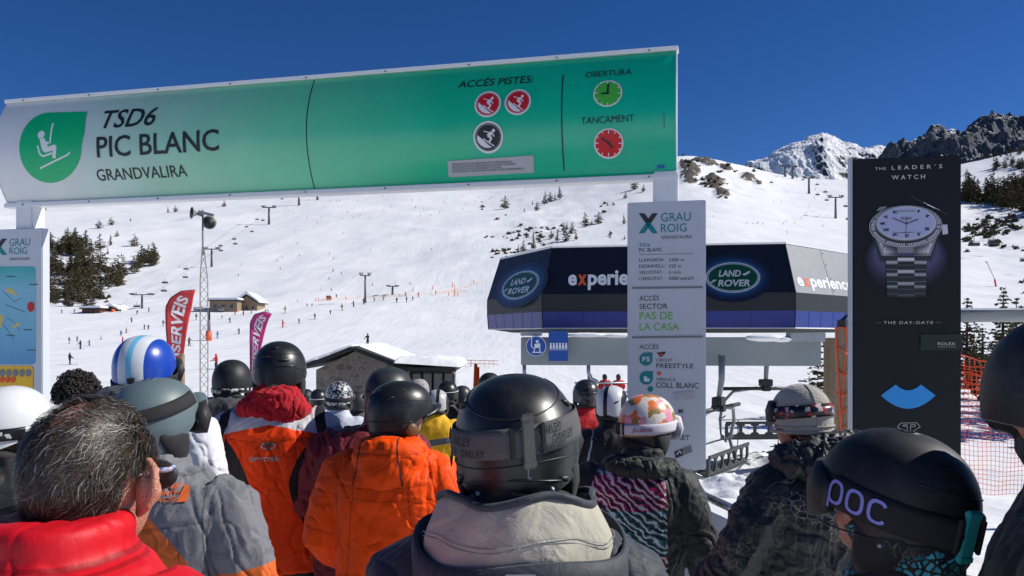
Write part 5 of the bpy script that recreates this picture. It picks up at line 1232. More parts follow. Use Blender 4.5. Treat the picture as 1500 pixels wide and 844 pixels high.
# small people on the slopes
def skier_mesh(seed, pose):
    rr = random.Random(seed); m = MB(); b = {'stand': 0, 'ski': .12, 'crouch': .3}[pose]; st = rr.uniform(.10, .2)
    for sx in (-1, 1):
        m.tube([(sx*.1, -.05*b, .92-b*.5), (sx*st*.9, .25*b+.03, .5-b*.2), (sx*st, 0, .06)], [.12, .095, .075], 8); m.ball((sx*st, .06, .06), (.07, .15, .07), 8, 6)
        a = rr.uniform(.1, .5); m.tube([(sx*.2, .15*b, 1.42-b*.75), (sx*.30, .1+.2*a+.3*b, 1.14-b*.7), (sx*.28, .3+.3*a+.4*b, .98-b*.5)], [.085, .07, .06], 8); m.ball((sx*.28, .33+.3*a+.4*b, .97-b*.5), .07, 8, 6)
    m.tube([(0, 0, .82-b*.5), (0, 0, .98-b*.5), (0, .1*b, 1.28-b*.65), (0, .2*b, 1.46-b*.75), (0, .25*b, 1.56-b*.78)], [.19, .2, .23, .19, .07], 10, flat=.7)
    m.ball((0, .28*b+.02, 1.66-b*.8), (.11, .13, .14), 10, 8)
    me = fuse(m, .045, 2, mats=[M_black]); zc = np.array([p.center.z for p in me.polygons]); yc = np.array([p.center.y for p in me.polygons])
    me.materials.clear(); [me.materials.append(x) for x in (M_black, M_black, M_black)]
    mi = np.where(zc < .86-b*.45, 0, np.where(zc < 1.53-b*.76, 1, 2)); me.polygons.foreach_set('material_index', mi.tolist()); me.name = 'person'
    return me
SKM = [skier_mesh(1, 'stand'), skier_mesh(2, 'ski'), skier_mesh(3, 'crouch'), skier_mesh(4, 'ski')]
skb = MB(); skb.box((0, .1, .02), (.09, 1.65, .02)); skb.box((0, .98, .05), (.08, .16, .015), M=Matrix.Rotation(.5, 3, 'X')); SKI = skb.mesh('ski', [mat('ski_top', (.10, .03, .03), .4)])
CL = {k: mat('wear_'+k, srgb(*v), .75, var=.2) for k, v in dict(black=(26, 26, 30), grey=(86, 90, 98), navy=(30, 40, 78), red=(196, 30, 36), blue=(50, 104, 176), sky=(120, 168, 206), tan=(150, 128, 104), white=(205, 208, 214), green=(60, 96, 62), brown=(86, 62, 48), orange=(226, 96, 30)).items()}
def small_person(px, py, hpx, label, group, top='black', low='black', head='black', pose=1, skis=True, rz=None):
    p = slope_at(px, py); s = min(max(px_h(p, hpx)/1.78, .7), 1.4); o = link('person', SKM[pose], None, p, random.uniform(-2.4, 2.4) if rz is None else rz); o.scale = (s, s, s)
    for k, c in enumerate((low, top, head)): o.material_slots[k].link = 'OBJECT'; o.material_slots[k].material = CL[c]
    tag(o, label, 'person', group)
    if skis:
        for sx in (-1, 1): q = link('ski', SKI, o, (sx*.15, 0, 0))
    return o
random.seed(77)
Z4 = lambda x, y: (x/3.015, 280+y/3.015)
Z5 = lambda x, y: (350+x/3.015, 260+y/3.015)
for (x, y), h, lb, c, l, po in (
    (Z4(308, 767), 18, 'skier in dark clothes nearest the piste map board, walking on the left plain', 'navy', 'black', 0), (Z4(197, 712), 13, 'skier in grey close to the piste map board edge', 'grey', 'grey', 0),
    (Z4(305, 674), 10, 'dark skier upright above the nearest left walker', 'brown', 'black', 0), (Z4(340, 664), 8, 'pale grey skier beside two others on the left plain', 'grey', 'black', 1),
    (Z4(356, 698), 14, 'dark skier leaning over on the left plain, right of the nearest walker', 'black', 'navy', 1), (Z4(395, 684), 9, 'grey skier just right of the leaning dark skier', 'grey', 'grey', 1),
    (Z4(445, 657), 8, 'light-clothed skier crouching on the left plain', 'white', 'grey', 2), (Z4(534, 640), 9, 'blue-clad skier above the blue and white helmet', 'blue', 'navy', 1),
    (Z4(557, 628), 9, 'light brown skier right above the blue and white helmet', 'tan', 'brown', 1), (Z4(637, 612), 8, 'dark skier left of the red flag, taller of a close pair', 'black', 'black', 0),
    (Z4(655, 612), 7, 'dark skier left of the red flag, shorter of a close pair', 'navy', 'black', 0), (Z4(720, 598), 10, 'dark skier immediately left of the red flag', 'black', 'navy', 0),
    (Z4(541, 670), 7, 'skier in red half behind the blue and white helmet', 'red', 'black', 0), (Z4(582, 580), 9, 'skier bending low above the blue and white helmet', 'grey', 'navy', 2),
    (Z4(606, 545), 7, 'dark skier under the pylon at the foot of the left slope', 'black', 'black', 1), (Z4(657, 535), 7, 'dark skier right of the pylon at the foot of the left slope', 'black', 'brown', 0),
    (Z4(531, 535), 6, 'small dark skier near the low red hut', 'black', 'black', 0), (Z4(835, 684), 14, 'dark skier between the red flag and the lattice mast', 'black', 'black', 1),
    (Z4(956, 787), 24, 'skier in a red jacket gliding just left of the grey-hooded man', 'red', 'black', 1), (Z4(866, 570), 10, 'dark skier seen through the lattice mast', 'black', 'black', 0),
    (Z4(960, 652), 12, 'skier in pale blue right of the orange-footed pylon', 'sky', 'sky', 1), (Z4(1016, 582), 9, 'dark skier below the two-roofed hut', 'navy', 'black', 1),
    (Z4(1056, 632), 10, 'dark skier left of the pink flag on the plain', 'black', 'navy', 1), (Z4(980, 565), 6, 'small skier right under the two-roofed hut', 'brown', 'black', 1),
    (Z4(1038, 548), 7, 'skier with orange at the right end of the two-roofed hut', 'orange', 'black', 0), (Z4(1076, 548), 7, 'dark skier right of the two-roofed hut, in front of another', 'black', 'black', 1),
    (Z4(1110, 540), 6, 'blue skier right of the two-roofed hut', 'blue', 'black', 0), (Z4(1172, 538), 6, 'left skier of the pair straight above the pink flag', 'navy', 'black', 1), (Z4(1184, 538), 6, 'right skier of the pair straight above the pink flag', 'black', 'blue', 1),
    (Z4(272, 540), 5, 'small dark figure left of the low red hut', 'black', 'black', 0), (Z4(328, 538), 4, 'tiny dark figure nearer to the low red hut', 'black', 'black', 0),
    (Z5(205, 600), 11, 'pale tan skier on the plain right of the pink flag tip', 'tan', 'tan', 0), (Z5(193, 663), 12, 'skier all in red right of the pink flag', 'red', 'red', 1),
    (Z5(265, 645), 8, 'dark skier right of the skier all in red', 'black', 'navy', 1), (Z5(336, 627), 10, 'dark skier second right of the skier all in red', 'black', 'black', 1),
    (Z5(404, 605), 7, 'small dark skier third right of the skier all in red', 'black', 'black', 0), (Z5(456, 588), 10, 'dark skier in the line across the plain, left of the pole-like pylon', 'black', 'green', 0),
    (Z5(507, 572), 10, 'skier in brown leaning in the line left of the pole-like pylon', 'brown', 'black', 1), (Z5(551, 560), 9, 'dark skier at the foot of the pole-like pylon', 'black', 'black', 0),
    (Z5(597, 550), 7, 'dark skier just right of the pole-like pylon', 'black', 'black', 0), (Z5(637, 543), 7, 'grey skier left of the drag lift pylon', 'grey', 'black', 1),
    (Z5(698, 554), 9, 'dark skier below and right of the drag lift pylon, facing left', 'black', 'grey', 1), (Z5(741, 553), 9, 'dark skier second right of the drag lift pylon', 'black', 'black', 0),
    (Z5(767, 544), 7, 'dark skier third right of the drag lift pylon', 'navy', 'black', 1), (Z5(793, 530), 8, 'skier in red and yellow-brown by the orange posts', 'orange', 'brown', 0),
    (Z5(869, 520), 7, 'red-clad figure by the orange posts on the far right of the fence', 'red', 'red', 0), (Z5(735, 524), 7, 'dark red figure among the orange posts', 'red', 'black', 0),
    (Z5(569, 745), 20, 'skier with dark clothes standing right above the hut ridge', 'black', 'black', 0),
    (Z5(20, 608), 7, 'left dark skier of two below the two-roofed hut, nearer the mast', 'black', 'black', 1), (Z5(393, 543), 8, 'left one of the people clustered by the orange machine', 'brown', 'black', 0), (Z5(402, 543), 8, 'right one of the people clustered by the orange machine', 'black', 'black', 0),
    (Z5(430, 532), 6, 'dark skier right of the orange machine', 'black', 'black', 0), (Z5(300, 570), 5, 'dark figure sitting on the snow, left of two', 'black', 'black', 2), (Z5(322, 570), 5, 'dark figure sitting on the snow, right of two', 'black', 'black', 2)):
    small_person(x, y, h, lb, 'skiers on the plain', c, l, random.choice(('black', 'black', 'grey', 'red')), po)
for x, y, h in ((408, 503, 4), (398, 453, 4), (417, 362, 3.4), (402, 340, 3.2), (415, 418, 5), (452, 428, 3), (190, 355, 3), (168, 372, 3.4), (182, 408, 3), (268, 348, 3), (258, 295, 2.6), (345, 205, 2.5), (243, 160, 2.5), (363, 180, 2.5), (457, 187, 2.5), (480, 158, 2.5), (505, 180, 2.5), (847, 172, 3), (887, 160, 2.8), (815, 140, 2.6), (780, 135, 2.4), (765, 105, 2.6), (798, 102, 2.3), (905, 115, 2.5), (916, 120, 2.4), (988, 143, 2.6), (640, 150, 2.4), (1058, 90, 2.3), (1105, 98, 2.5), (1118, 90, 2.5), (430, 105, 2.3), (446, 105, 2.3), (403, 107, 2.3), (310, 103, 2.3), (525, 107, 2.3), (535, 170, 2.3), (590, 480, 3), (755, 475, 2.6), (850, 320, 2)):
    small_person(*Z5(x, y), h*1.1, 'tiny dark skier scattered on the wide open piste under the banner', 'tiny skiers on the wide piste', random.choice(('black', 'navy', 'brown', 'black', 'grey')), 'black', 'black', random.choice((0, 1, 1, 2)), False)
for x, y, h in ((397, 627, 3), (435, 627, 2.6), (460, 623, 2.5), (466, 623, 2.5), (497, 629, 3), (638, 613, 3), (622, 627, 2.2), (868, 641, 2.8), (845, 578, 2.4), (893, 579, 2.2), (190, 581, 2.2), (610, 490, 2), (560, 494, 2)):
    small_person(1000+x/4.219, 180+y/4.219, h*1.1, 'tiny dark skier on the right piste above the station roof', 'tiny skiers on the right piste', 'black', 'black', 'black', random.choice((0, 1, 2)), False)
small_person(*Z4(1052, 376), 4, 'single dark skier on the slope right of the mast top', 'tiny skiers on the wide piste', 'brown', 'black', 'black', 1, False)
# ------------------------------------------------------------ people
def cloth_mat(name, base, regions, rough=.62, var=.10, wr=.35, wscale=22, spec=.3, sheen=.15, pattern=None):
    """Cloth in one base colour with sewn panels: each region is a signed-distance attribute r0, r1 ... cut sharply at zero."""
    m = bpy.data.materials.new(name); m.use_nodes = True; nt = m.node_tree; b = shade(nt)
    tc = N(nt, 'ShaderNodeTexCoord'); L_ = nt.links.new
    def col(c):
        r = N(nt, 'ShaderNodeRGB'); r.outputs[0].default_value = c4(c); return r.outputs[0]
    cur = pattern(nt, tc, col) if pattern else col(base)
    for i, c in enumerate(regions):
        at_ = N(nt, 'ShaderNodeAttribute', attribute_name='r%d' % i); mr = N(nt, 'ShaderNodeMapRange'); mr.inputs['From Min'].default_value = -.0012; mr.inputs['From Max'].default_value = .0012
        L_(at_.outputs['Fac'], mr.inputs['Value']); mx = N(nt, 'ShaderNodeMix', data_type='RGBA'); L_(mr.outputs[0], mx.inputs['Factor']); L_(cur, mx.inputs['A'])
        L_(c(nt, tc, col) if callable(c) else col(c), mx.inputs['B']); cur = mx.outputs['Result']
    sa = N(nt, 'ShaderNodeAttribute', attribute_name='seam'); sm_ = N(nt, 'ShaderNodeMapRange'); sm_.inputs['From Min'].default_value = .0002; sm_.inputs['From Max'].default_value = .0012; sm_.inputs['To Max'].default_value = .5
    L_(sa.outputs['Fac'], sm_.inputs['Value']); sx_ = N(nt, 'ShaderNodeMix', data_type='RGBA', blend_type='MULTIPLY'); L_(sm_.outputs[0], sx_.inputs['Factor']); L_(cur, sx_.inputs['A']); sx_.inputs['B'].default_value = (.25, .22, .22, 1); cur = sx_.outputs['Result']
    n = N(nt, 'ShaderNodeTexNoise', Scale=6.0, Detail=6.0); L_(tc.outputs['Object'], n.inputs['Vector'])
    hv = N(nt, 'ShaderNodeHueSaturation'); mr = N(nt, 'ShaderNodeMapRange'); mr.inputs['To Min'].default_value = 1-var; mr.inputs['To Max'].default_value = 1+var
    L_(n.outputs['Fac'], mr.inputs['Value']); L_(mr.outputs[0], hv.inputs['Value']); L_(cur, hv.inputs['Color']); L_(hv.outputs[0], b.inputs['Base Color'])
    w = N(nt, 'ShaderNodeTexNoise', Scale=wscale, Detail=5.0, Distortion=1.6); L_(tc.outputs['Object'], w.inputs['Vector'])
    wv = N(nt, 'ShaderNodeTexNoise', Scale=420.0, Detail=1.0); L_(tc.outputs['Object'], wv.inputs['Vector'])
    b1 = N(nt, 'ShaderNodeBump', Strength=wr, Distance=.012); L_(w.outputs['Fac'], b1.inputs['Height'])
    b2 = N(nt, 'ShaderNodeBump', Strength=.12, Distance=.002); L_(wv.outputs['Fac'], b2.inputs['Height']); L_(b1.outputs[0], b2.inputs['Normal']); L_(b2.outputs[0], b.inputs['Normal'])
    b.inputs['Roughness'].default_value = rough; b.inputs['Specular IOR Level'].default_value = spec; b.inputs['Sheen Weight'].default_value = sheen; b.inputs['Sheen Roughness'].default_value = .5
    return m
def skin_mat(name, c):
    m = mat(name, c, .52, var=.22, vscale=38, bump=.35, bscale=260); shade(m.node_tree).inputs['Subsurface Weight'].default_value = .15
    shade(m.node_tree).inputs['Subsurface Radius'].default_value = (.01, .004, .002); return m
M_skin = skin_mat('skin', (.46, .25, .17)); M_skin2 = skin_mat('ruddy_skin', (.50, .22, .15))
M_trou = cloth_mat('black_trousers', (.012, .012, .014), []); M_boot = mat('ski_boot', (.05, .05, .055), .35, var=.3)
M_glove = cloth_mat('black_glove', (.014, .014, .015), [], rough=.6)
M_pad = mat('ear_pad_black', (.012, .012, .013), .8, var=.3, bump=.08, bscale=120, sheen=.1)
M_eye = mat('eye_white', (.7, .68, .66), .2)
def ring(z, rx, ry, cx=0, cy=0, n=28, p=2.5):
    return [Vector((cx+rx*math.copysign(abs(math.cos(t))**(2/p), math.cos(t)), cy+ry*math.copysign(abs(math.sin(t))**(2/p), math.sin(t)), z)) for t in (2*math.pi*k/n for k in range(n))]
def fold(me, amp, seed, sc=1.0, zmax=9):
    n = len(me.vertices); co = np.empty(n*3); me.vertices.foreach_get('co', co); co = co.reshape(-1, 3)
    no = np.empty(n*3); me.vertices.foreach_get('normal', no) if hasattr(me.vertices[0], 'normal') else None; no = no.reshape(-1, 3)
    x, y, z = co.T; wx = fbm(x*4*sc, y*4*sc, z*4*sc, 2, seed)*.09; wz = fbm(x*3*sc+9, y*3*sc, z*3*sc, 2, seed+5)*.12
    r1 = 1-np.abs(vnoise((x+wx)*10*sc+z*3.5, (y+wx)*10*sc, (z+wz)*3.4*sc, seed+1))*2
    r2 = 1-np.abs(vnoise((x+wz)*17*sc-z*5, (y+wx)*17*sc, (z+wx)*11*sc, seed+2))*2
    r3 = 1-np.abs(vnoise((x+wx*.6)*31*sc+y*6, (y+wz*.6)*31*sc, (z+wx*.6)*19*sc, seed+3))*2
    n4 = vnoise((x+wz)*13*sc+y*4+z*5, (y+wx)*13*sc, (z+wz)*5*sc, seed+7); n5 = vnoise((x+wx*1.4)*22*sc-z*7, (y+wz)*22*sc, (z+wx)*13*sc, seed+8)
    dz = amp*(-.55*np.exp(-(n4/.10)**2)-.30*np.exp(-(n5/.12)**2)+.16*r3+.48*np.clip(r1, -.3, 1)**2*np.sign(r1)+.42*r2)
    dz *= np.clip((zmax-z)/.04, 0, 1)
    co = co+no*dz[:, None]; me.vertices.foreach_set('co', co.ravel()); me.update(); return co-no*dz[:, None]
def set_regions(me, co, fns):
    for i, f in enumerate(fns):
        a = me.attributes.new('r%d' % i, 'FLOAT', 'POINT'); a.data.foreach_set('value', np.asarray(f(*co.T), np.float32)*np.ones(len(co), np.float32))

class Helm:
    """Ski helmet shell in head space (face towards +y); surface point by angle from the back and height."""
    def __init__(s, a=.120, b=.142, zt=.142, zb=-.085, zs=-.03, zf=.045, p=2.25, ridge=None): s.a, s.b, s.zt, s.zb, s.zs, s.zf, s.p, s.ridge = a, b, zt, zb, zs, zf, p, ridge
    def rim(s, ph):
        c = math.cos(ph)
        return s.zs+(s.zb-s.zs)*max(c, 0)**1.3 if c > 0 else s.zs+(s.zf-s.zs)*(-c)**.8
    def r(s, z): return max(1-(max(z, 0)/s.zt)**s.p, 0)**(1/s.p) if z > 0 else 1-.10*(z/.1)**2
    def pt(s, ph, z, off=0.0):
        r = s.r(z); q = off+(s.ridge(ph, z) if s.ridge else 0)
        n = Vector((math.sin(ph)*s.b, -math.cos(ph)*s.a, 0)).normalized(); nz = max(z, 0)/s.zt; n = (n*(1-nz*.85)+Vector((0, 0, nz*1.1))).normalized()
        return Vector((s.a*r*math.sin(ph), -s.b*r*math.cos(ph), z))+n*q
    def shell(s, nphi=72, nt=26, off=0.0, flip=False):
        rows = []
        for j in range(1, nt+1):
            t = j/nt; row = []
            for k in range(nphi):
                ph = 2*math.pi*k/nphi; zr = s.rim(ph); z = zr+(s.zt-zr)*math.cos(t*math.pi/2)**1.15 if t < 1 else zr
                row.append(s.pt(ph, z, off))
            rows.append(row)
        return rows
HELM_KINDS = {}
def helmet(root, Mh, hm, material, spec, lod=1.0):
    """shell + liner, then strap, buckle, vents, brim, ear pads as sub-parts."""
    nphi, nt_ = (int(72*lod), int(26*lod)); m = MB()
    rows = hm.shell(nphi, nt_); inn = hm.shell(nphi, nt_, -.014)
    top = Vector((0, 0, hm.zt)); m.loft(rows, 0, caps=False); o0 = m.n
    m.add([top], []); m.add([], []); m.f += [(m.n-1, k, (k+1) % nphi) for k in range(nphi)][:]; m.mi += [0]*nphi
    rimrow = rows[-1]; m.loft([rimrow, [p*.5+q*.5+Vector((0, 0, -.004)) for p, q in zip(rimrow, inn[-1])], inn[-1]]+inn[-2::-1], 1, caps=False)
    h = m.build('helmet', [material, M_pad], root, smooth=True); h.matrix_local = Mh
    def sub(mb, name, mats, smooth=True, bevel=0): o = mb.build(name, mats, h, smooth=smooth, bevel=bevel); return o
    if spec.get('pads', True):
        for sx in (-1, 1):
            q = MB(); q.loft([[Vector((sx*(hm.a*x_)+th_*math.cos(a)*sx, cy_+ry_*math.sin(a), z_)) for a in (2*math.pi*i/16 for i in range(16))] for z_, x_, th_, ry_, cy_ in ((-.020, .84, .012, .050, -.012), (-.045, .84, .018, .052, -.010), (-.075, .82, .020, .046, -.004), (-.105, .77, .018, .036, .004), (-.128, .70, .010, .018, .012))])
            pad = sub(q, 'ear_pad', [M_pad])
            if spec.get('cups'): c_ = MB(); c_.tube([(sx*(hm.a*1.0), .0, -.065), (sx*(hm.a*1.06), .0, -.065)], [.030, .022], 16); c_.build('ear_cup', [spec['cups']], h, smooth=True)
        q = MB(); q.tube([(-hm.a*.74, -.05, -.10), (-hm.a*.5, -.105, -.085), (0, -.125, -.075), (hm.a*.5, -.105, -.085), (hm.a*.74, -.05, -.10)], [.014, .018, .02, .018, .014], 10); sub(q, 'neck_pad', [M_pad])
        q = MB(); q.tube([(-hm.a*.85, .0, -.12), (-hm.a*.5, .055, -.165), (0, .075, -.175), (hm.a*.5, .055, -.165), (hm.a*.85, .0, -.12)], .007, 6, flat=.5); sub(q, 'chin_strap', [M_pad])
    if spec.get('brim'):
        q = MB(); R0 = []; R1 = []
        for k in range(17):
            ph = math.pi+(k-8)/8*1.05; z = hm.rim(ph); w = math.cos((k-8)/8*1.5)
            R0.append(hm.pt(ph, z, .001)); R1.append(hm.pt(ph, z-.006, .004+.035*w))
        q.loft([R0, R1, [p+Vector((0, 0, -.008)) for p in R1], [p+Vector((0, 0, -.010)) for p in R0]], 0, caps=False, closed=False); sub(q, 'brim', [material])
    band = None
    if spec.get('strap'):
        st = spec['strap']; w = st.get('w', .042); z0 = st.get('z', -.005); tl = st.get('tilt', .012); zc = lambda ph: z0+tl*(-math.cos(ph))+st.get('roll', 0)*math.sin(ph)
        f = lambda ph, t, off=.005: hm.pt(ph, zc(ph)+t*w, off); band = f
        a0, a1 = st.get('a0', -2.25), st.get('a1', 2.25); n = int(48*lod)+4; rows = []
        for k in range(n+1):
            ph = a0+(a1-a0)*k/n; rows.append([f(ph, -.5), f(ph, -.5, .0065), f(ph, -.25, .0075), f(ph, 0, .008), f(ph, .25, .0075), f(ph, .5, .0065), f(ph, .5)])
        q = MB(); q.loft(rows, 0, caps=True, closed=True); sub(q, 'goggle_strap', [st['mat']])
        if st.get('goggles', True):   # frame and lens at the front
            q = MB(); rows = []
            for k in range(25):
                ph = math.pi+(k-12)/12*st.get('gw', 1.02); e = 1-abs((k-12)/12)**4*.5
                nd = .3+.7*max(0, 1-abs(k-12)/12*.25)
                zz = st.get('gz', -.01); gd = st.get('gd', 1.0)
                o_ = [hm.pt(ph, zz-.055*e, -.012), hm.pt(ph, zz-.058*e, .024*gd), hm.pt(ph, zz, .034*gd), hm.pt(ph, zz+.046*e, .026*gd), hm.pt(ph, zz+.048*e, -.004)]
                rows.append(o_)
            q.loft(rows, 0, caps=True, closed=True); g = sub(q, 'goggles', [st.get('frame', M_dark)])
        if 'clip' in st:
            ph = st['clip']; q = MB(); c = f(ph, 0, st.get('clip_off', .014)); fr = (f(ph+.05, 0)-f(ph-.05, 0)).normalized(); up = (f(ph, .5)-f(ph, -.5)).normalized(); nn = fr.cross(up)
            Mx = Matrix((fr, nn, up)).transposed(); cw, chh = st.get('clip_size', (.022, .075)); q.box(c, (cw, .009, chh), M=Mx); q.box(c+up*chh*.42, (cw*1.1, .012, .012), M=Mx); q.box(c-up*chh*.42, (cw*1.1, .012, .012), M=Mx)
            sub(q, 'strap_clip', [st.get('clip_mat', M_dark)], smooth=False, bevel=.002)
            for s_ in (-1, 1):
                q = MB(); ph2 = ph+s_*.22; c = f(ph2, 0, .010); q.box(c, (.008, .008, w*1.12), M=Mx); sub(q, 'strap_slider', [M_dark], smooth=False, bevel=.0015)
        for body, p0, p1, t0, hh, mt, kw in st.get('text', []):
            v, fc = text2d(body, 1, **kw); x0, x1 = v[:, 0].min(), v[:, 0].max(); y0, y1 = v[:, 1].min(), v[:, 1].max(); q = MB()
            vs = [f(p0+(p1-p0)*(x-x0)/(x1-x0), t0+hh*(y-y0)/(y1-y0), .0095) for x, y in v]; q.add(vs, fc); q.build('lettering', [mt], h)
    for ph, z, L, tl in spec.get('vents', []):
        q = MB(); pts = [hm.pt(ph+(k/6-.5)*L/hm.a*math.cos(tl), z+(k/6-.5)*L*math.sin(tl), .0012) for k in range(7)]; q.tube(pts, [.001, .004, .006, .0065, .006, .004, .001], 8); sub(q, 'vent', [M_black])
    for zz, p0, p1, rr_ in spec.get('ribs', []):
        q = MB(); q.tube([hm.pt(p0+(p1-p0)*k/24, zz if not callable(zz) else zz(p0+(p1-p0)*k/24), .001) for k in range(25)], rr_, 8); sub(q, 'rib', [material])
    for zz, p0, p1 in spec.get('joints', []):
        q = MB(); q.tube([hm.pt(p0+(p1-p0)*k/40, zz(p0+(p1-p0)*k/40), .0004) for k in range(41)], .0016, 6); sub(q, 'shell_joint', [M_black])
    for ph, z in spec.get('screws', []):
        q = MB(); c = hm.pt(ph, z, .001); q.ball(c, .0055, 10, 6); sub(q, 'screw', [M_steel])
    return h, band
def glove_mesh():
    """Curled gloved hand: palm, four unequal bent fingers and a thumb from the side of the palm; grip axis along x."""
    m = MB(); m.ball((0, 0, 0), (.047, .032, .052), 14, 10); m.tube([(0, 0, -.03), (0, -.008, -.12)], [.040, .052], 12)
    for i, L in enumerate((.9, 1.0, .95, .8)):
        x = -.034+.0225*i; m.tube([(x, .006, .03), (x, .022, .062*L+.01), (x, .056, .072*L), (x, .074, .048*L), (x, .062, .026)], [.0135, .0135, .0125, .0115, .010], 8)
    m.tube([(-.040, .0, -.015), (-.056, .026, .012), (-.044, .054, .024), (-.02, .066, .022)], [.0155, .0145, .013, .011], 8)
    return fuse(m, .0065, 3, mats=[M_glove], name='glove')
GLOVE = glove_mesh()
def head_mesh(seed=0, vox=.0075, skin=None):
    m = MB(); m.ball((0, -.008, .012), (.076, .096, .10), 22, 16); m.ball((0, .035, -.035), (.062, .066, .082), 18, 12); m.ball((0, .062, -.088), (.032, .030, .026), 12, 8)
    m.tube([(0, .088, .012), (0, .100, -.018), (0, .108, -.030)], [.010, .014, .015], 8); m.ball((0, .082, .026), (.055, .018, .014), 12, 8); m.ball((0, .090, -.062), (.026, .014, .011), 10, 6)
    for sx in (-1, 1): m.ball((sx*.050, .062, -.022), (.022, .022, .022), 10, 8)
    m.tube([(0, -.022, -.02), (0, -.03, -.09), (0, -.035, -.17)], [.060, .058, .066], 16)
    return m
EAR = MB()
EAR.tube([(0, .012, .03), (.006, -.004, .036), (.012, -.022, .024), (.012, -.026, 0), (.007, -.016, -.024), (.002, -.002, -.034)], [.004, .0055, .006, .006, .006, .005], 8)
EAR.ball((.0, -.004, .0), (.007, .018, .028), 10, 8); EAR.ball((.001, .0, -.030), (.006, .009, .010), 8, 6)
EARM = {}
def person(label, px, ytop, d, yaw=0, hyaw=0, hpitch=0, H=None, helm=None, hmat=None, spec=None, jacket=None, low=None, skin=None, vox=.012, wide=1.0, body_px=None, arms=None, hood=None, collar=None, hair=None, folds=.010, seed=1, lod=1.0, group=None, headgear='helmet', fsc=1.0, roll=0, hoff=(0, 0, 0)):
    """One person facing +y in local space, head top at photo pixel (px, ytop) and depth d, feet on the snow."""
    p = at(px, ytop, d); bx = at(body_px if body_px is not None else px, ytop, d).x; g = ground_z(bx, d); k = (p.z-g)/(1.79+hoff[2])
    t = thing('person', label, 'person', (bx, d, g), R(yaw), group); t.scale = (k, k, k); skin = skin or M_skin
    off = Matrix.Rotation(-R(yaw), 3, 'Z') @ Vector(((p.x-bx)/k, 0, 0))
    HC_ = Vector((0, .03, 1.648))+off+Vector(hoff); Mh = Matrix.Translation(HC_) @ Matrix.Rotation(R(hyaw), 4, 'Z') @ Matrix.Rotation(R(-hpitch), 4, 'X') @ Matrix.Rotation(R(roll), 4, 'Y')
    # body: head, neck, trunk, arms, legs as one skin
    m = head_mesh(); 
    bv = MB()
    for v in m.v: pass
    bm_ = MB(); bm_.add([Mh @ Vector(v) for v in m.v], m.f)
    bm_.tube([HC_+Vector((0, -.03, -.10)), Vector((0, -.03, 1.46)), Vector((0, -.01, 1.30))], [.060, .070, .12], 14)
    bm_.loft([ring(z, rx, ry) for z, rx, ry in ((.84, .15, .10), (1.0, .15, .10), (1.25, .17, .11), (1.40, .17, .09), (1.47, .08, .07))])
    ar = arms or {}; A_ = {}
    for sx in (-1, 1):
        E_, W_ = ar.get(sx, ((.275, -.02, 1.14), (.235, .20, 1.02))); E_ = Vector((sx*E_[0] if len(E_) else 0, E_[1], E_[2])); W_ = Vector((sx*W_[0], W_[1], W_[2])); Sh = Vector((sx*.185, -.01, 1.40)); A_[sx] = (Sh, E_, W_)
        bm_.tube([Sh, E_, W_], [.055, .042, .032], 10); bm_.ball(W_+(W_-E_).normalized()*.05, (.03, .03, .035), 8, 6)
        bm_.tube([(sx*.095, -.01, .90), (sx*.11, .03, .50), (sx*.11, -.01, .08)], [.085, .058, .042], 10); bm_.ball((sx*.11, .05, .06), (.045, .11, .05), 8, 6)
    bmesh_ = fuse(bm_, max(.009, vox*.9) if d < 3 else .022, 3, mats=[skin], name='body'); link('body', bmesh_, t)
    if d < 3.2:
        for sx in (-1, 1):
            e = MB(); e.ball((sx*.032, .083, .003), .012, 12, 8); ey = e.build('eye', [M_eye], t, smooth=True); ey.matrix_local = Mh
            ek = ('ear', sx, skin.name)
            if ek not in EARM:
                q = MB(); q.add([(sx*v[0], v[1], v[2]) for v in EAR.v], EAR.f); EARM[ek] = fuse(q, .0035, 2, mats=[skin], name='ear')
            if headgear in ('hair',): eo = link('ear', EARM[ek], t); eo.matrix_local = Mh @ Matrix.Translation((sx*.078, -.004, -.012)) @ Matrix.Rotation(sx*.75, 4, 'Z') @ Matrix.Scale(1.1, 4)
    # jacket: trunk, sleeves, collar and hood under one cloth skin
    j = jacket or {}; jm = MB(); wv = wide
    jm.loft([ring(z, rx*wv, ry*wv, 0, cy) for z, rx, ry, cy in ((.76, .215, .150, 0), (.84, .225, .158, 0), (1.0, .215, .150, 0), (1.14, .222, .152, -.005), (1.28, .235, .158, -.012), (1.38, .222, .146, -.018), (1.435, .185, .125, -.018), (1.475, .125, .105, -.012), (1.50, .10, .10, -.005))])
    for sx in (-1, 1):
        Sh, E_, W_ = A_[sx]; m1 = Sh*.5+E_*.5+Vector((sx*.012, -.006, 0)); m2 = E_*.5+W_*.5
        jm.tube([Sh+Vector((-sx*.05, 0, .012)), Sh+Vector((sx*.02, 0, -.02)), m1, E_, m2, W_], [.090*wv, .096*wv, .084*wv, .076*wv, .068*wv, .058], 18)
        jm.ball(Sh+Vector((sx*.012, 0, -.01)), (.088*wv, .088*wv, .080*wv), 14, 10)
    NB = Vector((HC_.x*.6, -.005, 1.50))
    if j.get('collar', True): jm.loft([ring(z, rx, ry, HC_.x*f_, cy) for z, rx, ry, cy, f_ in ((1.42, .12, .11, -.01, .3), (1.50, .095, .095, 0, .7), (1.535, .094, .094, .004, .8), (1.552, .088, .088, .006, .9))])
    if hood in ('same',):
        for c, r in (((0, -.115, 1.475), (.155, .075, .085)), ((0, -.14, 1.42), (.115, .055, .10)), ((-.085, -.06, 1.50), (.07, .085, .055)), ((.085, -.06, 1.50), (.07, .085, .055))): jm.ball(Vector(c)+Vector((HC_.x*.5, 0, 0)), r, 16, 12)
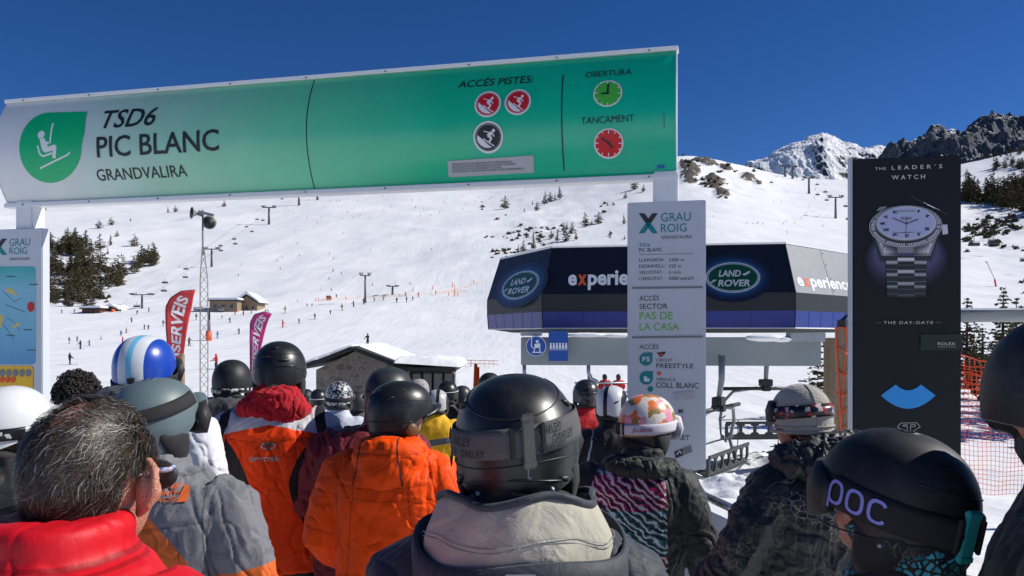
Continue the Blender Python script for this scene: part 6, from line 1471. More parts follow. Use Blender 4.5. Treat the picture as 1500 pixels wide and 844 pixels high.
    mj = j.get('mat'); me = fuse(jm, vox, 5, .5, mats=[mj], name='jacket', sub=1 if d < 4.5 else 0); co = fold(me, folds, seed, fsc); set_regions(me, co, j.get('regions', []))
    if d < 6:
        x_, y_, z_ = co.T; ax_ = np.abs(x_); w_ = .0016+.0004*d
        sm = np.maximum.reduce([np.where((z_ > 1.12) & (z_ < 1.47), w_-np.abs(ax_-.192-.06*(1.40-z_)**2), -1), np.where((ax_ < .19) & (y_ < 0) & j.get('yoke_seam', True), w_-np.abs(z_-1.345-.12*ax_), -1), np.where((ax_ < .19) & (z_ < 1.34), w_-np.abs(ax_-.115-.10*(1.34-z_)), -1), w_*1.2-np.abs(z_-1.497), np.where(ax_ > .22, w_-np.abs(z_-1.16-.3*(ax_-.27)), -1)])
        at_s = me.attributes.new('seam', 'FLOAT', 'POINT'); at_s.data.foreach_set('value', np.clip(sm, 0, 1).astype(np.float32))
        n_ = len(me.vertices); cc = np.empty(n_*3); me.vertices.foreach_get('co', cc); nn_ = np.empty(n_*3); me.vertices.foreach_get('normal', nn_); cc = cc.reshape(-1, 3)-nn_.reshape(-1, 3)*(np.exp(-(np.minimum(sm, 0)/.006)**2)*.0022)[:, None]; me.vertices.foreach_set('co', cc.ravel()); me.update()
    jo = link("jacket", me, t)
    if hood and hood != 'same':   # a hood or scarf of another cloth bunched round the neck
        hm2 = MB()
        for c, r in hood['balls']: hm2.ball(Vector(c)+Vector((HC_.x*.7, 0, 0)), r, 18, 12)
        me = fuse(hm2, vox*.8, 4, .5, mats=[hood['mat']], name='hood', sub=1 if d < 4.5 else 0); fold(me, hood.get('amp', .012), seed+40, 1.3); link('hood', me, t)
    if collar: collar(t, HC_)
    # trousers, boots, gloves
    tm = MB()
    for sx in (-1, 1): tm.tube([(sx*.085, -.005, .92), (sx*.105, .0, .78), (sx*.115, .03, .48), (sx*.115, .0, .12)], [.12, .115, .09, .10], 16)
    me = fuse(tm, .018, 3, mats=[low or M_trou], name='trousers'); fold(me, .008, seed+70); link('trousers', me, t)
    for sx in (-1, 1):
        bt = MB(); bt.tube([(sx*.115, -.01, .30), (sx*.115, -.012, .12), (sx*.115, .02, .05)], [.082, .078, .07], 12); bt.box((sx*.115, .055, .055), (.11, .31, .11)); b_o = fuse(bt, .02, 2, mats=[M_boot], name='boot'); link('boot', b_o, t)
        Sh, E_, W_ = A_[sx]; dz = (W_-E_).normalized(); go = link('glove', GLOVE, t); xx = Vector((0, 0, 1)).cross(dz); xx = xx.normalized() if xx.length > .05 else Vector((1, 0, 0)); xx = xx*(1 if sx < 0 else -1); yy = dz.cross(xx); 
        go.matrix_local = Matrix.Translation(W_+dz*.085) @ Matrix((xx, yy, dz)).transposed().to_4x4() @ Matrix.Scale(1.1, 4)
    h = band = None
    if headgear == 'helmet': h, band = helmet(t, Mh, helm or Helm(), hmat, spec or {}, lod)
    return t, Mh, h, band, k
def far_person(label, px, ytop, d, top, hmat_, low='black', group=None, spec=None, yaw=0):
    return person(label, px, ytop, d, yaw, hmat=hmat_, jacket=dict(mat=top), vox=.028, lod=.5, low=CLT[low], group=group, spec=spec or dict(pads=True), folds=.012, seed=int(px) % 97)
CLT = {'black': M_trou, 'navy': cloth_mat('navy_trousers', (.015, .02, .045), [])}
H_black = mat('helmet_matte_black', (.012, .0125, .014), .52, var=.2, vscale=10, spec=.4); H_satin = mat('helmet_satin_black', (.012, .0125, .014), .36, var=.25, vscale=14, spec=.45)
H_grey = mat('helmet_grey_green', srgb(92, 108, 112), .5, var=.07, vscale=6); H_white = mat('helmet_white', (.66, .67, .68), .25, var=.05); H_char = mat('helmet_charcoal', (.028, .029, .032), .42, var=.15)
def scuff(m, amt=.5):
    nt = m.node_tree; b = shade(nt); tc = N(nt, 'ShaderNodeTexCoord'); src = b.inputs['Base Color'].links[0].from_socket
    mp = N(nt, 'ShaderNodeMapping'); mp.inputs['Scale'].default_value = (1, .16, 1); mp.inputs['Rotation'].default_value = (.3, .8, .5); nt.links.new(tc.outputs['Object'], mp.inputs['Vector'])
    n = N(nt, 'ShaderNodeTexNoise', Scale=150.0, Detail=3.0); nt.links.new(mp.outputs[0], n.inputs['Vector']); d_ = N(nt, 'ShaderNodeTexNoise', Scale=14.0, Detail=8.0, Roughness=.75); nt.links.new(tc.outputs['Object'], d_.inputs['Vector'])
    m1 = N(nt, 'ShaderNodeMapRange'); m1.inputs['From Min'].default_value = .66; m1.inputs['From Max'].default_value = .74; nt.links.new(n.outputs['Fac'], m1.inputs['Value']); m2 = N(nt, 'ShaderNodeMapRange'); m2.inputs['From Min'].default_value = .5; m2.inputs['From Max'].default_value = .8; nt.links.new(d_.outputs['Fac'], m2.inputs['Value'])
    ad = N(nt, 'ShaderNodeMath', operation='MAXIMUM'); nt.links.new(m1.outputs[0], ad.inputs[0]); nt.links.new(m2.outputs[0], ad.inputs[1]); sc_ = N(nt, 'ShaderNodeMath', operation='MULTIPLY'); nt.links.new(ad.outputs[0], sc_.inputs[0]); sc_.inputs[1].default_value = amt
    mx = N(nt, 'ShaderNodeMix', data_type='RGBA'); nt.links.new(sc_.outputs[0], mx.inputs['Factor']); nt.links.new(src, mx.inputs['A']); mx.inputs['B'].default_value = (.09, .09, .09, 1); nt.links.new(mx.outputs['Result'], b.inputs['Base Color'])
for q in (H_black, H_satin, H_char): scuff(q, .35)
S_black = mat('strap_black', (.016, .016, .017), .85, var=.2, bump=.08, bscale=400); S_grey = mat('strap_grey', (.085, .085, .088), .85, var=.15, vscale=40, bump=.08, bscale=500); S_white = mat('strap_white', (.62, .60, .64), .7, var=.08); S_ink = mat('strap_ink', (.008, .008, .009), .7)
def pat_helm(name, scale, cols, rough=.3, rnd=1.0, stretch=(1, 1, 1)):
    m = bpy.data.materials.new(name); m.use_nodes = True; nt = m.node_tree; b = shade(nt); tc = N(nt, 'ShaderNodeTexCoord'); mp = N(nt, 'ShaderNodeMapping'); mp.inputs['Scale'].default_value = stretch
    nt.links.new(tc.outputs['Object'], mp.inputs['Vector']); v = N(nt, 'ShaderNodeTexVoronoi', Scale=scale, distance='CHEBYCHEV'); v.inputs['Randomness'].default_value = rnd; nt.links.new(mp.outputs[0], v.inputs['Vector'])
    sp = N(nt, 'ShaderNodeSeparateColor'); nt.links.new(v.outputs['Color'], sp.inputs[0]); rp = N(nt, 'ShaderNodeValToRGB'); rp.color_ramp.interpolation = 'CONSTANT'; nt.links.new(sp.outputs[0], rp.inputs['Fac'])
    while len(rp.color_ramp.elements) < len(cols): rp.color_ramp.elements.new(.5)
    for i, (e, c) in enumerate(zip(rp.color_ramp.elements, cols)): e.position = i/len(cols); e.color = c4(c)
    nt.links.new(rp.outputs[0], b.inputs['Base Color']); b.inputs['Roughness'].default_value = rough; return m
def stripe_helm(name, stops, rough=.3, axis=0):
    """Helmet painted in stripes that run front to back (bands of object x)."""
    m = bpy.data.materials.new(name); m.use_nodes = True; nt = m.node_tree; b = shade(nt); tc = N(nt, 'ShaderNodeTexCoord'); sx = N(nt, 'ShaderNodeSeparateXYZ'); nt.links.new(tc.outputs['Object'], sx.inputs[0])
    mr = N(nt, 'ShaderNodeMapRange'); mr.inputs['From Min'].default_value = -.14; mr.inputs['From Max'].default_value = .14; nt.links.new(sx.outputs[axis], mr.inputs['Value'])
    rp = N(nt, 'ShaderNodeValToRGB'); rp.color_ramp.interpolation = 'CONSTANT'; nt.links.new(mr.outputs[0], rp.inputs['Fac'])
    while len(rp.color_ramp.elements) < len(stops): rp.color_ramp.elements.new(.5)
    for e, (p, c) in zip(rp.color_ramp.elements, stops): e.position = p; e.color = c4(c)
    n = N(nt, 'ShaderNodeTexNoise', Scale=18.0, Detail=4.0); nt.links.new(tc.outputs['Object'], n.inputs['Vector']); hv = N(nt, 'ShaderNodeHueSaturation'); q = N(nt, 'ShaderNodeMapRange'); q.inputs['To Min'].default_value = .85; q.inputs['To Max'].default_value = 1.1
    nt.links.new(n.outputs['Fac'], q.inputs['Value']); nt.links.new(q.outputs[0], hv.inputs['Value']); nt.links.new(rp.outputs[0], hv.inputs['Color']); nt.links.new(hv.outputs[0], b.inputs['Base Color']); b.inputs['Roughness'].default_value = rough; return m
def box_sd(x, y, z, cx, cz, hx, hz, back=True):
    d = np.minimum(hx-np.abs(x-cx), hz-np.abs(z-cz)); return np.where((y < .02) | (not back), d, -.05)
def mark(t, jo_name, body, x0, x1, z, hgt, m, name='emblem', lift=.012, seed=0, bold=.03, track=1.0):
    """Small letters sewn on the back of the jacket, laid onto its cloth."""
    jo = [c for c in t.children if c.name.split('.')[0] == jo_name][0]; v, f = text2d(body, 1, bold=bold, track=track); w0, w1 = v[:, 0].min(), v[:, 0].max(); h0, h1 = v[:, 1].min(), v[:, 1].max()
    lay_on(jo, t, [(x0+(x1-x0)*(a-w0)/(w1-w0), z+hgt*(b-h0)/(h1-h0)) for a, b in v], f, m, name)
def lay_on(jo, t, pts, f, m, name, lift=.003):
    from mathutils.bvhtree import BVHTree
    me = jo.data; bv = BVHTree.FromPolygons([v.co for v in me.vertices], [tuple(p.vertices) for p in me.polygons]); vs = []
    for a, b in pts:
        hit = bv.ray_cast(Vector((a, -1.0, b)), Vector((0, 1, 0))); vs.append((hit[0]+Vector((0, -lift, 0))) if hit[0] else Vector((a, -.2, b)))
    q = MB(); q.add(vs, f); o = q.build(name, m, jo); return o

# --- close: centre of the picture, black helmet with a grey goggle strap and a stand-up pale collar
M_parka = cloth_mat('slate_parka', srgb(52, 58, 66), [], wr=.25); M_cream = cloth_mat('cream_lining', srgb(176, 171, 156), [], rough=.85, wr=.6, wscale=16); M_tab = mat('woven_tab', (.30, .31, .32), .7)
def centre_collar(t, hc):
    n = 64; rows = []; inn = []
    prof = [(1.41, .184, .150, -.030), (1.47, .182, .150, -.032), (1.50, .176, .143, -.032), (1.53, .166, .134, -.030), (1.556, .152, .124, -.028), (1.567, .145, .117, -.026)]
    wob = lambda a, z: 1+.028*math.sin(5*a+z*26)+.022*math.sin(11*a-z*40)+.015*math.sin(3*a+2)
    for z, rx, ry, cy in prof: rows.append([Vector((hc.x+.002+rx*wob(a, z)*math.sin(a), cy-ry*wob(a, z)*math.cos(a), z+.010*math.sin(4*a)-.030*(1-math.cos(a))*.5)) for a in (2*math.pi*k/n for k in range(n))])
    inner = [[Vector((hc.x+(v.x-hc.x)*.93, v.y*.93, v.z)) for v in r] for r in rows[::-1]]
    m = MB(); m.loft(rows+inner, 0, caps=False); o = m.build('collar', [M_cream], t, smooth=True); ss_ = o.modifiers.new('s', 'SUBSURF'); ss_.levels = 1; ss_.render_levels = 1
    for rw, dz_ in ((rows[2], -.004), (rows[2], .004)):
        m = MB(); m.tube([hc_+(hc_-Vector((hc.x, 0, hc_.z))).normalized()*.0012+Vector((0, 0, dz_)) for hc_ in rw]+[rw[0]], .0008, 4, caps=False); m.build('stitching', [M_tab], o)
    rim = [v.copy()+Vector((0, 0, .004)) for v in rows[-1]]; m = MB(); m.tube(rim+[rim[0]], .0075, 8, caps=False); m.build('collar_piping', [M_parka], t, smooth=True)
    m = MB(); yk = [(1.35, .225, .165, -.03, 0), (1.40, .215, .172, -.033, .2), (1.435, .208, .168, -.036, .6), (1.462, .202, .162, -.036, 1), (1.464, .196, .156, -.034, 1), (1.44, .18, .142, -.03, .6)]
    m.loft([[Vector((hc.x+.006+rx*math.sin(a), cy-ry*math.cos(a), z+f_*(.050*math.sin(a/2)**2+.012*math.sin(3*a+1)))) for a in (2*math.pi*i/56 for i in range(56))] for z, rx, ry, cy, f_ in yk], 0, caps=False); m.build('yoke', [M_parka], t, smooth=True)
    m = MB(); m.box((hc.x+.005, -.2045, 1.448), (.052, .004, .026)); tb = m.build('woven_tab', [M_tab], t, bevel=.001)
    v, f = text2d('TITANIUM', .007, bold=.02); w = v[:, 0].max(); q = MB(); q.add([(hc.x+.005-.020+.040*a/w, -.2076, 1.4445+b) for a, b in v], f); q.build('lettering', [M_white], tb)
hk = Helm(.122, .145, .140, -.092, -.045, .045, 2.3, ridge=lambda ph, z: (.004*math.exp(-((z-.052+.012*math.cos(ph*2))/.010)**2)-.003*math.exp(-((z+.045)/.006)**2))*max(0, math.cos(ph*.5)))
ok_txt = [('OAKLEY', -1.15, -.62, -.05, .32, S_ink, {}), ('OAKLEY', -.85, -.38, -.42, .26, S_ink, {}), ('OAKLEY', -1.3, -.95, -.45, .30, S_ink, {}), ('OAKLEY', .40, .80, .10, .30, S_ink, {}), ('OAKLEY', .62, 1.05, -.22, .28, S_ink, {}), ('OAKLEY', .38, .85, -.46, .24, S_ink, {})]
K_, MhK, hK, bK, kK = person('person in a big black helmet with grey goggle strap, pale collar standing up', 757, 547, 1.45, yaw=0, hyaw=-4, helm=hk, hmat=H_satin, roll=-3,
    spec=dict(strap=dict(mat=S_grey, w=.050, z=.030, tilt=.010, roll=.010, clip=.24, clip_size=(.022, .098), clip_mat=mat('smoked_clip', (.10, .095, .075), .2, var=.4, vscale=40, spec=.7), text=ok_txt), vents=[(-1.05, -.048, .03, .3), (-1.15, -.058, .026, .3), (.9, -.055, .03, -.2), (-1.2, .085, .03, .5), (1.25, .08, .03, -.5)], joints=[(lambda ph: .098-.035*math.cos(ph*1.3), -1.9, 1.9), (lambda ph: -.020+.006*math.sin(ph*2), -1.5, 1.5)], screws=[(-.62, -.072), (.62, -.070)], ribs=[(lambda ph: -.052+.006*math.cos(ph*3), -.9, 1.1, .0022)]),
    jacket=dict(mat=M_parka, collar=False), collar=centre_collar, vox=.009, folds=.006, hair=None, seed=3)
q = MB(); v, f = text2d('L', 1, bold=.03); q.add([hk.pt(.22+.09*a, -.045+.016*b/.73, .002) for a, b in v], f); q.build('lettering', [M_greyprint], hK)
q = MB()
for i_ in range(20):
    a = 2*math.pi*i_/20; b2 = 2*math.pi*(i_+1)/20; P_ = lambda an, r1, r2: hk.pt(-1.52+r1*math.cos(an), .0+r2*math.sin(an)*.5, .0105)
    q.add([P_(a, .12, .034), P_(b2, .12, .034), P_(b2, .22, .075), P_(a, .22, .075)], [(0, 1, 2, 3)])
q.build('strap_logo', [mat('logo_lilac', srgb(150, 140, 190), .6)], hK)
# short hair shown between helmet and collar
def hair_strands(t, Mh, n, seed, region, length, cols, name='hair', rad=.0008, flow=None, base=(.079, .100, .104), c0=Vector((0, -.008, .012)), lift=1.0):
    rr = random.Random(seed); ms = [mat('hair_%d_%s' % (i, name), c, .45, var=.2, spec=.4) for i, c in enumerate(cols)]; m = MB(); cnt = 0
    while cnt < n:
        u = rr.uniform(-1, 1); a = rr.uniform(0, 2*math.pi); s_ = math.sqrt(1-u*u); dv = Vector((s_*math.cos(a), s_*math.sin(a), u))
        if not region(dv, rr): continue
        p = Vector((dv.x*base[0], dv.y*base[1], dv.z*base[2]))+c0; g = flow(dv) if flow else Vector((0, -.3, -1))
        cl = [float(vnoise(np.array([dv.x*5+9*i_]), np.array([dv.y*5]), np.array([dv.z*5]), seed)[0]) for i_ in range(3)]; g = g+Vector(cl)*.75+Vector((rr.gauss(0, .10), rr.gauss(0, .10), rr.gauss(0, .10))); tg = (g-dv*g.dot(dv)).normalized(); L = length*rr.uniform(.6, 1.25)
        nrm = dv; wv_ = tg.cross(nrm)*rr.gauss(0, .12)*L; pts = [p-nrm*.002, p+nrm*.006*lift+tg*L*.3+wv_, p+nrm*(.007+.004*rr.random())*lift+tg*L*.66-wv_*.4, p+nrm*(.003+.005*rr.random()-L*2.2*L)*lift+tg*L+wv_-Vector((0, 0, L*.10))]
        sd = tg.cross(nrm).normalized()*rad; o = m.n; vs = []
        for i, q in enumerate(pts): w = (1, 1, .8, .25)[i]; vs += [q-sd*w, q+sd*w+nrm*rad*.3]
        m.add(vs, [(0, 1, 3, 2), (2, 3, 5, 4), (4, 5, 7, 6)], rr.choices(range(len(cols)), weights=[5, 4, 2, .7][:len(cols)])[0]); cnt += 1
    o = m.build(name, ms, t, smooth=True); o.matrix_local = Mh; return o
hair_strands(K_, MhK, 1500, 5, lambda d, r: d.y < .1 and -.95 < d.z < -.15, .03, [(.02, .013, .009), (.05, .032, .02)], 'hair')

# --- man with grey hair and a red jacket, close on the left
RJ = cloth_mat('red_jacket', srgb(196, 14, 30), [srgb(104, 112, 120), srgb(150, 10, 22)], wr=.14, rough=.55, sheen=0)
A_, MhA, _, _, kA = person('man with grey hair thinning at the crown and sunglasses, in a red jacket', 74, 564, 1.05, yaw=-14, hyaw=6, hpitch=8, headgear='hair', skin=M_skin2, body_px=84, vox=.009, folds=.0045, seed=9, wide=1.12, hoff=(0, .05, -.055),
    jacket=dict(mat=RJ, regions=[lambda x, y, z: np.minimum(.017-np.abs(z-1.478+.26*np.abs(x)), -.02-y), lambda x, y, z: .003-np.abs(z-1.505)], collar=True))
def hair_flow(d): return Vector((-.35*d.x-.6, -.5, -.9 if d.z < .6 else -.1))
bald = Vector((.0, -.46, .88)).normalized()
def reg_hair(d, r):
    if d.z < -.52 or (d.y > .45 and d.z < .62) or (abs(d.x) > .62 and d.y > .02 and d.z < .05) or (abs(d.x) > .75 and abs(d.y+.02) < .26 and d.z < .12): return False
    k = (d-bald).length
    return r.random() < (.04 if k < .46 else .3 if k < .60 else 1)
hair_strands(A_, MhA, 17000, 2, reg_hair, .034, [(.014, .012, .011), (.035, .032, .030), (.10, .096, .09), (.30, .29, .28)], 'hair', .00048, hair_flow, lift=.5)
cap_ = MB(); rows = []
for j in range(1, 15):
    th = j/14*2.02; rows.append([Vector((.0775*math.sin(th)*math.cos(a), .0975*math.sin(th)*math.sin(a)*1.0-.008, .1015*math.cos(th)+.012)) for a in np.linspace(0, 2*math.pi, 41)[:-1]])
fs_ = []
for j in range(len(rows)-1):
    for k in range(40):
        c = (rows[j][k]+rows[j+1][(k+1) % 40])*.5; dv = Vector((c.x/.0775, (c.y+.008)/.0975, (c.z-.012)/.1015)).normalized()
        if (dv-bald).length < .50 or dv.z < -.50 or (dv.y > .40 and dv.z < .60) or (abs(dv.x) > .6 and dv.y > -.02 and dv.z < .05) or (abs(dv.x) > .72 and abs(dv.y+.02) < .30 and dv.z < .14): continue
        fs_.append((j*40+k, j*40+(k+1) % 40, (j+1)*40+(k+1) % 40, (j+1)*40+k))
cap_.add([v for r in rows for v in r], fs_); o = cap_.build('hair_base', [mat('hair_shadow_grey', (.035, .033, .032), .8, var=.3)], A_, smooth=True); o.matrix_local = MhA  # dark grey hair shell lying under the strands
sg_ = MB()
for sx in (-1, 1):
    sg_.tube([(sx*.0845, -.020, .006), (sx*.0855, .02, .012), (sx*.079, .075, .012), (sx*.066, .098, .010)], [.003, .0055, .006, .005], 8, flat=.45)
    sg_.ball((sx*.040, .101, .002), (.034, .010, .024), 14, 8, 1)
sg_.tube([(-.066, .099, .014), (-.03, .113, .016), (.03, .113, .016), (.066, .099, .014)], .004, 8)
o = sg_.build('sunglasses', [pat_helm('patterned_frame', 130, [srgb(150, 170, 205), srgb(190, 110, 120), srgb(220, 215, 220), srgb(70, 80, 130)]), M_dark], A_, smooth=True); o.matrix_local = MhA

# --- grey-green helmet, grey jacket with orange back panel
NF = cloth_mat('grey_orange_jacket', srgb(112, 112, 118), [srgb(206, 96, 26), srgb(70, 72, 78), srgb(206, 96, 26)], wr=.3)
hb = Helm(.120, .143, .138, -.092, -.080, .05, 2.3, ridge=lambda ph, z: -.004 if z < -.028 else 0)
B_, MhB, hB, _, _ = person('person in a grey-green helmet and a grey jacket with an orange back panel', 220, 553, 2.38, yaw=-8, hyaw=-24, hpitch=-8, helm=hb, hmat=H_grey, body_px=250, vox=.010, folds=.009, seed=21, wide=1.03,
    spec=dict(strap=dict(mat=S_black, w=.040, z=.052, tilt=.02, clip=-.12, clip_size=(.020, .05), clip_mat=mat('clip_red', (.25, .03, .03), .4), text=[]), vents=[(.75, -.012, .035, -.5)], brim=True),
    jacket=dict(mat=NF, regions=[lambda x, y, z: np.minimum(1.455-.4*np.abs(x+.08)-2.2*np.abs(x+.08)**2-z, np.minimum(.165-np.abs(x+.02), .0-y)), lambda x, y, z: .0025-np.abs(np.abs(x)-.172-.10*(1.42-z)), lambda x, y, z: np.minimum(1.16-z+.2*np.abs(x), np.abs(x)-.2)]),
    arms={1: ((.30, -.03, 1.12), (.27, .18, .98)), -1: ((.28, -.02, 1.14), (.23, .2, 1.02))})
M_onem = mat('orange_embroidery', srgb(200, 90, 30), .8)
for i_, tx in enumerate(('THE', 'NORTH', 'FACE')): mark(B_, 'jacket', tx, .030, .098, 1.462-.017*i_, .013, M_onem)
lay_on([c for c in B_.children if c.name.startswith('jacket')][0], B_, [(.104+.026*math.cos(a)*(1 if i_ else 0), 1.428+.044*math.sin(a)*(1 if i_ else 0)) for i_, a in enumerate([0]+list(np.linspace(0, math.pi/2, 8)))], [(0, i_, i_+1) for i_ in range(1, 8)], M_onem, 'emblem', lift=.007)

# --- blue and white striped helmet behind
BWj = cloth_mat('white_blue_jacket', srgb(38, 62, 150), [srgb(216, 218, 224), srgb(190, 26, 40)], wr=.3); GH = cloth_mat('dark_grey_hood', srgb(66, 70, 76), [], wr=.4)
C_ = person('person in a blue and white striped helmet, dark grey hood down', 206, 491, 3.55, yaw=-6, hyaw=0, hmat=stripe_helm('striped_helmet', [(0, srgb(24, 66, 168)), (.36, srgb(206, 212, 218)), (.50, srgb(110, 190, 226)), (.58, srgb(206, 212, 218)), (.73, srgb(24, 66, 168)), (.93, srgb(150, 180, 220))]), body_px=222, vox=.013, seed=31,
    spec=dict(strap=dict(mat=S_black, w=.030, z=-.045, tilt=.03, clip=.22, clip_size=(.026, .085), goggles=True)), jacket=dict(mat=BWj, regions=[lambda x, y, z: np.abs(x)-.185+.1*np.maximum(0, z-1.35), lambda x, y, z: np.minimum(.02-np.abs(z-1.08), np.abs(x)-.19)]),
    hood=dict(mat=GH, balls=[((0, -.10, 1.50), (.17, .09, .09)), ((-.09, -.03, 1.52), (.08, .10, .06)), ((.09, -.03, 1.52), (.08, .10, .06)), ((0, -.13, 1.43), (.13, .06, .10))]))
# --- white helmet cut by the left edge; dark curly head further on
bkj = cloth_mat('black_jacket', (.014, .014, .016), [], wr=.3)
D_ = person('person in a white helmet with black and white strap, by the left edge', 8, 566, 2.6, yaw=0, hyaw=-20, hmat=H_white, vox=.013, seed=33, spec=dict(strap=dict(mat=pat_helm('zigzag_strap', 55, [(.01, .01, .012), (.5, .5, .52), (.01, .01, .012)]), w=.042, z=-.012, tilt=.01), vents=[(.3, .06, .03, 0), (-.3, .06, .03, 0)]), jacket=dict(mat=bkj))
Ecu, MhE, _, _, _ = person('person with a dark curly head of hair, seen just above the grey-haired man', 110, 545, 4.2, headgear='curls', jacket=dict(mat=cloth_mat('brown_jacket', (.05, .04, .035), [])), vox=.02, seed=35)
cu_ = MB(); rr = random.Random(3)
for _ in range(1100):
    a, u = rr.uniform(0, 6.28), rr.uniform(-.35, 1); s_ = math.sqrt(1-u*u); n_ = Vector((s_*math.cos(a), s_*math.sin(a), u)); c_ = Vector((n_.x*.088, n_.y*.10-.01, n_.z*.105+.02))+n_*rr.uniform(0, .022)
    t1 = n_.orthogonal().normalized(); t1 = Matrix.Rotation(rr.uniform(0, 6.28), 3, n_) @ t1; r_ = rr.uniform(.008, .017); cu_.tube([c_+t1*r_*math.cos(q)+(n_*1.1+n_.cross(t1)*.5)*r_*math.sin(q) for q in np.linspace(-.4, 3.6, 6)], .0030, 4)
o = cu_.build('hair', [mat('curly_dark_hair', (.02, .016, .014), .6, var=.4, bump=.6, bscale=90)], Ecu, smooth=True); o.matrix_local = MhE
# --- grey hooded man
FJ = cloth_mat('grey_hooded_jacket', srgb(62, 62, 66), [srgb(28, 58, 130)], wr=.45)
F_ = person('person in a black helmet and grey hooded jacket, by the pink flag', 338, 527, 5.2, yaw=5, hmat=H_black, vox=.016, seed=37, hood='same', folds=.016, body_px=326, jacket=dict(mat=FJ, regions=[lambda x, y, z: np.minimum(1.30-z, np.minimum(.14-np.abs(x), -.05-y))]), spec=dict(strap=dict(mat=pat_helm('white_mark_strap', 60, [(.01, .01, .01), (.01, .01, .01), (.6, .6, .6)]), w=.03, z=-.05, tilt=.0)))

# --- orange and black racing jacket, red hood
def sp_reg():
    side = lambda x, y, z: .060*(1-((z-1.17)/.20)**2)-np.abs(np.abs(x)-.145-.22*np.clip(z-1.17, 0, 1)-.05*np.clip(1.17-z, 0, 1))
    return [lambda x, y, z: z-1.395+.22*np.abs(x)-.03,                                  # pale yoke and shoulders
            lambda x, y, z: np.minimum(np.abs(x)-.185, np.minimum(z-1.16, .022-np.abs(np.abs(x)-.245+.25*(z-1.30)))),   # dark sleeve stripe
            side, lambda x, y, z: np.minimum(np.abs(x)-.215, 1.20-z)]
SPJ = cloth_mat('orange_black_jacket', srgb(240, 66, 6), [srgb(196, 196, 198), (.018, .018, .02), (.018, .018, .02), srgb(240, 66, 6)], wr=.22, sheen=0, spec=.2)
RH = cloth_mat('red_hood', srgb(176, 16, 32), [], wr=.5, rough=.85)
G_, MhG, hG, _, _ = person('tall person in an orange and black jacket with pale shoulders, red hood', 408, 500, 3.85, yaw=6, hyaw=0, hpitch=6, hmat=H_satin, vox=.011, folds=.009, seed=41, wide=1.06, body_px=404, spec=dict(vents=[(.35, .045, .05, .0), (-.35, .06, .04, 0), (.0, .10, .03, 0)], ribs=[(.02, -.8, .8, .003)], joints=[(lambda ph: .0+.02*math.cos(ph), -2, 2), (lambda ph: .075, -1.4, 1.4)]),
    jacket=dict(mat=SPJ, regions=sp_reg()), hood=dict(mat=RH, amp=.014, balls=[((0, -.07, 1.53), (.115, .085, .075)), ((-.05, -.08, 1.49), (.11, .07, .06)), ((.06, -.09, 1.49), (.10, .07, .06)), ((.0, -.02, 1.56), (.10, .09, .05)), ((.03, -.1, 1.45), (.085, .05, .05))]),
    arms={-1: ((.29, -.05, 1.10), (.27, .12, .90)), 1: ((.29, -.05, 1.10), (.26, .12, .92))})
M_embl = mat('embroidery_dark', (.02, .018, .02), .6); M_grp = mat('embroidery_grey', (.38, .30, .26), .7)
jG = [c for c in G_.children if c.name.startswith('jacket')][0]
lay_on(jG, G_, [(.034*math.cos(a)*r_, 1.335+.016*math.sin(a)*r_) for r_ in (1, .72) for a in np.linspace(0, 2*math.pi, 25)[:-1]], [(i_, (i_+1) % 24, 24+(i_+1) % 24, 24+i_) for i_ in range(24)], M_grp, 'emblem'); mark(G_, 'jacket', 'V', -.016, .016, 1.312, .04, M_embl, bold=.08); mark(G_, 'jacket', 'SPYDER', -.08, .055, 1.268, .018, M_grp)
# --- maroon jacket
MJ = cloth_mat('maroon_jacket', srgb(112, 14, 34), [], wr=.4)
person('person in a charcoal helmet and a maroon jacket, behind the bright orange jacket', 569, 538, 3.8, yaw=4, hyaw=-20, hmat=H_char, body_px=538, vox=.012, folds=.011, seed=47, wide=1.12, spec=dict(vents=[(-.9, .0, .05, .4), (-.5, .03, .04, .2)], brim=True), jacket=dict(mat=MJ), low=M_trou)
# --- bright orange hooded jacket
OJ = cloth_mat('orange_jacket', srgb(250, 80, 2), [(.03, .02, .02), srgb(200, 58, 4)], wr=.22, rough=.6, sheen=0, spec=.2)
M_cup = mat('ear_cup_amber', (.16, .075, .02), .4, var=.4, vscale=40)
person('person in a black helmet and a bright orange hooded jacket, looking right', 584, 557, 3.25, yaw=-6, hyaw=-52, hpitch=0, helm=Helm(.118, .150, .138, -.075, -.05, .03, 2.3), hmat=H_satin, body_px=572, vox=.010, folds=.0085, seed=53, wide=1.08, hood='same', roll=0,
    spec=dict(cups=M_cup, brim=True, vents=[(-.1, .075, .05, .5), (.25, .10, .03, .2), (.9, .07, .035, .4)], ribs=[(-.03, -.6, 1.6, .003)], joints=[(lambda ph: .03+.03*math.sin(ph), -1.6, 2.2)]), jacket=dict(mat=OJ, regions=[lambda x, y, z: np.minimum(.0035-np.abs(np.abs(x+.01)-.085-.15*(1.5-z)), np.minimum(z-1.36, -.10-y)), lambda x, y, z: np.minimum(.0022-np.abs(z-1.30-.10*np.abs(x)), -.02-y)]),
    arms={-1: ((.30, -.04, 1.12), (.27, .16, .97)), 1: ((.30, -.03, 1.13), (.25, .2, 1.02))})
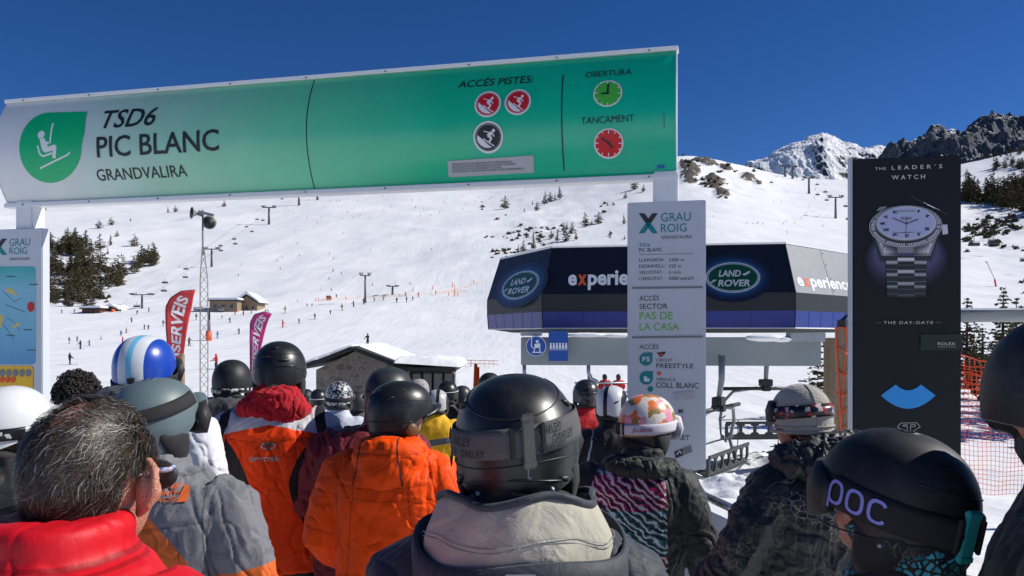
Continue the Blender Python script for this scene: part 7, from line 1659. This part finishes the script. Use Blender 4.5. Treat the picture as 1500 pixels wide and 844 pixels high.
# --- colourful youngster with the patterned helmet
def zebra(nt, tc, col):
    w = N(nt, 'ShaderNodeTexWave', Scale=13.0, Distortion=7.0, Detail=2.0); w.inputs['Detail Scale'].default_value = 1.6; mp = N(nt, 'ShaderNodeMapping'); mp.inputs['Rotation'].default_value = (0, .9, .3); nt.links.new(tc.outputs['Object'], mp.inputs['Vector']); nt.links.new(mp.outputs[0], w.inputs['Vector'])
    sp = N(nt, 'ShaderNodeSeparateXYZ'); nt.links.new(tc.outputs['Object'], sp.inputs[0]); r = N(nt, 'ShaderNodeValToRGB'); r.color_ramp.interpolation = 'CONSTANT'
    mr = N(nt, 'ShaderNodeMapRange'); mr.inputs['From Min'].default_value = .85; mr.inputs['From Max'].default_value = 1.55; nt.links.new(sp.outputs[2], mr.inputs['Value']); n = N(nt, 'ShaderNodeTexNoise', Scale=4.0); nt.links.new(tc.outputs['Object'], n.inputs['Vector'])
    ad = N(nt, 'ShaderNodeMath', operation='MULTIPLY_ADD'); nt.links.new(n.outputs['Fac'], ad.inputs[0]); ad.inputs[1].default_value = .12; nt.links.new(mr.outputs[0], ad.inputs[2]); nt.links.new(ad.outputs[0], r.inputs['Fac'])
    es = r.color_ramp.elements
    while len(es) < 5: es.new(.5)
    for e, (p, c) in zip(es, ((0, srgb(24, 120, 128)), (.20, srgb(178, 22, 84)), (.42, srgb(26, 112, 120)), (.72, srgb(188, 24, 92)), (.93, srgb(40, 140, 150)))): e.position = p; e.color = c4(c)
    r2 = N(nt, 'ShaderNodeValToRGB'); r2.color_ramp.interpolation = 'CONSTANT'; r2.color_ramp.elements[0].color = (.012, .012, .014, 1); r2.color_ramp.elements[1].position = .38; r2.color_ramp.elements[1].color = (1, 1, 1, 1); e = r2.color_ramp.elements.new(.74); e.color = (.5, .5, .5, 1); nt.links.new(w.outputs['Fac'], r2.inputs['Fac'])
    lt = N(nt, 'ShaderNodeMath', operation='LESS_THAN'); lt.inputs[1].default_value = .30; nt.links.new(w.outputs['Fac'], lt.inputs[0]); gt = N(nt, 'ShaderNodeMath', operation='GREATER_THAN'); gt.inputs[1].default_value = .80; nt.links.new(w.outputs['Fac'], gt.inputs[0])
    m1 = N(nt, 'ShaderNodeMix', data_type='RGBA'); nt.links.new(lt.outputs[0], m1.inputs['Factor']); nt.links.new(r.outputs[0], m1.inputs['A']); m1.inputs['B'].default_value = (.012, .012, .014, 1)
    m2 = N(nt, 'ShaderNodeMix', data_type='RGBA'); nt.links.new(gt.outputs[0], m2.inputs['Factor']); nt.links.new(m1.outputs['Result'], m2.inputs['A']); m2.inputs['B'].default_value = (.55, .58, .60, 1); return m2.outputs['Result']
ZJ = cloth_mat('zebra_jacket', (.02, .02, .02), [(.018, .019, .020), (.022, .026, .025)], wr=.35, pattern=zebra)
camo = [srgb(206, 196, 178), srgb(224, 112, 52), srgb(126, 112, 40), srgb(226, 140, 160), srgb(220, 214, 204), srgb(226, 150, 168), srgb(220, 212, 200), srgb(140, 124, 60)]
M_roxy = mat('strap_pink_text', srgb(170, 40, 90), .6)
L_, MhL, hL, bL, _ = person('youngster in a patchwork-patterned helmet with white goggles and a zebra-striped jacket', 947, 577, 3.25, yaw=-14, hyaw=-38, hpitch=3, helm=Helm(.118, .140, .138, -.05, -.03, .045, 2.3), hmat=pat_helm('patchwork_helmet', 26, camo, .35, .9, (1, 1, .8)), body_px=925, vox=.010, folds=.010, seed=61, wide=1.06,
    spec=dict(strap=dict(mat=S_white, w=.046, z=-.002, tilt=.016, frame=S_white, text=[('Julbo', .30, .98, -.30, .52, M_roxy, dict(shear=.2, bold=.01))], clip=-.25, clip_size=(.012, .05), clip_mat=M_dark)),
    jacket=dict(mat=ZJ, regions=[lambda x, y, z: np.abs(x)-.165+.22*np.maximum(0, z-1.36), lambda x, y, z: np.minimum(z-1.455-.05*np.abs(x), .3)]), hood=dict(mat=cloth_mat('dark_green_hood', srgb(34, 38, 36), [], wr=.4), balls=[((0, -.10, 1.475), (.15, .075, .050)), ((-.09, -.05, 1.48), (.08, .08, .042)), ((.09, -.05, 1.48), (.08, .08, .042))]),
    arms={1: ((.31, -.02, 1.14), (.31, .16, .94)), -1: ((.28, 0, 1.14), (.22, .2, 1.04))})
# --- white helmet with black stripes, and red jacket with dark helmet
person('person in a white helmet with black stripes, behind the patchwork helmet', 897, 565, 5.4, yaw=0, hyaw=-18, hmat=stripe_helm('white_black_helmet', [(0, (.012, .012, .014)), (.16, (.62, .63, .64)), (.36, (.012, .012, .014)), (.47, (.62, .63, .64)), (.60, (.62, .63, .64)), (.80, (.012, .012, .014)), (.9, (.62, .63, .64))]), vox=.017, seed=63, spec=dict(vents=[(.5, .03, .05, .4)]), jacket=dict(mat=cloth_mat('black_white_jacket', (.014, .014, .016), [(.5, .55, .6)], wr=.3), regions=[lambda x, y, z: .006-np.abs(np.abs(x)-.16-.2*(1.4-z))]))
RJ2 = cloth_mat('scarlet_jacket', srgb(190, 22, 30), [], wr=.4)
person('person in a black ribbed helmet and a red jacket, left of the white striped helmet', 859, 556, 6.9, hmat=pat_helm('black_mottled_helmet', 40, [(.012, .012, .014), (.03, .03, .034), (.012, .012, .014), (.07, .075, .08)]), jacket=dict(mat=RJ2), vox=.02, seed=65, spec=dict(ribs=[(.03, -1.5, 1.5, .004)], vents=[(.2, .07, .04, 0), (-.3, .07, .04, 0)]))
# --- yellow jacket
YJ = cloth_mat('yellow_jacket', srgb(226, 172, 20), [srgb(90, 92, 96)], wr=.4)
person('person in a yellow jacket with a grey band across the back', 640, 571, 7.6, yaw=0, hmat=stripe_helm('white_dark_helmet', [(0, (.02, .02, .02)), (.3, (.45, .45, .46)), (.5, (.02, .02, .02)), (.62, (.45, .45, .46)), (.85, (.02, .02, .02))]), jacket=dict(mat=YJ, regions=[lambda x, y, z: .032-np.abs(z-1.27-.14*x)]), vox=.02, seed=67, wide=1.1, spec={})
# --- beanie man with ski poles
def circuit(nt, tc, col):
    v = N(nt, 'ShaderNodeTexVoronoi', feature='DISTANCE_TO_EDGE', Scale=34.0); v.inputs['Randomness'].default_value = .85; mp = N(nt, 'ShaderNodeMapping'); mp.inputs['Scale'].default_value = (1, 1, 1.5); nt.links.new(tc.outputs['Object'], mp.inputs['Vector']); nt.links.new(mp.outputs[0], v.inputs['Vector'])
    n = N(nt, 'ShaderNodeTexNoise', Scale=7.0, Detail=3.0); nt.links.new(tc.outputs['Object'], n.inputs['Vector']); lt = N(nt, 'ShaderNodeMath', operation='LESS_THAN'); lt.inputs[1].default_value = .04; nt.links.new(v.outputs['Distance'], lt.inputs[0]); gt = N(nt, 'ShaderNodeMapRange'); gt.inputs['From Min'].default_value = .5; gt.inputs['From Max'].default_value = .7; nt.links.new(n.outputs['Fac'], gt.inputs['Value'])
    mu = N(nt, 'ShaderNodeMath', operation='MULTIPLY'); nt.links.new(lt.outputs[0], mu.inputs[0]); nt.links.new(gt.outputs[0], mu.inputs[1]); m1 = N(nt, 'ShaderNodeMix', data_type='RGBA'); nt.links.new(mu.outputs[0], m1.inputs['Factor']); m1.inputs['A'].default_value = (.012, .012, .013, 1); m1.inputs['B'].default_value = (.26, .24, .17, 1); return m1.outputs['Result']
CJ = cloth_mat('black_line_pattern_jacket', (.012, .012, .013), [], wr=.5, pattern=circuit, rough=.45, spec=.45)
O_, MhO, _, _, kO = person('man in a grey fleece beanie with goggles and a black line-patterned jacket', 1181, 556, 2.75, yaw=14, hyaw=26, hpitch=4, headgear='beanie', skin=M_skin2, body_px=1204, vox=.010, folds=.014, seed=71, wide=1.12, hood=dict(mat=CJ, amp=.022, balls=[((.03, -.10, 1.50), (.17, .10, .10)), ((-.09, -.05, 1.50), (.09, .10, .07)), ((.12, -.04, 1.52), (.09, .10, .08)), ((.06, -.13, 1.44), (.15, .07, .09))]), jacket=dict(mat=CJ),
    arms={-1: ((.36, -.02, 1.16), (.44, .10, .98)), 1: ((.30, -.02, 1.13), (.25, .18, 1.0))})
hbn = Helm(.094, .115, .125, -.06, -.055, .005, 2.15); bn = MB(); rows = hbn.shell(64, 26); bn.loft(rows, 0, caps=False); bn.add([Vector((0, 0, hbn.zt))], []); bn.f += [(bn.n-1, k, (k+1) % 64) for k in range(64)]; bn.mi += [0]*64
M_fleece = cloth_mat('grey_fleece', srgb(166, 160, 148), [], rough=.95, wr=.55, wscale=60, sheen=.5); o = bn.build('beanie', [M_fleece], O_, smooth=True); o.matrix_local = MhO; beo = o
q = MB()
for s_ in (-.5, .5): q.tube([hbn.pt(s_*2*math.pi/2*.9 if False else (s_*1.2 if z < .12 else s_*1.2), z, .002) for z in (-.03, 0, .03, .06, .09, .11, .12)], .0022, 6)
q.tube([hbn.pt(-2.3+4.6*k/30, -.03, .003) for k in range(31)], .0035, 6); q.build('seam', [M_fleece], beo, smooth=True)
q = MB(); q.tube([hbn.pt(-2.9+5.8*k/40, -.048, .001) for k in range(41)], .006, 8); q.build('cuff', [M_fleece], beo, smooth=True)
q = MB(); rows = []
for k in range(49):
    ph = -2.1+4.2*k/48; zc = .022+.006*math.cos(ph); rows.append([hbn.pt(ph, zc-.021, .004), hbn.pt(ph, zc-.021, .008), hbn.pt(ph, zc, .009), hbn.pt(ph, zc+.021, .008), hbn.pt(ph, zc+.021, .004)])
q.loft(rows, 0, caps=True); q.build('goggle_strap', [pat_helm('floral_strap', 70, [(.016, .015, .018), (.016, .015, .018), srgb(210, 190, 190), (.016, .015, .018), srgb(160, 40, 50), (.02, .02, .024)])], beo, smooth=True)
q = MB(); rows = []
for k in range(21):
    ph = math.pi+(k-10)/10*1.05; rows.append([hbn.pt(ph, -.012, -.005), hbn.pt(ph, -.012, .016), hbn.pt(ph, .025, .020), hbn.pt(ph, .055, .016), hbn.pt(ph, .057, -.004)])
q.loft(rows, 0, caps=True); q.build('goggles', [M_dark], beo, smooth=True)
hair_strands(O_, MhO, 700, 8, lambda d, r: d.y < .3 and -.75 < d.z < -.3, .03, [(.03, .02, .015), (.07, .05, .035)], 'hair')
# his ski poles, held upright in the left glove
Wl = Vector((-.44, .10, .98)); wpos = O_.matrix_basis @ (Wl+Vector((-.03, .05, -.04))) if False else (Matrix.Translation(O_.location) @ Matrix.Rotation(O_.rotation_euler.z, 4, 'Z') @ Matrix.Scale(kO, 4)) @ Vector((-.47, .17, .90))
for i_, (dx, lean) in enumerate(((-.012, .05), (.022, -.02))):
    sp = thing('ski_pole', ('black-gripped ski pole standing in the beanie man\'s left glove, the taller one', 'second, shorter ski pole in the beanie man\'s left glove')[i_], 'ski pole', (wpos.x+dx, wpos.y, ground_z(wpos.x, wpos.y)))
    hz_ = wpos.z-sp.location.z+(.14 if i_ == 0 else .10); m = MB(); m.tube([(lean, 0, 0), (0, 0, hz_-.12)], [.006, .0085], 8); m.build('shaft', M_steel, sp, smooth=True)
    m = MB(); m.tube([(0, 0, hz_-.14), (0, .004, hz_-.10), (0, 0, hz_-.05), (0, .006, hz_-.015), (0, .012, hz_)], [.013, .016, .0145, .018, .012], 12); m.build('grip', M_dark, sp, smooth=True)
    m = MB(); m.tube([(lean*.93, 0, .06), (lean*.93, 0, .075)], .045, 14); m.build('basket', M_dark, sp, smooth=True)
# --- black helmet with lilac letters, close on the right, looking left
def stones(nt, tc, col):
    v = N(nt, 'ShaderNodeTexVoronoi', feature='DISTANCE_TO_EDGE', Scale=62.0); v2 = N(nt, 'ShaderNodeTexVoronoi', Scale=62.0); mp = N(nt, 'ShaderNodeMapping'); mp.inputs['Scale'].default_value = (1, 1, 1.25)
    nt.links.new(tc.outputs['Object'], mp.inputs['Vector']); [nt.links.new(mp.outputs[0], q.inputs['Vector']) for q in (v, v2)]
    gt = N(nt, 'ShaderNodeMath', operation='GREATER_THAN'); gt.inputs[1].default_value = .13; nt.links.new(v.outputs['Distance'], gt.inputs[0]); sp = N(nt, 'ShaderNodeSeparateColor'); nt.links.new(v2.outputs['Color'], sp.inputs[0]); r = N(nt, 'ShaderNodeValToRGB'); r.color_ramp.elements[0].color = c4(srgb(20, 92, 104)); r.color_ramp.elements[1].color = c4(srgb(70, 178, 190)); nt.links.new(sp.outputs[0], r.inputs['Fac'])
    m1 = N(nt, 'ShaderNodeMix', data_type='RGBA'); nt.links.new(gt.outputs[0], m1.inputs['Factor']); m1.inputs['A'].default_value = (.01, .012, .013, 1); nt.links.new(r.outputs[0], m1.inputs['B']); return m1.outputs['Result']
M_gait = cloth_mat('pebble_neck_gaiter', (.02, .02, .02), [], pattern=stones, wr=.25); M_lil = mat('letter_lilac', srgb(132, 138, 214), .55, var=.04); M_tealp = mat('teal_clip', srgb(60, 176, 172), .35, var=.1); M_scr = mat('script_grey', (.10, .09, .11), .5)
hp = Helm(.122, .150, .146, -.082, -.060, .030, 2.2)
P_, MhP, hP, bP, kP = person('youngster in a black helmet with lilac letters on the goggle strap', 1330, 634, 1.36, yaw=26, hyaw=26, hpitch=-9, helm=hp, hmat=H_black, vox=.009, folds=.008, seed=81, jacket=dict(mat=bkj), skin=M_skin2,
    spec=dict(strap=dict(mat=S_black, w=.058, z=.004, tilt=.020, clip=-.42, clip_size=(.034, .100), clip_off=.004, clip_mat=M_tealp, text=[], gz=.0, gd=.5, gw=.88), joints=[(lambda ph: -.048+.01*math.cos(ph), -2.6, 2.6), (lambda ph: .055+.02*math.cos(ph+2), -1.2, .9)], screws=[(-1.5, -.058)]),
    hood=dict(mat=M_gait, amp=.006, balls=[((0, .0, 1.535), (.092, .10, .075)), ((0, .035, 1.60), (.088, .100, .062)), ((0, .02, 1.49), (.105, .11, .06)), ((0, -.02, 1.565), (.085, .085, .05))]))
q = MB()   # three rounded letters drawn as bands on the strap, read from the front of the head backwards
def strap_ring(cx, cy, rx, ry, w, a0, a1, n=26):
    A0 = np.linspace(a0, a1, n)
    for a, b2 in zip(A0, A0[1:]):
        pw = lambda an, s_: bP(-(cx+(rx-s_)*math.copysign(abs(math.cos(an))**.75, math.cos(an))), cy+(ry-s_*2.4)*math.copysign(abs(math.sin(an))**.75, math.sin(an)), .0105)
        q.add([pw(a, 0), pw(b2, 0), pw(b2, w), pw(a, w)], [(0, 1, 2, 3)])
C0 = 2.13; st_ = -.275; 
for cx, kind in ((C0, 'p'), (C0+st_, 'o'), (C0+2*st_, 'c')):
    fx = lambda v: v
    rx, ry = .116, .37
    if kind == 'c': strap_ring(cx, 0, rx, ry, 0.04, -math.pi+.62, math.pi-.62)
    else: strap_ring(cx, 0, rx, ry, 0.04, -math.pi, math.pi)
    if kind == 'p': q.add([bP(-(cx+rx), .05, .0105), bP(-(cx+rx-.04), .05, .0105), bP(-(cx+rx-.04), -.55, .0105), bP(-(cx+rx), -.55, .0105)], [(0, 1, 2, 3)])
q.build('lettering', [M_lil], hP)
v, f = text2d('Ollechom', 1, shear=.35); x0, x1 = v[:, 0].min(), v[:, 0].max(); q = MB()
q = MB()
for i_ in range(4): q.tube([hp.pt(-(1.45-.18*i_-.16*k/12+.03*math.sin(k*1.3)), -.058-.004*i_+.014*math.sin(k*.9+i_), .002) for k in range(13)], .0009, 5)
q.build('signature', [M_scr], hP)
# --- helmeted profile cut by the right edge
hq = Helm(.125, .150, .145, -.080, -.070, -.012, 2.3)
Q_, MhQ, hQ, _, _ = person('person in a black peaked helmet seen in dark profile at the right picture edge', 1678, 452, 1.16, hoff=(0, .03, -.05), body_px=1640, yaw=52, hyaw=34, hpitch=4, helm=hq, hmat=H_black, vox=.010, folds=.008, seed=83, jacket=dict(mat=bkj), skin=M_skin2, spec=dict(ribs=[(lambda ph: .03+.02*math.cos(ph), -2.6, 2.6, .004)]), wide=1.2,
    hood=dict(mat=cloth_mat('black_balaclava', (.012, .012, .013), []), amp=.004, balls=[((-.0, .066, 1.575), (.070, .072, .040)), ((0, .135, 1.565), (.035, .035, .014)), ((0, .03, 1.53), (.09, .10, .06))]))
# --- heads further down the queue
pm = pat_helm('black_white_scrawl_helmet', 75, [(.014, .014, .016), (.55, .56, .58), (.014, .014, .016), (.3, .3, .32)])
bw = cloth_mat('blue_white_jacket', srgb(188, 192, 204), [srgb(40, 66, 130)], wr=.35)
person('person in a black and white scrawl-patterned helmet and a white and navy jacket', 496, 559, 6.9, hmat=pm, jacket=dict(mat=bw, regions=[lambda x, y, z: .05-np.abs(z-1.30-.3*np.abs(x))]), vox=.02, seed=85, spec=dict(strap=dict(mat=S_black, w=.034, z=-.01)))
gq = 'small heads far down the queue'
far_person('person in a plain black helmet between the pale-shouldered jacket and the scrawl helmet', 447, 570, 10.5, cloth_mat('grey_far_jacket', (.10, .10, .11), []), H_black, group=gq)
far_person('person in a black helmet and blue jacket, touching the left of the scrawl-patterned helmet', 466, 570, 10.0, cloth_mat('blue_far_jacket', srgb(40, 110, 190), []), H_satin, group=gq, spec=dict(strap=dict(mat=S_white, w=.01, z=.02, goggles=False)))
far_person('person in a dark helmet half hidden beside the maroon jacket', 524, 573, 8.8, cloth_mat('dark_far_jacket', (.02, .02, .024), []), H_char, group=gq)
far_person('person in a shiny black helmet with a pale mark, right of the yellow jacket', 655, 558, 8.6, cloth_mat('black_far_jacket', (.015, .015, .017), []), H_satin, group=gq, spec=dict(strap=dict(mat=S_white, w=.008, z=.03, goggles=False)))
far_person('person in a plain dark helmet between the yellow jacket and the big central helmet', 677, 565, 9.6, cloth_mat('black_far_jacket_b', (.02, .018, .018), []), H_char, group=gq)
far_person('person in a ribbed black helmet peeping over the big central helmet', 717, 546, 8.4, cloth_mat('black_far_jacket_c', (.015, .015, .017), []), H_black, group=gq, spec=dict(ribs=[(.05, -1.5, 1.5, .004), (.02, -1.5, 1.5, .004)]))
far_person('person in a furry pale grey hat before the hut porch', 613, 555, 9.0, cloth_mat('grey_far_jacket_b', (.16, .15, .15), []), pat_helm('fur_hat', 90, [(.3, .29, .28), (.4, .38, .36), (.2, .19, .18)], .9), group=gq)
for px, lb in ((864, 'leftmost of three people in red by the railing behind the queue'), (886, 'middle one of three people in red by the railing behind the queue'), (906, 'person in red behind the queue, nearest the information board')):
    far_person(lb, px, 548, 44.0, RJ2, H_char if px != 886 else H_black, group='people in red by the fence')
pf = at(885, 561, 43.4); m = MB(); gz_ = ground_z(pf.x, 43.4)
m.tube([(pf.x-1.6, 43.4, pf.z), (pf.x+1.4, 43.4, pf.z)], .05, 8); m.tube([(pf.x-1.6, 43.4, pf.z-.5), (pf.x+1.4, 43.4, pf.z-.5)], .04, 8)
for dx in (-1.5, 0, 1.3): m.tube([(pf.x+dx, 43.4, gz_-.1), (pf.x+dx, 43.4, pf.z)], .045, 8)
tag(m.build('metal_railing', M_steel, None, smooth=True), 'metal railing in front of the three people in red', 'railing')
